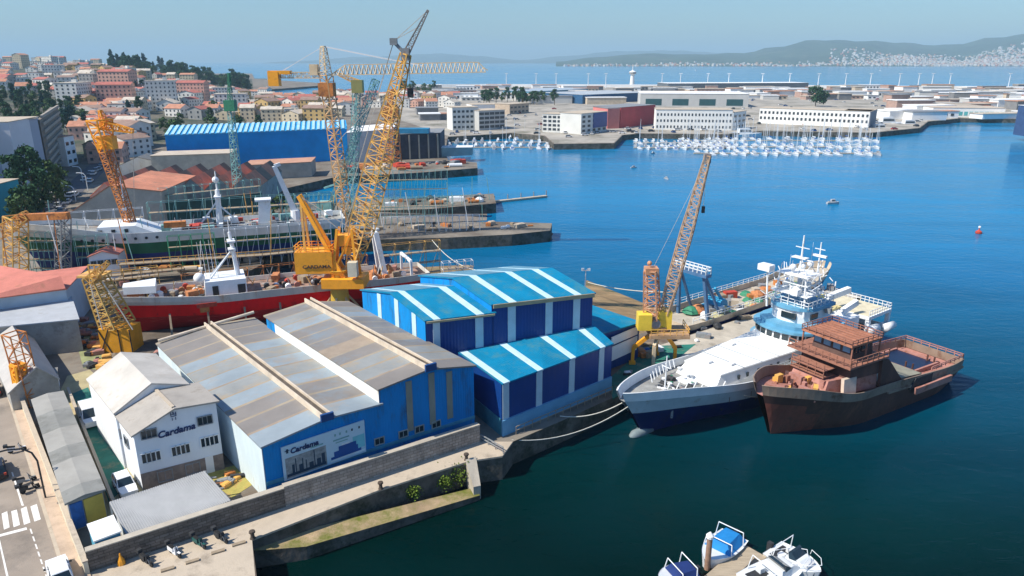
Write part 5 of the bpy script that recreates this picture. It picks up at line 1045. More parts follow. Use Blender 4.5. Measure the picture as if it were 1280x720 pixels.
# corrugated canopy
pts = [G(139, 643, 6.2), G(160, 678, 5.6), G(289, 625, 5.6), G(257, 590, 6.2)]; cA, cB = WA - Wn * .75, WB - Wn * .75; pts = [G(137, 629, 6.0), WP(161, 677, cA, cB), WP(289, 627, cA, cB), G(256, 590, 6.2)]; print('canopy', pts)
rt = root('canopy', V3(pts[1], 3), 'pale corrugated metal canopy roof beside the office building', 'canopy'); M = MB(); M.hexa(pts, [p + V((0, 0, .12)) for p in pts])
for k in range(44): a_, b_ = pts[0].lerp(pts[3], (k + .5) / 44), pts[1].lerp(pts[2], (k + .5) / 44); M.beam(a_ + V((0, 0, .13)), b_ + V((0, 0, .13)), .1, .09)
M.build('roof', mat('canopy_sheet', (.4, .4, .39), .55, .08, .8, wave=(.56, .3)), rt)
for p in pts: piece(rt, 'post', grey, lambda M: M.beam((p.x, p.y + .15, 3), (p.x, p.y + .15, p.z), .18))
p = [V((q.x, q.y)) for q in pts]; M = MB(); c = sum(p, V((0, 0))) / 4; p = [c + (q - c) * .93 for q in p]; M.prism(p, 3.0, [5.6, 4.5, 4.9, 5.8]) ; M.build('store_wall', mat('store_wall', (.55, .56, .55), .8, .1, .5), rt)
# blue kiosk with a white roof
pa = [at_z(110, 656, 5.4), at_z(118, 676, 5.4), at_z(150, 664, 5.4), at_z(141, 645, 5.4)]
rt = root('kiosk', V3(pa[1], 3), 'small blue corrugated kiosk with a white roof between wall and canopy', 'kiosk'); M = MB(); M.prism(pa, 3, 5.3); M.build('wall', mat('kiosk_blue', (.1, .36, .5), .6, .1, .5, wave=(.5, .3)), rt); M = MB(); c = sum(pa, V((0, 0))) / 4; M.prism([c + (q - c) * 1.08 for q in pa], 5.32, 5.45); M.build('roof', whitec, rt)
# oddments in the yard
rq = random.Random(21)
def oddments(n, poly, name, label, cat, group, mats, smin, smax, z=3.04, flat=1):
    xs = [p[0] for p in poly]; ys = [p[1] for p in poly]; k = 0; t = 0
    while k < n and t < n * 60:
        t += 1; px, py = rq.uniform(min(xs), max(xs)), rq.uniform(min(ys), max(ys))
        if not inpoly(px, py, poly): continue
        p = g2(px, py); s_ = rq.uniform(smin, smax); M = MB(); rz = rq.uniform(0, 3); kind = rq.random()
        if kind < .5: M.box((p[0], p[1], z + s_ * .3 * flat), (s_ * rq.uniform(1, 2.2), s_, s_ * .6 * flat), rz); M.box((p[0], p[1], z + s_ * .62 * flat), (s_ * .9, s_ * .7, s_ * .1), rz)
        elif kind < .75: M.tube((p[0] - s_, p[1], z + s_ * .3), (p[0] + s_, p[1] + s_ * .4, z + s_ * .3), s_ * .3, s_ * .3, 9)
        else: M.lathe((p[0], p[1], z), [(s_ * .6, 0), (s_ * .65, s_ * .4), (s_ * .3, s_ * .7), (.05, s_ * .75)], 7)
        tag(M.build(name, rq.choice(mats)), label, cat, group); k += 1
oddments(70, [(100, 400), (128, 408), (140, 450), (200, 440), (190, 420), (215, 455), (160, 462), (110, 462), (95, 430)], 'yard_item', 'small piece of scrap steel lying in the yard by the red bow', 'scrap', 'scrap steel in the yard by the red bow', [rusty_or, grey, wood, prim_p, dark, yel2], .4, 1.3)
oddments(80, [(90, 322), (380, 296), (400, 318), (150, 358), (110, 352)], 'yard_item', 'gear and scrap lying on the ground between the two slipped ships', 'scrap', 'gear between the slipped ships', [rusty_or, grey, wood, prim_p, dark, yel2, white, conc_l], .6, 2.0)
oddments(40, [(775, 480), (800, 455), (870, 428), (985, 375), (975, 368), (850, 415), (790, 440)], 'dock_item', 'small crate or pallet lying on the wharf deck', 'dock gear', 'gear on the wharf deck', [rusty_or, grey, wood, blue_p, white, green_p, dark], .4, 1.3)
oddments(14, [(258, 598), (305, 585), (312, 600), (275, 615)], 'yard_item', 'rusty offcut lying in the yellow corner between office and hall', 'scrap', 'offcuts between office and hall', [rusty_or, grey, dark, yel2], .3, .8)
sheet('yard_floor', [(250, 592), (300, 580), (318, 604), (290, 622)], 3.03, mat('moss_yard', (.35, .3, .08), .95, .3, 1, rust=(.3, .12, .05), rust_amt=.3, rscale=1))
sheet('grass_patch', [(95, 425), (128, 412), (135, 442), (122, 462), (104, 460)], 3.03, mat('patchy_green', (.28, .3, .14), .95, .25, .5))
# staging between the ships: long timber gantries
for (a, b, z_) in (((150, 330), (330, 318), 6.5), ((330, 318), (390, 312), 6.5), ((130, 345), (230, 335), 5.2)):
    A, B = G(*a, z_), G(*b, z_); rt = root('staging', V3(A, 3), {(150, 330): 'long timber staging walkway between the green ship and red trawler', (330, 318): 'short timber staging near the green ship stern', (130, 345): 'low timber staging beside the red trawler bow'}[a], 'staging')
    dd = (B - A).normalized(); M = MB(); M.beam(A, B, 2.2, .15); M.build('walkway', wood, rt); M = MB(); M.rail([A + V((0, -1, 0)), B + V((0, -1, 0))], 1, .05, 1.6); M.build('railing', yel2, rt)
    n = max(2, int((B - A).length / 5))
    for k in range(n + 1): p = A.lerp(B, k / n); piece(rt, 'post', wood, lambda M: M.beam((p.x, p.y, 3), (p.x, p.y, z_), .25))
# yard hut with a salmon roof between the bows
rt, A, B = pxhall('yard_hut', 'small hut with a salmon roof and row of windows between the two bows', 'hut', (116, 352), (152, 348), V((-1, 5)), 3, [(0, 8), (.5, 8.9), (1, 8)], white_b, tile_pink)
for k in range(4): window(rt, A, B, .14 + .24 * k, 6.2, .9, .9, grey, glass)
# scaffolding round the green ship and on the jetties
def scaffold(a, b, z0, z1, label, m=None, bays=6, levels=4, deep=2, net=None):
    A, B = V(a), V(b); rt = root('scaffold', V3(A, z0), label, 'scaffold'); d = (B - A).normalized(); n = V((-d.y, d.x)) * deep; m = m or teal_lat
    M = MB()
    for i in range(bays + 1):
        for o in (V((0, 0)), n): p = A.lerp(B, i / bays) + o; M.beam((p.x, p.y, z0), (p.x, p.y, z1), .09)
        p = A.lerp(B, i / bays)
        for l in range(1, levels + 1): z = z0 + (z1 - z0) * l / levels; M.beam((p.x, p.y, z), (p.x + n.x, p.y + n.y, z), .08)
    for l in range(1, levels + 1):
        z = z0 + (z1 - z0) * l / levels
        for o in (V((0, 0)), n): M.beam((A.x + o.x, A.y + o.y, z), (B.x + o.x, B.y + o.y, z), .08)
    for i in range(bays):
        p, q = A.lerp(B, i / bays), A.lerp(B, (i + 1) / bays); M.beam((p.x, p.y, z0), (q.x, q.y, z1), .06)
    M.build('frame', m, rt)
    for l in range(1, levels):
        z = z0 + (z1 - z0) * l / levels; M = MB(); c = n * .5; M.beam((A.x + c.x, A.y + c.y, z + .1), (B.x + c.x, B.y + c.y, z + .1), deep * .8, .06); M.build('plank', wood, rt)
    if net: M = MB(); M.prism([A - n * .06, B - n * .06, B - n * .08, A - n * .08], z0 + 1, z0 + (z1 - z0) * .62); M.build('netting', net, rt)
gn = mat('green_net', (.03, .09, .08), .9, .3, .3)
def GS(p): return V((bG + dG * p[0] + V((-dG.y, dG.x)) * p[1]))
scaffold(GS((-1, -3.6)), GS((5, -5.6)), 3, 12.5, 'scaffold tower around the green ship bow, nearest the trestle', bays=3, levels=5, deep=1.5)
scaffold(GS((8, -6.6)), GS((14, -6.8)), 3, 11.5, 'scaffold tower with blue planks against the green ship side', bays=3, levels=4, deep=1.2)
scaffold(GS((25, -7.2)), GS((34, -7.2)), 3, 10.5, 'thin green scaffold amidships of the green ship', m=mat('scaf_green', (.06, .3, .16)), bays=4, levels=3, deep=1)
scaffold(GS((20, 8)), GS((60, 8.5)), 3, 15, 'long netted scaffold wall behind the green ship', bays=14, levels=5, deep=2, net=gn)
scaffold(GS((36, -7)), GS((58, -6.6)), 3, 11, 'pale scaffold along the after half of the green ship side', bays=10, levels=3, deep=1, m=steel_w)
scaffold(V((-58, 121)), V((-28, 135)), 3, 9, 'rusty scaffold row just behind the red trawler', bays=12, levels=3, deep=1.2, m=rusty_or)
scaffold(V((-25, 132.5)), V((-14, 137)), 3, 11.5, 'yellow scaffold tower behind the red trawler stern', bays=4, levels=4, deep=1.2, m=yel2)
scaffold(V((-74, 120)), V((-64, 125)), 3, 9.5, 'yellow scaffold tower between the two bows', bays=4, levels=4, deep=1.5, m=yel2)
scaffold(GS((2, 7)), GS((19, 8)), 3, 14, 'thin pale scaffold behind the green ship forecastle', bays=6, levels=5, deep=1.5, m=steel_w)
for k in range(34):
    p = GS((rq.uniform(-4, 62), rq.choice((-8, -9.5, 9, 11)) + rq.uniform(-1, 1))); M = MB(); M.beam((p.x, p.y, 3), (p.x + rq.uniform(-1.5, 1.5), p.y, rq.uniform(9, 17)), .13); tag(M.build('staging_pole', [teal_lat, steel_w, yel2, rusty_or][k % 4]), ['green', 'pale', 'yellow', 'rusty'][k % 4] + ' staging pole standing beside the green ship', 'pole', 'staging poles around the green ship')
scaffold(g2(205, 283), g2(330, 268), 3, 13, 'netted scaffold in front of the sawtooth sheds', bays=12, levels=5, deep=2, net=gn)
for i, (a, b, h) in enumerate((((450, 282), (560, 279), 7), ((480, 292), (600, 288), 4), ((455, 250), (560, 248), 9), ((360, 282), (440, 280), 8), ((440, 262), (600, 256), 3))):
    scaffold(g2(*a), g2(*b), 3, 3 + h, ['green scaffold frames on the rocky jetty', 'low pale railing frames along the near jetty', 'tall green scaffold beyond the middle jetty', 'green scaffold at the landward end of the jetties', 'low scaffold rail on the middle jetty'][i], bays=14, levels=3 if h > 5 else 1, deep=1.5, m=teal_lat if i != 1 else steel_w)
scaffold(G(555, 364, 3).xy, G(592, 360, 3).xy, 3, 8.5, 'pale scaffold cage at the slip behind the blue hall', m=steel_w, bays=4, levels=4, deep=1.5)
# leaning masts / posts along the jetties
for k, px in enumerate((445, 462, 478, 498, 515, 531, 548, 566, 585, 603)):
    p = G(px, 284 - (px - 440) * .03, 3); M = MB(); M.beam(p, (p.x + rq.uniform(-1.5, 1.5), p.y, rq.uniform(8, 13)), .16); tag(M.build('guide_post', teal_lat if k % 2 else steel_w), 'slender slipway guide post standing on the near jetty', 'post', 'guide posts on the jetties')
for px in (470, 500, 530, 560, 590, 612):
    p = G(px, 253 - (px - 450) * .02, 3); M = MB(); M.beam(p, (p.x + rq.uniform(-1, 1), p.y, rq.uniform(7, 11)), .18); tag(M.build('guide_post', teal_lat), 'slender green guide post standing on the middle jetty', 'post', 'guide posts on the middle jetty')
oddments(24, [(450, 292), (680, 284), (680, 280), (520, 280), (450, 285)], 'rubble_or_gear', 'rubble or gear lying on the rocky near jetty', 'rubble_or_gear', 'rubble on the near jetty', [rusty_or, grey, wood, conc_l, white, dark], .5, 1.6)  # loose rubble and gear lying on the jetties, not cargo
oddments(26, [(455, 262), (600, 254), (614, 245), (540, 247), (455, 254)], 'rubble_or_gear', 'rubble or gear lying on the middle jetty', 'rubble_or_gear', 'gear on the middle jetty', [rusty_or, grey, wood, conc_l, white, dark, white], .5, 2.2)
oddments(40, [(430, 219), (590, 208), (594, 204), (480, 203), (430, 208)], 'rubble_or_gear', 'stacked gear on the far jetty in front of the grey hall', 'rubble_or_gear', 'gear on the far jetty', [rusty_or, grey, wood, conc_l, white, red_p, red_p, dark], .8, 3)
p = [G(618, 252, .4), G(683, 245, .4)]; rt = root('pontoon', p[0], 'thin floating pontoon walkway reaching out from the middle jetty', 'pontoon'); M = MB(); M.beam(p[0], p[1], 1.6, .5); M.build('deck', conc_l, rt)
for k in range(5): q = p[0].lerp(p[1], k / 4); piece(rt, 'mooring_pile', grey, lambda M: M.tube((q.x, q.y + 1, -1), (q.x, q.y + 1, 2.2), .18))
# rocks armouring the near jetty edge
rockm = mat('rock', (.14, .115, .09), .95, .4, .8, bump=.6)
M = MB()
for k in range(420):
    t = rq.random(); px = 450 + 240 * t; py = 303 - (px - 440) * .046 + rq.uniform(-2, 4); p = G(px, py, 1.2); r = rq.uniform(.5, 1.2)
    M.lathe((p.x, p.y, rq.uniform(-.8, 1.4)), [(r * rq.uniform(.5, .8), 0), (r, r * .4), (r * rq.uniform(.4, .8), r), (r * .2, r * 1.2)], 6)
o = M.build('rock_armour', rockm); o['kind'] = 'stuff'; tag(o, 'dark boulders piled along the edge of the near jetty', 'rocks')
# ================================================================ LARGER BUILDINGS BEHIND THE YARD
F0 = V((1, .12)).normalized()
salm = mat('saw_roof_orange', (.55, .22, .13), .9, .25, .15, rust=(.3, .17, .11), rust_amt=.4); sawb = mat('saw_roof_brown', (.2, .15, .11), .9, .3, .2)
A, B = V(g2(118, 275)), V(g2(325, 262)); zt_ = 12; n = 6; d = (B - A) / n
for k in range(n):
    a, b = A + d * k, A + d * (k + 1) - d * .004; rt = root('sawtooth_shed', (a.x, a.y, 3), 'sawtooth shed bay with an orange-brown tiled roof in the row behind the green ship', 'shed', 'sawtooth shed bays behind the green ship')
    hall(rt, a, b, V((-.10, 1)) * 34, 3, [(0, 9.5), (.55, 13), (1, 9.5)], grey_wall, [salm, sawb, salm, sawb], strips=[(0, .38, 0), (.38, .6, 1), (.6, .85, 2), (.85, 1, 1)], over=.1)
rt, A, B = pxhall('gabled_shed', 'grey plaster gable wall of a shed with broken patches behind the green ship bow', 'shed', (82, 292), (208, 284), V((-2, 26)), 3, [(0, 7), (.5, 14.5), (1, 12.5)], mat('patchy_plaster', (.42, .4, .35), .95, .2, .2, rust=(.55, .52, .42), rust_amt=.3), salm)
# long blue hall
blue_l = mat('blue_long', (.005, .28, .68), .7, .12, .2, spec=.15); A, B = V(g2(212, 212)), V(g2(436, 200)); rt = root('long_blue_hall', (A.x, A.y, 3), 'long bright blue hall with a ribbed roof edge, behind the beige roofed sheds', 'warehouse'); zE_ = ZAT(168, (A.x, A.y)); 
hall(rt, A, B, V((-6, 26)), 3, [(0, zE_ - .5), (1, zE_ - .5)], blue_l, [mat('blue_roof_pale', (.1, .4, .62), .6)])
nb = 34; z1 = ZAT(153, (A.x - 6, A.y + 26))
for k in range(nb): 
    M = MB(); u0_, u1_ = k / nb, (k + .55) / nb; a, b = A.lerp(B, u0_), A.lerp(B, u1_); o = V((-3, 13)); M.hexa([(a.x, a.y, zE_ - .2), (b.x, b.y, zE_ - .2), (b.x + o.x, b.y + o.y, z1 - .2), (a.x + o.x, a.y + o.y, z1 - .2)], [(a.x, a.y, zE_), (b.x, b.y, zE_), (b.x + o.x, b.y + o.y, z1), (a.x + o.x, a.y + o.y, z1)]); M.build('roof_panel', mat('roof_rib_pale', (.38, .62, .72), .6), rt)
M = MB(); a, b = A, B; o = V((-3, 13)); M.hexa([(a.x, a.y, zE_ - .5), (b.x, b.y, zE_ - .5), (b.x + o.x, b.y + o.y, z1 - .5), (a.x + o.x, a.y + o.y, z1 - .5)], [(a.x, a.y, zE_ - .3), (b.x, b.y, zE_ - .3), (b.x + o.x, b.y + o.y, z1 - .3), (a.x + o.x, a.y + o.y, z1 - .3)]); M.build('roof_slope', mat('blue_mid', (.02, .3, .6), .6), rt)
beige = mat('roof_beige', (.5, .43, .34), .9, .12, .2, rust=(.42, .3, .22), rust_amt=.3); tanr = mat('roof_clay', (.48, .26, .17), .9, .2, .2)
pxhall('beige_shed', 'beige roofed shed with a white gable, in front of the long blue hall', 'shed', (192, 222), (289, 218), V((-2, 14)), 3, [(0, 11), (1, 11)], mat('wall_cream2', (.5, .47, .38), .9, .2, .3), beige)
pxhall('beige_shed', 'shed with a ribbed clay roof, right of the pale green lattice crane', 'shed', (306, 226), (390, 221), V((-2, 14)), 3, [(0, 8.5), (1, 8.5)], mat('wall_stone', (.4, .37, .32), .9, .2, .3), tanr)
pxhall('white_shed', 'white shed with a dark roof, left of the beige roofed shed', 'shed', (148, 222), (192, 215), V((-2, 12)), 3, [(0, 7), (.6, 9.5), (1, 7.5)], white_wall, asb_d)
rt, A, B = pxhall('pale_hall', 'pale ribbed hall with a curved canopy behind the big crane boom', 'warehouse', (436, 203), (494, 200), V((-4, 30)), 3, [(0, 15.5), (1, 16.5)], mat('pale_hall', (.52, .58, .6), .7, .12, .15, rust=(.42, .38, .34), rust_amt=.3), whitec)
# open steel building hall with columns
A, B = V(g2(495, 200)), V(g2(551, 197)); rt = root('open_hall', (A.x, A.y, 3), 'dark open steel hall with pale columns and a blue top, by the far jetty', 'warehouse'); hall(rt, A, B, V((0, 22)), 3, [(0, 14), (1, 14)], mat('dark_hall', (.07, .07, .09), .9, .4, .2), grey)
for k in range(5): u = .08 + k * .21; piece(rt, 'column', conc_l, lambda M: vpanel(M, A, B, u, u + .03, 3, 13.6, .03, .5))
piece(rt, 'blue_top', mat('hoist_blue', (.02, .2, .36)), lambda M: M.box(((A.x + B.x) / 2 - 3, A.y + 6, 15.3), (16, 6, 2)))
rt, A, B = pxhall('pier_hut', 'small white hut at the end of the far jetty', 'hut', (552, 196), (590, 194), V((0, 8)), 3, [(0, 7), (1, 6.5)], mat('hut_grey', (.35, .4, .38), .9, .2, .2), whitec)
# office blocks with window grids
def block_b(name, label, cat, a, b, depth, ztop, wm, rm=None, cols=8, rows=3, wcol=None, group=None, zb=3, wh=1.4, vec=None, ww=.55, first=1.2):
    A, B = V(g2(*a, zb)), V(g2(*b, zb)); rt = root(name, (A.x, A.y, zb), label, cat, group)
    d = (B - A).normalized(); vec = vec or V((-d.y, d.x)) * depth
    hall(rt, A, B, vec, zb, [(0, ztop), (1, ztop)], wm, [rm or conc_l], over=.3)
    if cols:
        L = (B - A).length; hrow = (ztop - zb - first) / rows
        for r in range(rows):
            for c in range(cols): M = MB(); u = (c + .5) / cols; du = ww / cols / 2; vpanel(M, A, B, u - du, u + du, zb + first + hrow * r, zb + first + hrow * r + min(wh, hrow * .6), .03, .08); M.build('window', wcol or glass, rt)
    return rt, A, B
towerw = mat('tower_white', (.62, .64, .68), .85, .06, .1); 
rt, A, B = block_b('apartment_block', 'tall pale grey apartment block at the left edge, with a turquoise lower wing', 'building', (-30, 250), (62, 228), 22, ZAT(148, G(62, 228)), mat('tower_grey', (.36, .4, .48), .85, .06, .1), cols=0)
A2, B2 = B, V(g2(82, 212)); 
block_b('apartment_block', 'tall block with a blank white gable and balconied side, beside the dark trees', 'building', (28, 240), (63, 226), 20, ZAT(146, G(63, 226)), towerw, cols=0)
A3, B3 = V(g2(64, 227)), V(g2(84, 196)); rt = root('apartment_block', (A3.x, A3.y, 3), 'brown balconied face of the tall block above the shaded street', 'building'); M = MB(); zt3 = ZAT(150, G(64, 227)); M.prism([A3, B3, B3 + V((-6, 4)), A3 + V((-1.5, 1))], 3, zt3); M.build('wall', mat('balcony_brown', (.2, .17, .14), .9, .2, .2), rt)
for r in range(9): M = MB(); vpanel(M, A3, B3, .05, .95, 4.5 + r * 2.6, 5.5 + r * 2.6, .03, .7); M.build('balcony', mat('balcony_tan', (.34, .3, .25), .9, .1, .5), rt)
block_b('turquoise_building', 'low turquoise building in front of the pale grey block', 'building', (-40, 285), (30, 262), 10, 12, mat('turq_wall', (.03, .4, .5), .7, .1, .3), cols=0)
block_b('white_building', 'plain white gable-ended house on the street right of the tall block', 'building', (86, 208), (98, 205), 10, 15, whitec, tanr, cols=2, rows=3)
# marina front
greyb = mat('office_grey', (.5, .5, .48), .85, .1, .1); dk = mat('window_dark', (.05, .06, .07), .3, .3, .5)
block_b('marina_building', 'grey and white four-storey office behind the marina, left of the pair', 'building', (566, 163), (598, 162), 14, 17, mat('white_office', (.66, .66, .62), .8, .1, .1), cols=6, rows=4, wcol=dk, ww=.6)
block_b('marina_building', 'dark-banded grey office behind the marina, right of the pair', 'building', (599, 163), (631, 161), 16, 15, greyb, cols=5, rows=4, wcol=dk, ww=.85, wh=2)
block_b('marina_building', 'white marina building with balcony bands next to the blue-fronted office', 'building', (678, 165), (726, 167), 14, 14, mat('white_office', (.66, .66, .62)), cols=8, rows=4, wcol=dk, ww=.7)
rt, A, B = block_b('marina_building', 'white corner office with a blue glazed upper corner, beside the marina', 'building', (726, 168), (758, 164), 16, 15, mat('white_office', (.66, .66, .62)), cols=5, rows=4, wcol=dk, ww=.5)
M = MB(); vpanel(M, A, B, .45, 1, 6, 14.8, .14, .2); M.build('blue_glazing', mat('deep_blue_glass', (.01, .06, .25), .3), rt)
block_b('red_building', 'plain dark red warehouse with a white base beside the marina', 'building', (775, 160), (818, 155), 22, 16, mat('red_clad', (.42, .06, .07), .7, .1, .2), grey, cols=0)
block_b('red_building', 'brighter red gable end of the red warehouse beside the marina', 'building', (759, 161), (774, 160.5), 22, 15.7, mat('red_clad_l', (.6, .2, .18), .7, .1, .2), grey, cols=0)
wo_ = mat('bright_white', (.8, .8, .76), .8, .06, .1)
block_b('long_white_building', 'long white three-storey building with rows of small windows, centre of the port', 'building', (819, 162), (914, 163), 16, 15.5, wo_, cols=22, rows=3, wcol=dk, ww=.42, wh=1.5)
block_b('long_white_building', 'small white block at the right end of the long white building', 'building', (915, 163), (931, 160), 14, 14, wo_, cols=3, rows=3, wcol=dk, ww=.5)
block_b('port_building', 'long white two-storey building with a row of dark windows beside the sailing boats', 'building', (948, 154), (1085, 160), 18, 13.5, wo_, cols=26, rows=2, wcol=dk, ww=.5, wh=1.8, first=3)
block_b('port_building', 'shaded end block of the long white building above the tied-up ferries', 'building', (1086, 160), (1094, 156), 16, 13.5, mat('end_shade_grey', (.25, .27, .3), .9), cols=0)  # shade of the white end wall put into its grey colour
block_b('warehouse', 'white roofed port warehouse with dark green openings behind the long white building', 'warehouse', (800, 133), (935, 134), 60, 15, greyb, whitec, cols=4, rows=1, wcol=mat('dark_green_bay', (.02, .08, .09)), ww=.6, wh=6)
block_b('warehouse', 'wide navy-fronted port warehouse with a grey roof', 'warehouse', (728, 130), (815, 126), 70, 12, mat('navy_front', (.02, .09, .2), .7), mat('wr_grey', (.38, .42, .45), .8), cols=0)
block_b('warehouse', 'grey-roofed warehouse behind the trees, left of the navy warehouse', 'warehouse', (665, 122), (735, 118), 60, 10, mat('shed_blue', (.1, .25, .35), .7), mat('wr_blue', (.33, .4, .46), .8), cols=0)
block_b('warehouse', 'low white harbour shed at the left end of the port', 'warehouse', (590, 140), (640, 139), 20, 9, whitec, cols=8, rows=1, wcol=dk)
block_b('warehouse', 'tan block building just above the left marina office', 'building', (637, 143), (661, 141), 16, 11, mat('tan_block', (.45, .36, .27), .9), cols=5, rows=2, wcol=dk)
block_b('warehouse', 'small orange warehouse among the port sheds', 'warehouse', (552, 125), (568, 124), 20, 8, mat('orange_clad', (.6, .22, .12), .8), cols=0)
block_b('warehouse', 'low dark long shed on the outer breakwater', 'warehouse', (835, 112), (1010, 111), 50, 12, mat('dark_shed', (.1, .12, .14), .8), whitec, cols=0)
block_b('warehouse', 'white harbour building at the right, with a teal base', 'building', (1165, 146), (1255, 147), 25, 10, whitec, mat('wr_tan', (.5, .42, .33), .9), cols=14, rows=1, wcol=mat('teal_doors', (.1, .4, .42)), ww=.7, wh=3)
rt, A, B = block_b('moored_ship', 'dark blue block-like ship stern at the right edge of the port', 'ship', (1266, 168), (1290, 172), 30, 20, mat('ship_navy', (.04, .08, .18), .6), white, cols=0)
# red and orange tiled sheds behind the jib etc
p = G(790, 108); rt = root('control_tower', p, 'white port control tower on the outer breakwater', 'tower'); zt_ = ZAT(89, p)
M = MB(); M.tube(p, (p.x, p.y, zt_ - 6), 4.5, 3, 10); M.build('shaft', whitec, rt); M = MB(); M.lathe((p.x, p.y, zt_ - 6), [(3, 0), (6, 2), (6, 5), (2, 7), (.6, 7.5), (.4, 14)], 12); M.build('cabin', whitec, rt); M = MB(); M.lathe((p.x, p.y, zt_ - 3.6), [(6.1, 0), (6.1, 1.6)], 12); M.build('window_band', dk, rt)
# lamp masts on the breakwater
M0 = None
for k, (px, yt) in enumerate(((633, 92), (670, 95), (695, 90), (735, 89), (757, 90), (827, 91), (850, 91), (884, 88), (910, 89), (952, 87), (986, 92), (1022, 89), (1056, 87), (1087, 91), (1123, 94), (1147, 91), (1164, 93), (1186, 94), (1260, 93))):
    p = G(px, 110, 3); h = ZAT(yt, p) - 3
    if k == 0: 
        M0 = root('lamp_mast', p, 'tall thin lamp mast on the outer breakwater', 'lamp', 'lamp masts along the breakwater', local=True)
        piece(M0, 'pole', white, lambda M: M.tube((0, 0, 0), (0, 0, h), .8, .45, 6)); piece(M0, 'lamp_head', white, lambda M: M.box((0, 0, h), (5, 1.5, 1)))
        c = M0
    else: c = copy_tree(M0)
    c.location = p
# generic port sheds and parked cars
rq = random.Random(77); cols_p = [whitec, whitec, greyb, mat('port_tan', (.5, .42, .32), .9), mat('port_rose', (.4, .27, .22), .9), mat('port_dark', (.2, .2, .2), .8), whitec]; used = []
taken = [(550, 130, 770, 172), (770, 125, 1100, 168)]
k = 0; tries = 0
while k < 200 and tries < 4000:
    tries += 1; px, py = rq.uniform(500, 1290), rq.choice((rq.uniform(111, 126), rq.uniform(111, 150)))
    if any(x0 < px < x1 and y0 < py < y1 for x0, y0, x1, y1 in taken) or any(abs(px - a) < 9 and abs(py - b) < 1.5 for a, b in used): continue
    if not inpoly(*g2(px, py), pp): continue
    used.append((px, py)); p = G(px, py); sx_, sy_, h = rq.uniform(12, 42), rq.uniform(9, 20), rq.uniform(3.5, 8); M = MB(); rz = rq.choice((0, .1, -.1, .2)); M.box((p.x, p.y, 3 + h / 2), (sx_, sy_, h), rz, 0); M.box((p.x, p.y, 3.2 + h), (sx_ + 1, sy_ + 1, .5), rz, 1)
    for q in range(int(sx_ / 5)): M.box((p.x - sx_ / 2 + 2.5 + q * 5, p.y - sy_ / 2 - .05, 3 + h * .5), (2.4, .3, h * .35), 0, 2) if abs(rz) < .01 else None
    wi, ri = rq.randrange(7), rq.randrange(5); tag(M.build('port_shed', [cols_p[wi], [whitec, grey, beige, whitec, tanr][ri], dk]), f'low {["white", "white", "grey", "tan", "brownish", "dark", "white"][wi]} shed with a {["white", "grey", "beige", "white", "clay"][ri]} roof among the port sheds', 'shed', 'low sheds across the port'); k += 1
def car_mesh(cm):
    M = MB(); M.hexa([(-2.1, -.88, .3), (2.1, -.88, .3), (2.1, .88, .3), (-2.1, .88, .3)], [(-2.1, -.85, .85), (2.05, -.85, .8), (2.05, .85, .8), (-2.1, .85, .85)], 0)
    M.hexa([(-1.7, -.8, .85), (1.2, -.8, .85), (1.2, .8, .85), (-1.7, .8, .85)], [(-1.3, -.66, 1.42), (.6, -.66, 1.42), (.6, .66, 1.42), (-1.3, .66, 1.42)], 1)
    M.hexa([(-1.25, -.64, 1.42), (.55, -.64, 1.42), (.55, .64, 1.42), (-1.25, .64, 1.42)], [(-1.2, -.6, 1.47), (.5, -.6, 1.47), (.5, .6, 1.47), (-1.2, .6, 1.47)], 0)
    for x in (-1.3, 1.3):
        for y in (-.8, .8): M.tube((x, y - .1, .32), (x, y + .1, .32), .32, .32, 8, 2)
    return M
carc = [mat('car_white', (.75, .75, .75), .3, .03), mat('car_silver', (.45, .46, .48), .3, .03), mat('car_dark', (.03, .03, .04), .3, .03), mat('car_red', (.4, .03, .03), .3, .03), mat('car_blue', (.03, .08, .25), .3, .03)]
protos = []
for cm in carc: o = car_mesh(cm).build('parked_car', [cm, glass, black]); o.location = (0, 0, 0); protos.append(o); o.data.transform(Matrix.Translation((0, 0, .0)))
n = 0
cc = ['white', 'silver', 'black', 'red', 'blue']
for q in range(4000):
    if n >= 280: break
    px, py = rq.uniform(560, 1200), rq.uniform(112, 172); pz = g2(px, py)
    if not inpoly(*pz, pp) or (676 < px < 935 and py > 160 - 4 and py < 150): continue
    i = rq.choice((0, 0, 0, 1, 1, 2, 3, 4)); o = protos[i] if protos[i].get('label') is None else protos[i].copy()
    if o.name not in C.objects: C.objects.link(o)
    o.location = (pz[0], pz[1], 3.02); o.rotation_euler = (0, 0, rq.choice((0, 1.57, .2, 1.7))); tag(o, f'{cc[i]} car parked somewhere on the port quays behind the marina', 'car', 'cars parked across the port'); n += 1
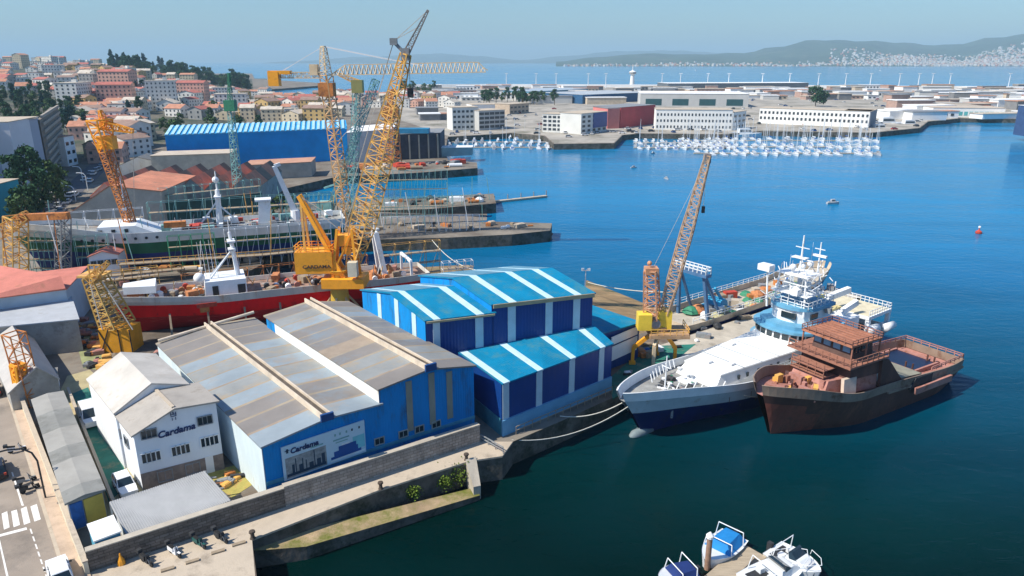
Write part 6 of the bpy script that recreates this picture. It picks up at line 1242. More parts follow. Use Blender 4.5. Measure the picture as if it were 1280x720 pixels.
# ================================================================ MARINA
def boat_mesh(L, B, mast, kind):
    M = MB(); n = 8; P = []
    for i in range(n + 1):
        t = i / n; w_ = B / 2 * (math.sin(math.pi / 2 * min(1, (1.02 - t) / .55)) ** .8); P.append((L * (t - .5), w_, .75 + .35 * t))
    for a, b in zip(P, P[1:]):
        for s in (-1, 1):
            q = [(a[0], s * a[1] * .7, -.1), (b[0], s * b[1] * .7, -.1), (b[0], s * b[1], b[2]), (a[0], s * a[1], a[2])]; M.face(q if s < 0 else q[::-1], 0)
        M.face([(a[0], -a[1], a[2]), (b[0], -b[1], b[2]), (b[0], b[1], b[2]), (a[0], a[1], a[2])], 0)
    a = P[0]; M.face([(a[0], -a[1] * .7, -.1), (a[0], -a[1], a[2]), (a[0], a[1], a[2]), (a[0], a[1] * .7, -.1)], 0)
    h = .6 if kind == 'sail' else 1.3
    M.hexa([(-L * .2, -B * .3, .8), (L * .2, -B * .28, .95), (L * .2, B * .28, .95), (-L * .2, B * .3, .8)], [(-L * .18, -B * .26, .8 + h), (L * .12, -B * .22, .9 + h), (L * .12, B * .22, .9 + h), (-L * .18, B * .26, .8 + h)], 0)
    M.box((-L * .02, 0, .9 + h * .55), (L * .3, B * .56, h * .3), 0, 1)
    if kind == 'sail': M.tube((L * .08, 0, 1), (L * .08, 0, mast), .13, .08, 5, 0); M.beam((L * .08, 0, 2.3), (-L * .35, 0, 2.2), .28, .3, 2); M.beam((L * .08, 0, mast), (L * .48, 0, 1.1), .05, m=0)
    else: M.box((-L * .33, 0, 1), (L * .16, B * .6, .5), 0, 2)
    return M
gel = mat('gelcoat', (.66, .68, .68), .3, .04, 1); cover_b = mat('boat_cover_blue', (.02, .1, .35), .8, .2, 1); cover_g = mat('boat_cover_grey', (.3, .32, .34), .8, .2, 1)
bp = []
for i, (L, B, ms, kd, cv) in enumerate(((9.2, 2.7, 14, 'sail', cover_b), (7.4, 2.3, 11, 'sail', cover_g), (7, 2.3, 0, 'motor', cover_b), (8.6, 2.7, 0, 'motor', cover_g), (5.4, 1.9, 0, 'motor', cover_g))):
    o = boat_mesh(L, B, ms, kd).build(('sailing_boat' if kd == 'sail' else 'motor_boat'), [[gel, gel, gel, gel, mat('gel_grey', (.42, .43, .44), .4)][i], glass, cv]); o.location = (0, 0, 0)
    me = o.data; zmin = min(v.co.z for v in me.vertices); me.transform(Matrix.Translation((0, 0, -.1 - zmin))); bp.append(o)
lab = ['white sailing boat with blue sail cover', 'small white sailing boat with grey sail cover', 'white motor boat with blue canvas', 'larger white motor boat', 'very small white motor boat']
nb = 0
def moor(px0, px1, y0, y1, rows, pitch, where, wts):
    global nb
    for r in range(rows):
        py = y0 + (y1 - y0) * (r + .5) / rows; A, B = G(px0(py), py, .1), G(px1(py), py, .1); L = (B - A).length; n = int(L / pitch)
        M = MB(); M.beam(A + V((0, 0, .2)), B + V((0, 0, .2)), 1.4, .4); tag(M.build('marina_pontoon', conc_l), f'{("far", "second", "near")[r]} floating pontoon {where}', 'pontoon', f'pontoons {where}')
        for k in range(n):
            if nb > 285: return
            for s in (-1, 1):
                if rq.random() < .18: continue
                i = rq.choices(range(5), wts)[0]; o = bp[i] if bp[i].get('label') is None else bp[i].copy()
                if o.name not in C.objects: C.objects.link(o)
                p = A.lerp(B, (k + .5) / n); o.location = (p.x + rq.uniform(-.3, .3), p.y + s * (5.8 + rq.uniform(-.5, .5)), 0); o.rotation_euler = (0, 0, math.pi / 2 * s + rq.uniform(-.06, .06) + (math.pi if rq.random() < .4 else 0)); tag(o, f'{lab[i]} moored {where}', 'boat', f'boats moored {where}'); nb += 1
moor(lambda y: 848 + (y - 173) * 1.0, lambda y: 1092 + (y - 173) * .3, 172, 196, 3, 5.0, 'in the right-hand marina', (5, 4, 1, 1, .5))
moor(lambda y: 556, lambda y: 690, 168, 188, 3, 4.6, 'in the left marina by the offices', (1, 2, 3, 3, 3))
moor(lambda y: 792, lambda y: 912, 176, 188, 2, 4.6, 'in the middle marina', (1, 2, 3, 3, 3))
for px, py, sc in ((1108, 159, 3.2), (1135, 160, 2.6), (1098, 165, 2.4), (965, 158, 2.4), (930, 172, 2.6)):
    o = bp[3].copy(); C.objects.link(o); o.location = G(px, py, .0); o.scale = (sc,) * 3; o.rotation_euler = (0, 0, .15); tag(o, {1108: 'dark-decked ferry tied at the tip of the port quay', 1135: 'white ferry at the outer end of the port quay', 1098: 'small ferry nearest the sailing boats at the port quay', 965: 'work launch tied below the port building', 930: 'broad launch at the left end of the right-hand basin'}[px], 'boat')
for px, py, k, l in ((1041, 255, 4, 'tiny lone motor boat drifting far right on open water'), (792, 210, 4, 'tiny white boat anchored on open water below the middle marina'), (816, 192, 4, 'tiny boat just outside the middle marina'), (833, 224, 4, 'tiny dinghy nearest to the crane boom tip'), (1100, 88.5, 1, 'small sailing boat far out in the bay'), (870, 88, 1, 'second sailing boat far out in the bay behind the control tower')):
    o = bp[k].copy(); C.objects.link(o); o.location = G(px, py, 0); o.rotation_euler = (0, 0, rq.uniform(0, 6)); tag(o, l, 'boat'); 
    o.scale = (2, 2, 2) if py < 100 else ((.75,) * 3 if px > 1000 else (.5,) * 3)
p = G(1223, 292, 0); rt = root('buoy', p, 'white and red mooring buoy on the open water at the right', 'buoy'); M = MB(); M.lathe(tuple(p), [(.3, -.2), (.8, .1), (.8, .6), (.2, 1), (.1, 1.6)], 10); M.build('float', red_p, rt); M = MB(); M.ball((p.x, p.y, 1.8), .35); M.build('top_mark', whitec, rt)
# long white breakwater wall along the outer edge of the port
M = MB()
for a, b in zip([g2(515, 109), g2(640, 108.6), g2(1000, 110)], [g2(640, 108.6), g2(1000, 110), g2(1290, 112)]): M.beam((a[0], a[1], 5), (b[0], b[1], 5), 6, 5)
tag(M.build('breakwater_wall', whitec), 'long white wall running along the outer edge of the port', 'wall')
# ================================================================ TOWN ON THE HILL
rq = random.Random(31)
wallc = [('white', (.72, .7, .64)), ('cream', (.62, .52, .36)), ('pink', (.6, .36, .28)), ('grey', (.4, .39, .36)), ('ochre', (.58, .4, .16))]
roofc = [('orange tiled', (.45, .21, .13)), ('red tiled', (.4, .13, .1)), ('brown', (.27, .18, .14)), ('pale', (.52, .46, .38))]
wm_ = {n: mat('town_' + n, c, .9, .12, .15, rust=tuple(x * .6 for x in c), rust_amt=.2) for n, c in wallc}; rm_ = {n: mat('townroof_' + n.replace(' ', '_'), c, .9, .25, .3) for n, c in roofc}
def house_mesh(w_, d_, h, rh, rows):
    M = MB(); a, b = w_ / 2, d_ / 2
    M.prism([(-a, -b), (a, -b), (a, b), (-a, b)], -6, h, 0)
    if rh > 0:
        o = .4; M.face([(-a - o, -b - o, h - .05), (a + o, -b - o, h - .05), (a + o, 0, h + rh), (-a - o, 0, h + rh)], 1); M.face([(a + o, b + o, h - .05), (-a - o, b + o, h - .05), (-a - o, 0, h + rh), (a + o, 0, h + rh)], 1)
        M.face([(a, -b, h), (a, b, h), (a, 0, h + rh - .1)], 0); M.face([(-a, b, h), (-a, -b, h), (-a, 0, h + rh - .1)], 0)
        M.box((a * .4, b * .3, h + rh * .8), (.8, .8, 2), 0, 0)
    else: M.box((0, 0, h + .2), (w_ + .4, d_ + .4, .4), 0, 1); M.box((a * .3, 0, h + 1.4), (3, 3, 2.2), 0, 0)
    n = max(2, int(w_ / 3)); m = max(2, int(d_ / 3.2))
    for r in range(rows):
        z = 1.2 + r * 2.9
        for c in range(n): x = -a + w_ * (c + .5) / n; M.box((x, -b - .02, z + .6), (1.1, .12, 1.3), 0, 2)
        for c in range(m): y = -b + d_ * (c + .5) / m; M.box((a + .02, y, z + .6), (.12, 1.0, 1.3), 0, 2); M.box((-a - .02, y, z + .6), (.12, 1.0, 1.3), 0, 2)
    return M
protos = []
for i in range(20):
    wn = ['white', 'white', 'cream', 'white', 'pink', 'grey', 'cream', 'white', 'ochre', 'white'][i % 10]; rn = [r[0] for r in roofc][[0, 1, 3, 2, 0, 1, 3, 3, 2, 0][i % 10]]
    rows = [2, 3, 2, 3, 2][i % 5]; flat = i in (7, 13)
    o = house_mesh(rq.uniform(9, 15), rq.uniform(9, 13), rows * 3 + .4, 0 if flat else rq.uniform(1.8, 3), rows).build('house', [wm_[wn], rm_[rn], dk]); o.data.transform(Matrix.Translation((0, 0, -6))); protos.append((o, f'{wn} house with {"a flat" if flat else "an" if rn[0] == "o" else "a"} {rn if not flat else "pale"} roof', 'house'))
blocks = []
for i in range(6):
    wn = ['white', 'cream', 'white', 'pink', 'grey', 'white'][i]; rows = [5, 6, 4, 6, 5, 7][i]
    o = house_mesh(rq.uniform(16, 26), 13, rows * 3, [0, 2, 0, 2, 0, 0][i], rows).build('apartment_block', [wm_[wn], rm_[['pale', 'orange tiled', 'pale', 'red tiled', 'pale', 'pale'][i]], dk]); o.data.transform(Matrix.Translation((0, 0, -6))); blocks.append((o, f'{wn} apartment block of {["five", "six", "four", "six", "five", "seven"][i]} storeys', 'building'))
for (o, l, c) in protos + blocks: o.location = (0, 0, 0)
placed = []
excl = [(172, 152, 560, 999), (-999, 148, 98, 999), (98, 178, 132, 999), (145, 196, 600, 999), (436, 135, 600, 999), (150, 84, 235, 114), (235, 84, 330, 114), (-999, 140, 104, 148)]
def place_town(lst, n, fpx, fpy, dmin, zone):
    k = t = 0
    while k < n and t < 6000:
        t += 1; px, py = fpx(), fpy()
        if any(a <= px <= c and b <= py <= d for a, b, c, d in excl): continue
        p = G(px, py, 3.0)
        if p.y > 1850 or not inpoly(p.x, p.y, landpoly): continue
        md = dmin + .008 * p.y
        if any((p.x - a) ** 2 + (p.y - b) ** 2 < md * md for a, b in placed): continue
        placed.append((p.x, p.y)); o0, l, c = rq.choice(lst); o = o0 if o0.get('label') is None else o0.copy()
        if o.name not in C.objects: C.objects.link(o)
        o.location = (p.x, p.y, 3.0 + hill_h(p.x, p.y)); s_ = rq.uniform(.85, 1.15); o.scale = (s_, s_ * rq.uniform(.9, 1.1), rq.uniform(.85, 1.15)); o.rotation_euler = (0, 0, rq.choice((0, .3, -.3, 1.57, 1.2, .15)) + rq.uniform(-.1, .1)); tag(o, l + ' ' + zone, c, ('houses ' if c == 'house' else 'apartment blocks ') + zone); k += 1
place_town(blocks, 26, lambda: rq.uniform(-60, 130), lambda: rq.uniform(97, 112), 17, 'on the town skyline')
place_town(blocks, 14, lambda: rq.uniform(60, 330), lambda: rq.uniform(115, 150), 17, 'among the town houses')
place_town(protos, 42, lambda: rq.uniform(98, 185), lambda: rq.uniform(140, 205), 6, 'beside the shaded street')
place_town(protos, 85, lambda: rq.uniform(-60, 180), lambda: rq.uniform(100, 139), 9, 'high on the hillside town')
place_town(protos, 130, lambda: rq.uniform(60, 440), lambda: rq.uniform(116, 190), 7.5, 'in the town behind the shipyard')
place_town(protos, 40, lambda: rq.uniform(330, 570), lambda: rq.uniform(122, 150), 11, 'beyond the long blue hall')
# ================================================================ TREES
leaf = [mat('leaf_dark', (.035, .085, .04), .9, .5, .6, spec=.1), mat('leaf_mid', (.07, .12, .045), .9, .5, .6, spec=.1), mat('leaf_blue', (.02, .065, .06), .9, .4, .6, spec=.1)]
bark = mat('bark', (.12, .09, .06), .95, .3, 2)
def tree_proto(H, W, kind, n, lm, seed):
    r = random.Random(seed); rt = bpy.data.objects.new('tree', None); C.objects.link(rt); ORG[rt.name] = V((0, 0, 0))
    M = MB(); M.tube((0, 0, -.3), (0, 0, H * .5), H * .025, H * .015, 7)
    for k in range(5): a = k * 1.3; M.tube((0, 0, H * (.25 + .05 * k)), (math.cos(a) * W * .3, math.sin(a) * W * .3, H * (.5 + .06 * k)), H * .012, H * .006, 5)
    M.build('trunk', bark, rt)
    M = MB(); cl = []
    for k in range(14 if kind != 'cone' else 18):
        z = r.uniform(.3, .95)
        rad = (W / 2) * (math.sqrt(max(.05, 1 - ((z - .58) / .42) ** 2)) if kind != 'cone' else (1.02 - z) * 1.3); a = r.uniform(0, 6.28); q = r.uniform(.2, .75) * rad
        cl.append((q * math.cos(a), q * math.sin(a), z * H, max(W * .13, rad * r.uniform(.3, .5))))
    for k in range(n):
        c = r.choice(cl); v = V((r.gauss(0, 1), r.gauss(0, 1), r.gauss(0, .8))).normalized() * c[3] * r.uniform(.55, 1.1); p = V(c[:3]) + v
        s_ = W * .045 * r.uniform(.6, 1.5); u = V((r.gauss(0, 1), r.gauss(0, 1), r.gauss(0, 1))).normalized(); t_ = u.cross(v).normalized()
        M.face([p - u * s_, p + t_ * s_ * .8, p + u * s_, p - t_ * s_ * .8])
    M.build('crown', lm, rt); return rt
tp_ = [tree_proto(11, 10, 'round', 900, leaf[1], 1), tree_proto(14, 9, 'round', 900, leaf[0], 2), tree_proto(17, 9, 'cone', 900, leaf[2], 3), tree_proto(9, 11, 'round', 800, leaf[0], 4)]
tl = ['round mid-green tree', 'tall dark green tree', 'dark conical conifer', 'low spreading dark tree']
usedt = [False] * 4
def put_tree(i, x, y, z, s_, zone, group, label=None):
    o = tp_[i] if not usedt[i] else copy_tree(tp_[i]); usedt[i] = True
    o.location = (x, y, z); o.scale = (s_, s_, s_ * rq.uniform(.9, 1.15)); o.rotation_euler = (0, 0, rq.uniform(0, 6)); tag(o, label or (tl[i] + ' ' + zone), 'tree', group)
for k, (px, py, i, s_) in enumerate(((24, 258, 1, 1.0), (34, 252, 2, .95), (45, 254, 1, 1.1), (55, 250, 2, .9), (66, 250, 0, 1.0), (38, 272, 3, .9), (56, 268, 1, .9), (72, 262, 0, .8), (30, 285, 0, .8), (80, 243, 0, .8))):
    p = G(px, py); put_tree(i, p.x, p.y, 3, s_, '', 'street trees below the tall apartment block', f'{["round green", "tall dark", "pointed dark", "low spreading"][i]} street tree in the shade below the tall apartment block')
for px, py, s_ in ((352, 268, .5), (338, 272, .45), (366, 264, .4)): p = G(px, py); put_tree(0, p.x, p.y, 3, s_, '', 'bushes beside the slip', 'green bush growing beside the slip head behind the white funnel')
def wood_band(n, fpx, fpy, zone, idx, smin=.8, smax=1.3):
    k = t = 0
    while k < n and t < 4000:
        t += 1; px, py = fpx(), fpy(); p = G(px, py, 3)
        if not inpoly(p.x, p.y, landpoly) or p.y > 1800: continue
        put_tree(rq.choice(idx), p.x, p.y, 3 + hill_h(p.x, p.y), rq.uniform(smin, smax), zone, 'trees ' + zone); k += 1
wood_band(85, lambda: rq.uniform(-40, 108), lambda: rq.uniform(138, 172), 'in the dark belt above the tall block', (0, 1, 1, 2, 3), .6, .95)
wood_band(85, lambda: rq.uniform(140, 240), lambda: rq.uniform(101, 118), 'in the wooded rise behind the town', (1, 1, 3, 2, 0), 1.1, 1.8)
wood_band(50, lambda: rq.uniform(225, 310), lambda: rq.uniform(104, 118), 'on the wooded point beside the inlet', (1, 1, 3, 0), 1.3, 1.9)
wood_band(30, lambda: rq.uniform(60, 330), lambda: rq.uniform(125, 180), 'between the town houses', (0, 0, 1, 2), .6, 1.0)
wood_band(14, lambda: rq.uniform(500, 545), lambda: rq.uniform(112, 118), 'at the left end of the port', (0, 1), .8, 1.2)
wood_band(22, lambda: rq.uniform(600, 706), lambda: rq.uniform(126, 132), 'in the row of trees among the port sheds', (0, 1), .8, 1.1)
p = G(1019, 133); put_tree(3, p.x, p.y, 3, 2.0, '', None, 'large lone dark tree behind the long white port building')
# tall street lamps in the shaded street on the left
for k, (px, py, yt) in enumerate(((76, 262, 240), (95, 252, 232), (82, 250, 226), (110, 238, 216), (104, 228, 208))):
    p = G(px, py); h = ZAT(yt, p); rt = root('street_lamp', p, ['lowest', 'second', 'third', 'fourth', 'highest'][k] + ' curved street lamp along the shaded street, counting up from the bottom left', 'lamp', 'street lamps in the shaded street')
    piece(rt, 'pole', steel_w, lambda M: M.path([p, (p.x, p.y, h - 1), (p.x - .6, p.y, h - .2), (p.x - 2, p.y, h)], .12)); piece(rt, 'lamp_head', steel_w, lambda M: M.box((p.x - 2.4, p.y, h), (1, .4, .2)))
sheet('street', [(40, 300), (150, 195), (135, 190), (118, 200), (20, 290)], 3.03, mat('street_dark', (.09, .09, .1), .9, .2, .2))
for k in range(14):
    t = rq.random(); px, py = 70 + 62 * t + rq.uniform(-6, 6), 268 - 66 * t; o = bpy.data.objects['parked_car' + ('' if k % 2 else '.001')].copy(); C.objects.link(o); p = g2(px, py); o.location = (p[0], p[1], 3.05); o.rotation_euler = (0, 0, 1.9); tag(o, ('white' if k % 2 else 'silver') + ' car on the shaded street below the tall block', 'car', 'cars on the shaded street')
# ================================================================ VEHICLES NEAR BY
def wheel(rt, x, y, r, w_):
    o = piece(rt, 'wheel', black, lambda M: M.tube((x, y - w_ / 2, r), (x, y + w_ / 2, r), r, r, 16)); piece(o, 'rim', grey, lambda M: M.tube((x, y - w_ / 2 - .01, r), (x, y + w_ / 2 + .01, r), r * .55, r * .55, 10))
def car(name, label, pos, rz, paint, kind='car', group=None):
    rt = root(name, pos, label, 'car' if kind == 'car' else 'van', group, local=True, rz=rz)
    L, W, H = (4.2, 1.75, 1.48) if kind == 'car' else (5.0, 1.9, 1.95)
    def body(M):
        n = 14; xs = [-L / 2 + L * i / n for i in range(n + 1)]
        def top(x): 
            t = (x + L / 2) / L; return (.78 if kind == 'car' else .95) + .12 * math.sin(math.pi * min(1, t * 1.05))
        def hw(x): t = abs(x) / (L / 2); return W / 2 * (1 - .14 * t ** 4)
        for a, b in zip(xs, xs[1:]):
            for s in (-1, 1):
                for z0, z1, k0, k1 in ((.28, .5, .96, 1), (.5, .0, 1, .95)):
                    za, zb = (z1 or top(a)), (z1 or top(b)); q = [(a, s * hw(a) * k0, z0), (b, s * hw(b) * k0, z0), (b, s * hw(b) * k1, zb), (a, s * hw(a) * k1, za)]; M.face(q if s < 0 else q[::-1])
            M.face([(a, -hw(a) * .95, top(a)), (b, -hw(b) * .95, top(b)), (b, hw(b) * .95, top(b)), (a, hw(a) * .95, top(a))]); M.face([(a, hw(a) * .96, .28), (b, hw(b) * .96, .28), (b, -hw(b) * .96, .28), (a, -hw(a) * .96, .28)])
        for x in (-L / 2, L / 2): M.face([(x, -hw(x) * .96, .28), (x, hw(x) * .96, .28), (x, hw(x) * .95, top(x)), (x, -hw(x) * .95, top(x))])
    piece(rt, 'body', paint, body)
    zb = .82 if kind == 'car' else 1.0; x0, x1 = (-L * .45, L * .2) if kind == 'car' else (-L * .49, L * .28); r0, r1 = (-L * .36, L * .04) if kind == 'car' else (-L * .47, L * .14)
    piece(rt, 'cabin_glass', glass, lambda M: M.hexa([(x0, -W * .44, zb), (x1, -W * .44, zb), (x1, W * .44, zb), (x0, W * .44, zb)], [(r0, -W * .37, H - .04), (r1, -W * .37, H - .04), (r1, W * .37, H - .04), (r0, W * .37, H - .04)]))
    piece(rt, 'roof', paint, lambda M: M.hexa([(r0, -W * .38, H - .05), (r1, -W * .38, H - .05), (r1, W * .38, H - .05), (r0, W * .38, H - .05)], [(r0 + .06, -W * .35, H + .02), (r1 - .08, -W * .35, H + .02), (r1 - .08, W * .35, H + .02), (r0 + .06, W * .35, H + .02)]))
    for s in (-1, 1):
        piece(rt, 'pillar', paint, lambda M: (M.beam((x0 + .02, s * W * .435, zb), (r0 + .02, s * W * .37, H), .09), M.beam((x1, s * W * .435, zb), (r1, s * W * .37, H), .07), M.beam(((x0 + x1) / 2, s * W * .445, zb), ((r0 + r1) / 2, s * W * .375, H), .08)))
        if kind == 'van': piece(rt, 'side_panel', paint, lambda M: M.hexa([(x0, s * W * .45 - .02, zb), (x0 + 2.3, s * W * .45 - .02, zb), (x0 + 2.3, s * W * .45 + .02, zb), (x0, s * W * .45 + .02, zb)], [(r0, s * W * .385 - .02, H), (x0 + 2.3, s * W * .385 - .02, H), (x0 + 2.3, s * W * .385 + .02, H), (r0, s * W * .385 + .02, H)]))
        piece(rt, 'headlight', whitec, lambda M: M.box((L / 2 - .04, s * W * .34, .68), (.14, .36, .16))); piece(rt, 'tail_light', red_p, lambda M: M.box((-L / 2 + .04, s * W * .36, .75), (.14, .22, .25)))
        piece(rt, 'mirror', dark, lambda M: M.box((L * .13, s * (W / 2 + .08), zb + .1), (.14, .18, .14)))
        for x in (-L * .31, L * .31): wheel(rt, x, s * (W / 2 - .12), .33, .22)
    return rt
car_w = mat('gloss_white', (.78, .79, .8), .25, .02, 1); car_k = mat('gloss_black', (.02, .02, .025), .2, .1, 1)
p = G(113, 526, 3.06); dv = (G(118, 537, 3).xy - G(104, 505, 3).xy); car('delivery_van', 'white van parked on the green yard lane beside the office building', p, math.atan2(dv.y, dv.x), car_w, 'van')
p = G(157, 612, 3.06); car('parked_car', 'white hatchback at the front corner of the office building', p, math.atan2(dv.y, dv.x) + .05, car_w)
p = G(76, 722, 3.04); car('parked_car', 'white car driving out of the bottom edge of the photo, beside the kerb', p, math.atan2(-RV.y, -RV.x), car_w)
p = G(-3, 592, 3.04); car('parked_car', 'black car cut by the left edge of the photo above the crosswalk', p, math.atan2(-RV.y, -RV.x), car_k)
p = G(-8, 492, 3.04); car('parked_car', 'dark car at the left edge of the photo higher up the road', p, math.atan2(-RV.y, -RV.x), car_k)
def scooter(label, pos, rz, col, group):
    rt = root('motor_scooter', pos, label, 'scooter', group, local=True, rz=rz)
    for x in (-.62, .65): piece(rt, 'wheel', black, lambda M: M.tube((x, -.06, .27), (x, .06, .27), .27, .27, 14))
    piece(rt, 'body', col, lambda M: (M.hexa([(-.85, -.17, .35), (-.15, -.16, .3), (-.15, .16, .3), (-.85, .17, .35)], [(-.9, -.13, .78), (-.1, -.15, .7), (-.1, .15, .7), (-.9, .13, .78)]), M.hexa([(-.15, -.16, .24), (.3, -.16, .24), (.3, .16, .24), (-.15, .16, .24)], [(-.15, -.15, .34), (.3, -.15, .34), (.3, .15, .34), (-.15, .15, .34)]), M.hexa([(.3, -.2, .25), (.42, -.2, .3), (.42, .2, .3), (.3, .2, .25)], [(.18, -.16, .95), (.3, -.14, .98), (.3, .14, .98), (.18, .16, .95)])))
    piece(rt, 'seat', black, lambda M: M.hexa([(-.88, -.14, .78), (-.1, -.15, .7), (-.1, .15, .7), (-.88, .14, .78)], [(-.8, -.11, .9), (-.15, -.12, .8), (-.15, .12, .8), (-.8, .11, .9)]))
    piece(rt, 'handlebar', dark, lambda M: (M.tube((.22, -.34, 1.03), (.22, .34, 1.03), .025), M.tube((.65, 0, .27), (.22, 0, 1.03), .04))); piece(rt, 'fork', grey, lambda M: (M.beam((.65, -.09, .27), (.42, -.09, .7), .05), M.beam((.65, .09, .27), (.42, .09, .7), .05)))
    piece(rt, 'top_box', dark, lambda M: M.box((-1.0, 0, .98), (.38, .42, .3))); piece(rt, 'front_mudguard', col, lambda M: M.box((.66, 0, .56), (.42, .16, .06)))
sc = math.atan2(Fd.y, Fd.x) + 1.0
for px, py, l, c in ((22, 565, 'white and dark scooter at the kerb, highest of the three on the roadside', car_w), (34, 604, 'silver scooter, middle one of the three at the roadside kerb', grey), (38, 614, 'black scooter, lowest of the three at the roadside kerb', dark)):
    scooter(l, G(px, py, 3.04), math.atan2(RN.y, RN.x) + math.pi + (.1 if py > 600 else -.2), c, 'scooters parked at the roadside')
for px, py, l, c in ((184, 705, 'dark scooter by the stone wall, leftmost of four on the quay', dark), (219, 694, 'white and black scooter by the stone wall, second from the left on the quay', car_w), (250, 683, 'dark green scooter by the stone wall, third from the left on the quay', mat('scooter_green', (.02, .1, .09), .4)), (277, 676, 'black scooter by the stone wall, rightmost of four on the quay', dark)):
    scooter(l, G(px, py, 3.04), sc - 2.2, c, 'scooters parked along the quay wall')
for k, (px, py) in enumerate(((209, 712), (240, 702), (272, 690), (298, 680))):
    a = G(px - 8, py + 2, 3.1); b = G(px + 9, py - 3, 3.1); M = MB(); M.beam(a, b, .35, .16); tag(M.build('parking_stop', wood), ['first', 'second', 'third', 'fourth'][k] + ' low timber parking stop from the left along the quay scooters', 'parking stop', 'timber parking stops')
for k, (px, py) in enumerate(((476, 611), (316, 673), (583, 575))):
    p = G(px, py, 3.03); M = MB(); M.lathe(tuple(p), [(.28, 0), (.2, .15), (.17, .5), (.3, .65), (.28, .8), (.05, .85)], 10); tag(M.build('bollard', mat('bollard_iron', (.08, .06, .045), .8)), ['iron bollard halfway along the quay edge', 'iron bollard at the left end of the quay edge', 'iron bollard above the buttress wall'][k], 'bollard')
M = MB(); a, b = G(601, 551, 3.03), G(629, 567, 3.03); M.rail([a, b], .8, .05, 1.0); tag(M.build('quay_railing', grey), 'rusty railing closing the end of the quay strip', 'railing')
p = G(152, 705, 3.03); M = MB(); M.lathe(tuple(p), [(.35, 0), (.28, .4), (.1, .8), (.05, 1.1)], 8); tag(M.build('hydrant', yellow), 'small yellow post at the foot of the stone wall', 'post')
# lamp with a curved arm on the sidewalk
p = G(57, 622, 3.14); rt = root('street_lamp', p, 'dark curved street lamp on the sidewalk beside the roadside scooters', 'lamp')
nv_ = RN; q = lambda d, z: (p.x + nv_.x * d, p.y + nv_.y * d, 3.14 + z)
piece(rt, 'pole', dark, lambda M: M.path([q(0, 0), q(0, 4.2), q(.3, 5.2), q(1.0, 5.9), q(2.2, 6.2), q(3.4, 6.2)], .09, 8)); piece(rt, 'lamp_head', whitec, lambda M: M.box(q(3.9, 6.15), (1.1, .35, .16), math.atan2(nv_.y, nv_.x)))
# plants on the quay wall
for k, (px, py, s_) in enumerate(((567, 594, 1.5), (576, 586, 1.0), (515, 614, .8), (555, 602, .7))):
    p = G(px, py, 1.6); M = MB(); 
    for j in range(420):
        v = V((rq.gauss(0, .5), rq.gauss(0, .25) - .2, rq.gauss(0, .45))) * s_; u = V((rq.gauss(0, 1), rq.gauss(0, 1), rq.gauss(0, 1))).normalized() * .14; t_ = u.cross(V((.3, .2, 1))).normalized() * .1; c = V(p) + v; M.face([c - u, c + t_, c + u, c - t_])
    tag(M.build('wall_plant', mat('plant_green', (.13, .2, .02), .9, .4, 1)), ['largest leafy plant growing from the quay wall near the buttress', 'plant growing between the largest plant and the buttress', 'small plant in the middle of the dark quay wall', 'small plant hanging left of the largest one'][k], 'plant')
# mooring ropes
def rope(a, b, sag, label, r=.06, m=None):
    a, b = V(a), V(b); pts = [a.lerp(b, t / 14) - V((0, 0, sag * 4 * (t / 14) * (1 - t / 14))) for t in range(15)]; M = MB(); M.path(pts, r, 5); tag(M.build('mooring_rope', m or rope_m), label, 'rope')
bowp = V((ax0.x - axd.x * 3, ax0.y - axd.y * 3, 5.6))
rope(bowp, G(700, 520, 3.2), 1.0, 'upper mooring rope from the white trawler bow to the quay'); rope(bowp + V((.2, -.4, -.6)), G(640, 550, 3.0), 1.6, 'long lower mooring rope from the trawler bow to the quay corner')
rope(V((ax0 + axd * 12 - axn * 5.6)).to_3d() + V((0, 0, 3.6)), V((ax0 + axd * 26 - axn * 5.9)).to_3d() + V((0, 0, 4.2)), 1.8, 'slack rope looping along the white trawler side')
rope(G(540, 300, 3.5), G(632, 336, 11), 3, 'pale rope stretched from the near jetty to the blue hall roof', .09); rope(G(735, 353, 4), G(845, 365, 8), .6, 'long pale rope running from the slip to the wharf crane', .08)
# railing and pipes along the quay under the lean-to hall
M = MB(); a, b = G(645, 543, 3.0), G(765, 492, 3.0); M.rail([a, b], 1.0, .035, 1.2); tag(M.build('quay_railing', wood), 'rusty railing along the quay below the lean-to hall', 'railing')
M = MB(); 
for k in range(3): p = G(700 + k * 8, 540 - k * 4, .5); M.tube((p.x, p.y, -.6), (p.x, p.y, 2.6), .5, .5, 10)
tag(M.build('fender', black), 'row of dark rubber fenders hanging on the quay near the trawler bow', 'fender')
# ================================================================ FLOATING PONTOON AND BOATS AT THE BOTTOM
pw = [G(875, 725, .5), G(928, 679, .5), G(958, 696, .5), G(925, 735, .5)]
rt = root('pontoon', pw[0], 'timber decked floating pontoon between the small boats at the bottom', 'pontoon'); M = MB(); M.hexa([p - V((0, 0, .7)) for p in pw], pw); M.build('deck', mat('pontoon_wood', (.38, .31, .22), .9, .2, .6, bump=.3, stretch=(1, 5, 1)), rt)
q = [G(925, 716, .52), G(943, 698, .52), G(948, 701, .52), G(930, 720, .52)]; M = MB(); M.hexa(q, [a + V((0, 0, .05)) for a in q]); M.build('dark_hatch', dark, rt)
p = G(884, 708, .3); h = ZAT(672, p); rt = root('mooring_pile', p, 'tall pontoon pile with a white cone cap beside the blue-covered boat', 'pile'); M = MB(); M.tube((p.x, p.y, -2), (p.x, p.y, h), .28, .26, 12); M.build('shaft', mat('pile_rust', (.3, .18, .12), .85, .3, 2), rt); M = MB(); M.lathe((p.x, p.y, h), [(.36, 0), (.36, .25), (.05, .6)], 12); M.build('cap', whitec, rt)
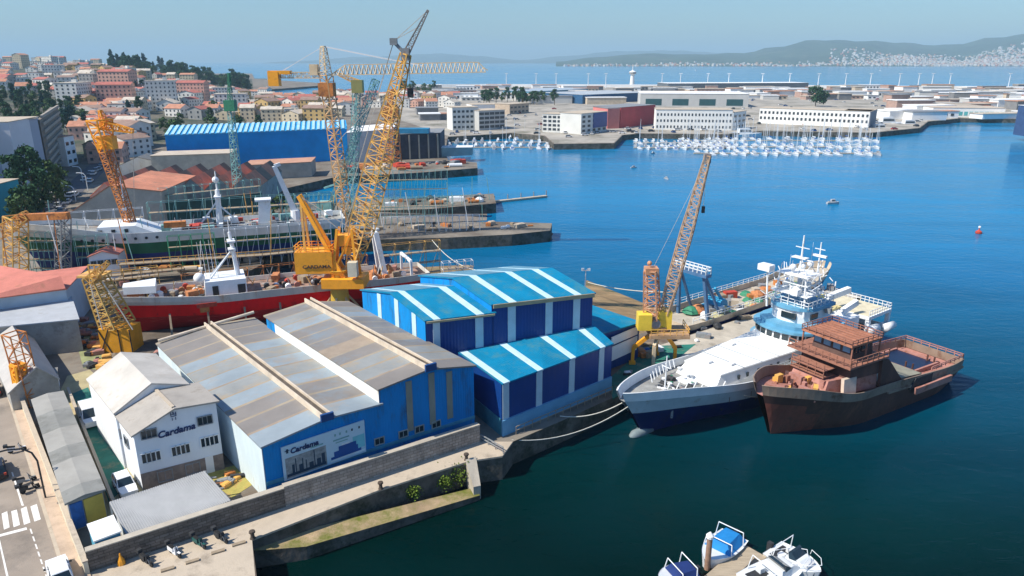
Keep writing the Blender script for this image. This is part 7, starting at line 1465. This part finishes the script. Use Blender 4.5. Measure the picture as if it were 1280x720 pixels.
def small_boat(label, a, b, B, col_cover, kind):
    A = G(*a, 0); D = G(*b, 0) - A; L = D.length; rz = math.atan2(D.y, D.x); rt = root('motor_boat', ((A.x + A.x + D.x) / 2, (A.y + A.y + D.y) / 2, 0), label, 'boat', local=True, rz=rz)
    n = 16; P = []
    for i in range(n + 1):
        t = i / n; w_ = B / 2 * (math.sin(math.pi / 2 * min(1, (1.004 - t) / .6)) ** .7) * (.88 + .12 * min(1, t * 4)); P.append((L * (t - .5), w_, .75 + .45 * t * t))
    def hull_(M):
        for a_, b_ in zip(P, P[1:]):
            for s in (-1, 1):
                q = [(a_[0], s * a_[1] * .75, -.15), (b_[0] - .2 * (b_[0] > L * .4), s * b_[1] * .7, -.15), (b_[0], s * b_[1], b_[2]), (a_[0], s * a_[1], a_[2])]; M.face(q if s < 0 else q[::-1])
        a_ = P[0]; M.face([(a_[0], -a_[1] * .75, -.15), (a_[0], -a_[1], a_[2]), (a_[0], a_[1], a_[2]), (a_[0], a_[1] * .75, -.15)])
    piece(rt, 'hull', gel, hull_)
    piece(rt, 'deck', gel, lambda M: [M.face([(a_[0], -a_[1] + .02, a_[2] - .04), (b_[0], -b_[1] + .02, b_[2] - .04), (b_[0], b_[1] - .02, b_[2] - .04), (a_[0], a_[1] - .02, a_[2] - .04)]) for a_, b_ in zip(P, P[1:])])
    if kind == 'cover':
        piece(rt, 'canvas_cover', col_cover, lambda M: (M.hexa([(-L * .46, -B * .4, .75), (L * .12, -B * .42, .85), (L * .12, B * .42, .85), (-L * .46, B * .4, .75)], [(-L * .4, -B * .22, 1.5), (L * .04, -B * .26, 1.6), (L * .04, B * .26, 1.6), (-L * .4, B * .22, 1.5)])))
        piece(rt, 'frame', steel_w, lambda M: (M.path([(-L * .3, -B * .45, .8), (-L * .32, -B * .4, 2.1), (-L * .32, B * .4, 2.1), (-L * .3, B * .45, .8)], .05), M.path([(L * .1, -B * .45, .8), (L * .06, -B * .4, 1.9), (L * .06, B * .4, 1.9), (L * .1, B * .45, .8)], .05)))
    else:
        piece(rt, 'cockpit', dark, lambda M: M.box((-L * .27, 0, .74), (L * .28, B * .62, .06))); piece(rt, 'cabin', gel, lambda M: M.hexa([(-L * .1, -B * .36, .8), (L * .32, -B * .24, 1.0), (L * .32, B * .24, 1.0), (-L * .1, B * .36, .8)], [(-L * .08, -B * .3, 1.6), (L * .16, -B * .22, 1.45), (L * .16, B * .22, 1.45), (-L * .08, B * .3, 1.6)]))
        piece(rt, 'windscreen', glass, lambda M: M.hexa([(-L * .02, -B * .31, 1.45), (L * .12, -B * .24, 1.4), (L * .12, B * .24, 1.4), (-L * .02, B * .31, 1.45)], [(-L * .06, -B * .27, 1.95), (-L * .01, -B * .23, 1.95), (-L * .01, B * .23, 1.95), (-L * .06, B * .27, 1.95)]))
        for s in (-1, 1): piece(rt, 'seat', gel, lambda M: M.box((-L * .2, s * B * .2, 1.0), (.6, .6, .5)))
        piece(rt, 'bow_rail', steel_w, lambda M: M.path([(L * .1, -B * .46, 1.1), (L * .12, -B * .46, 1.6), (L * .38, -B * .26, 1.8), (L * .5, 0, 1.85), (L * .38, B * .26, 1.8), (L * .12, B * .46, 1.6), (L * .1, B * .46, 1.1)], .03))
        piece(rt, 'radar_arch', steel_w, lambda M: M.path([(-L * .3, -B * .45, .8), (-L * .26, -B * .4, 2.2), (-L * .26, B * .4, 2.2), (-L * .3, B * .45, .8)], .045))
        piece(rt, 'sun_cushion', mat('cushion', (.55, .56, .56), .8), lambda M: M.box((L * .24, 0, 1.22), (L * .14, B * .34, .1)))
    piece(rt, 'outboard_motor', dark, lambda M: M.box((-L * .5 - .2, 0, .7), (.5, .4, .9)))
    return rt
small_boat('white boat under a bright blue canvas cover at the pontoon corner', (918, 676), (880, 712), 3.2, mat('canvas_blue', (.01, .2, .5), .8, .15, 1), 'cover')
small_boat('white boat with navy canvas at the bottom, left of the pile', (868, 722), (822, 736), 3.0, mat('canvas_navy', (.01, .03, .14), .8, .15, 1), 'cover')
small_boat('white open motor boat nearest the pontoon hatch, bow towards the right', (934, 738), (1006, 708), 3.4, cover_b, 'open')
small_boat('long white motor boat with dark cockpit, rightmost at the bottom pontoon', (964, 692), (1024, 728), 3.4, cover_b, 'open')
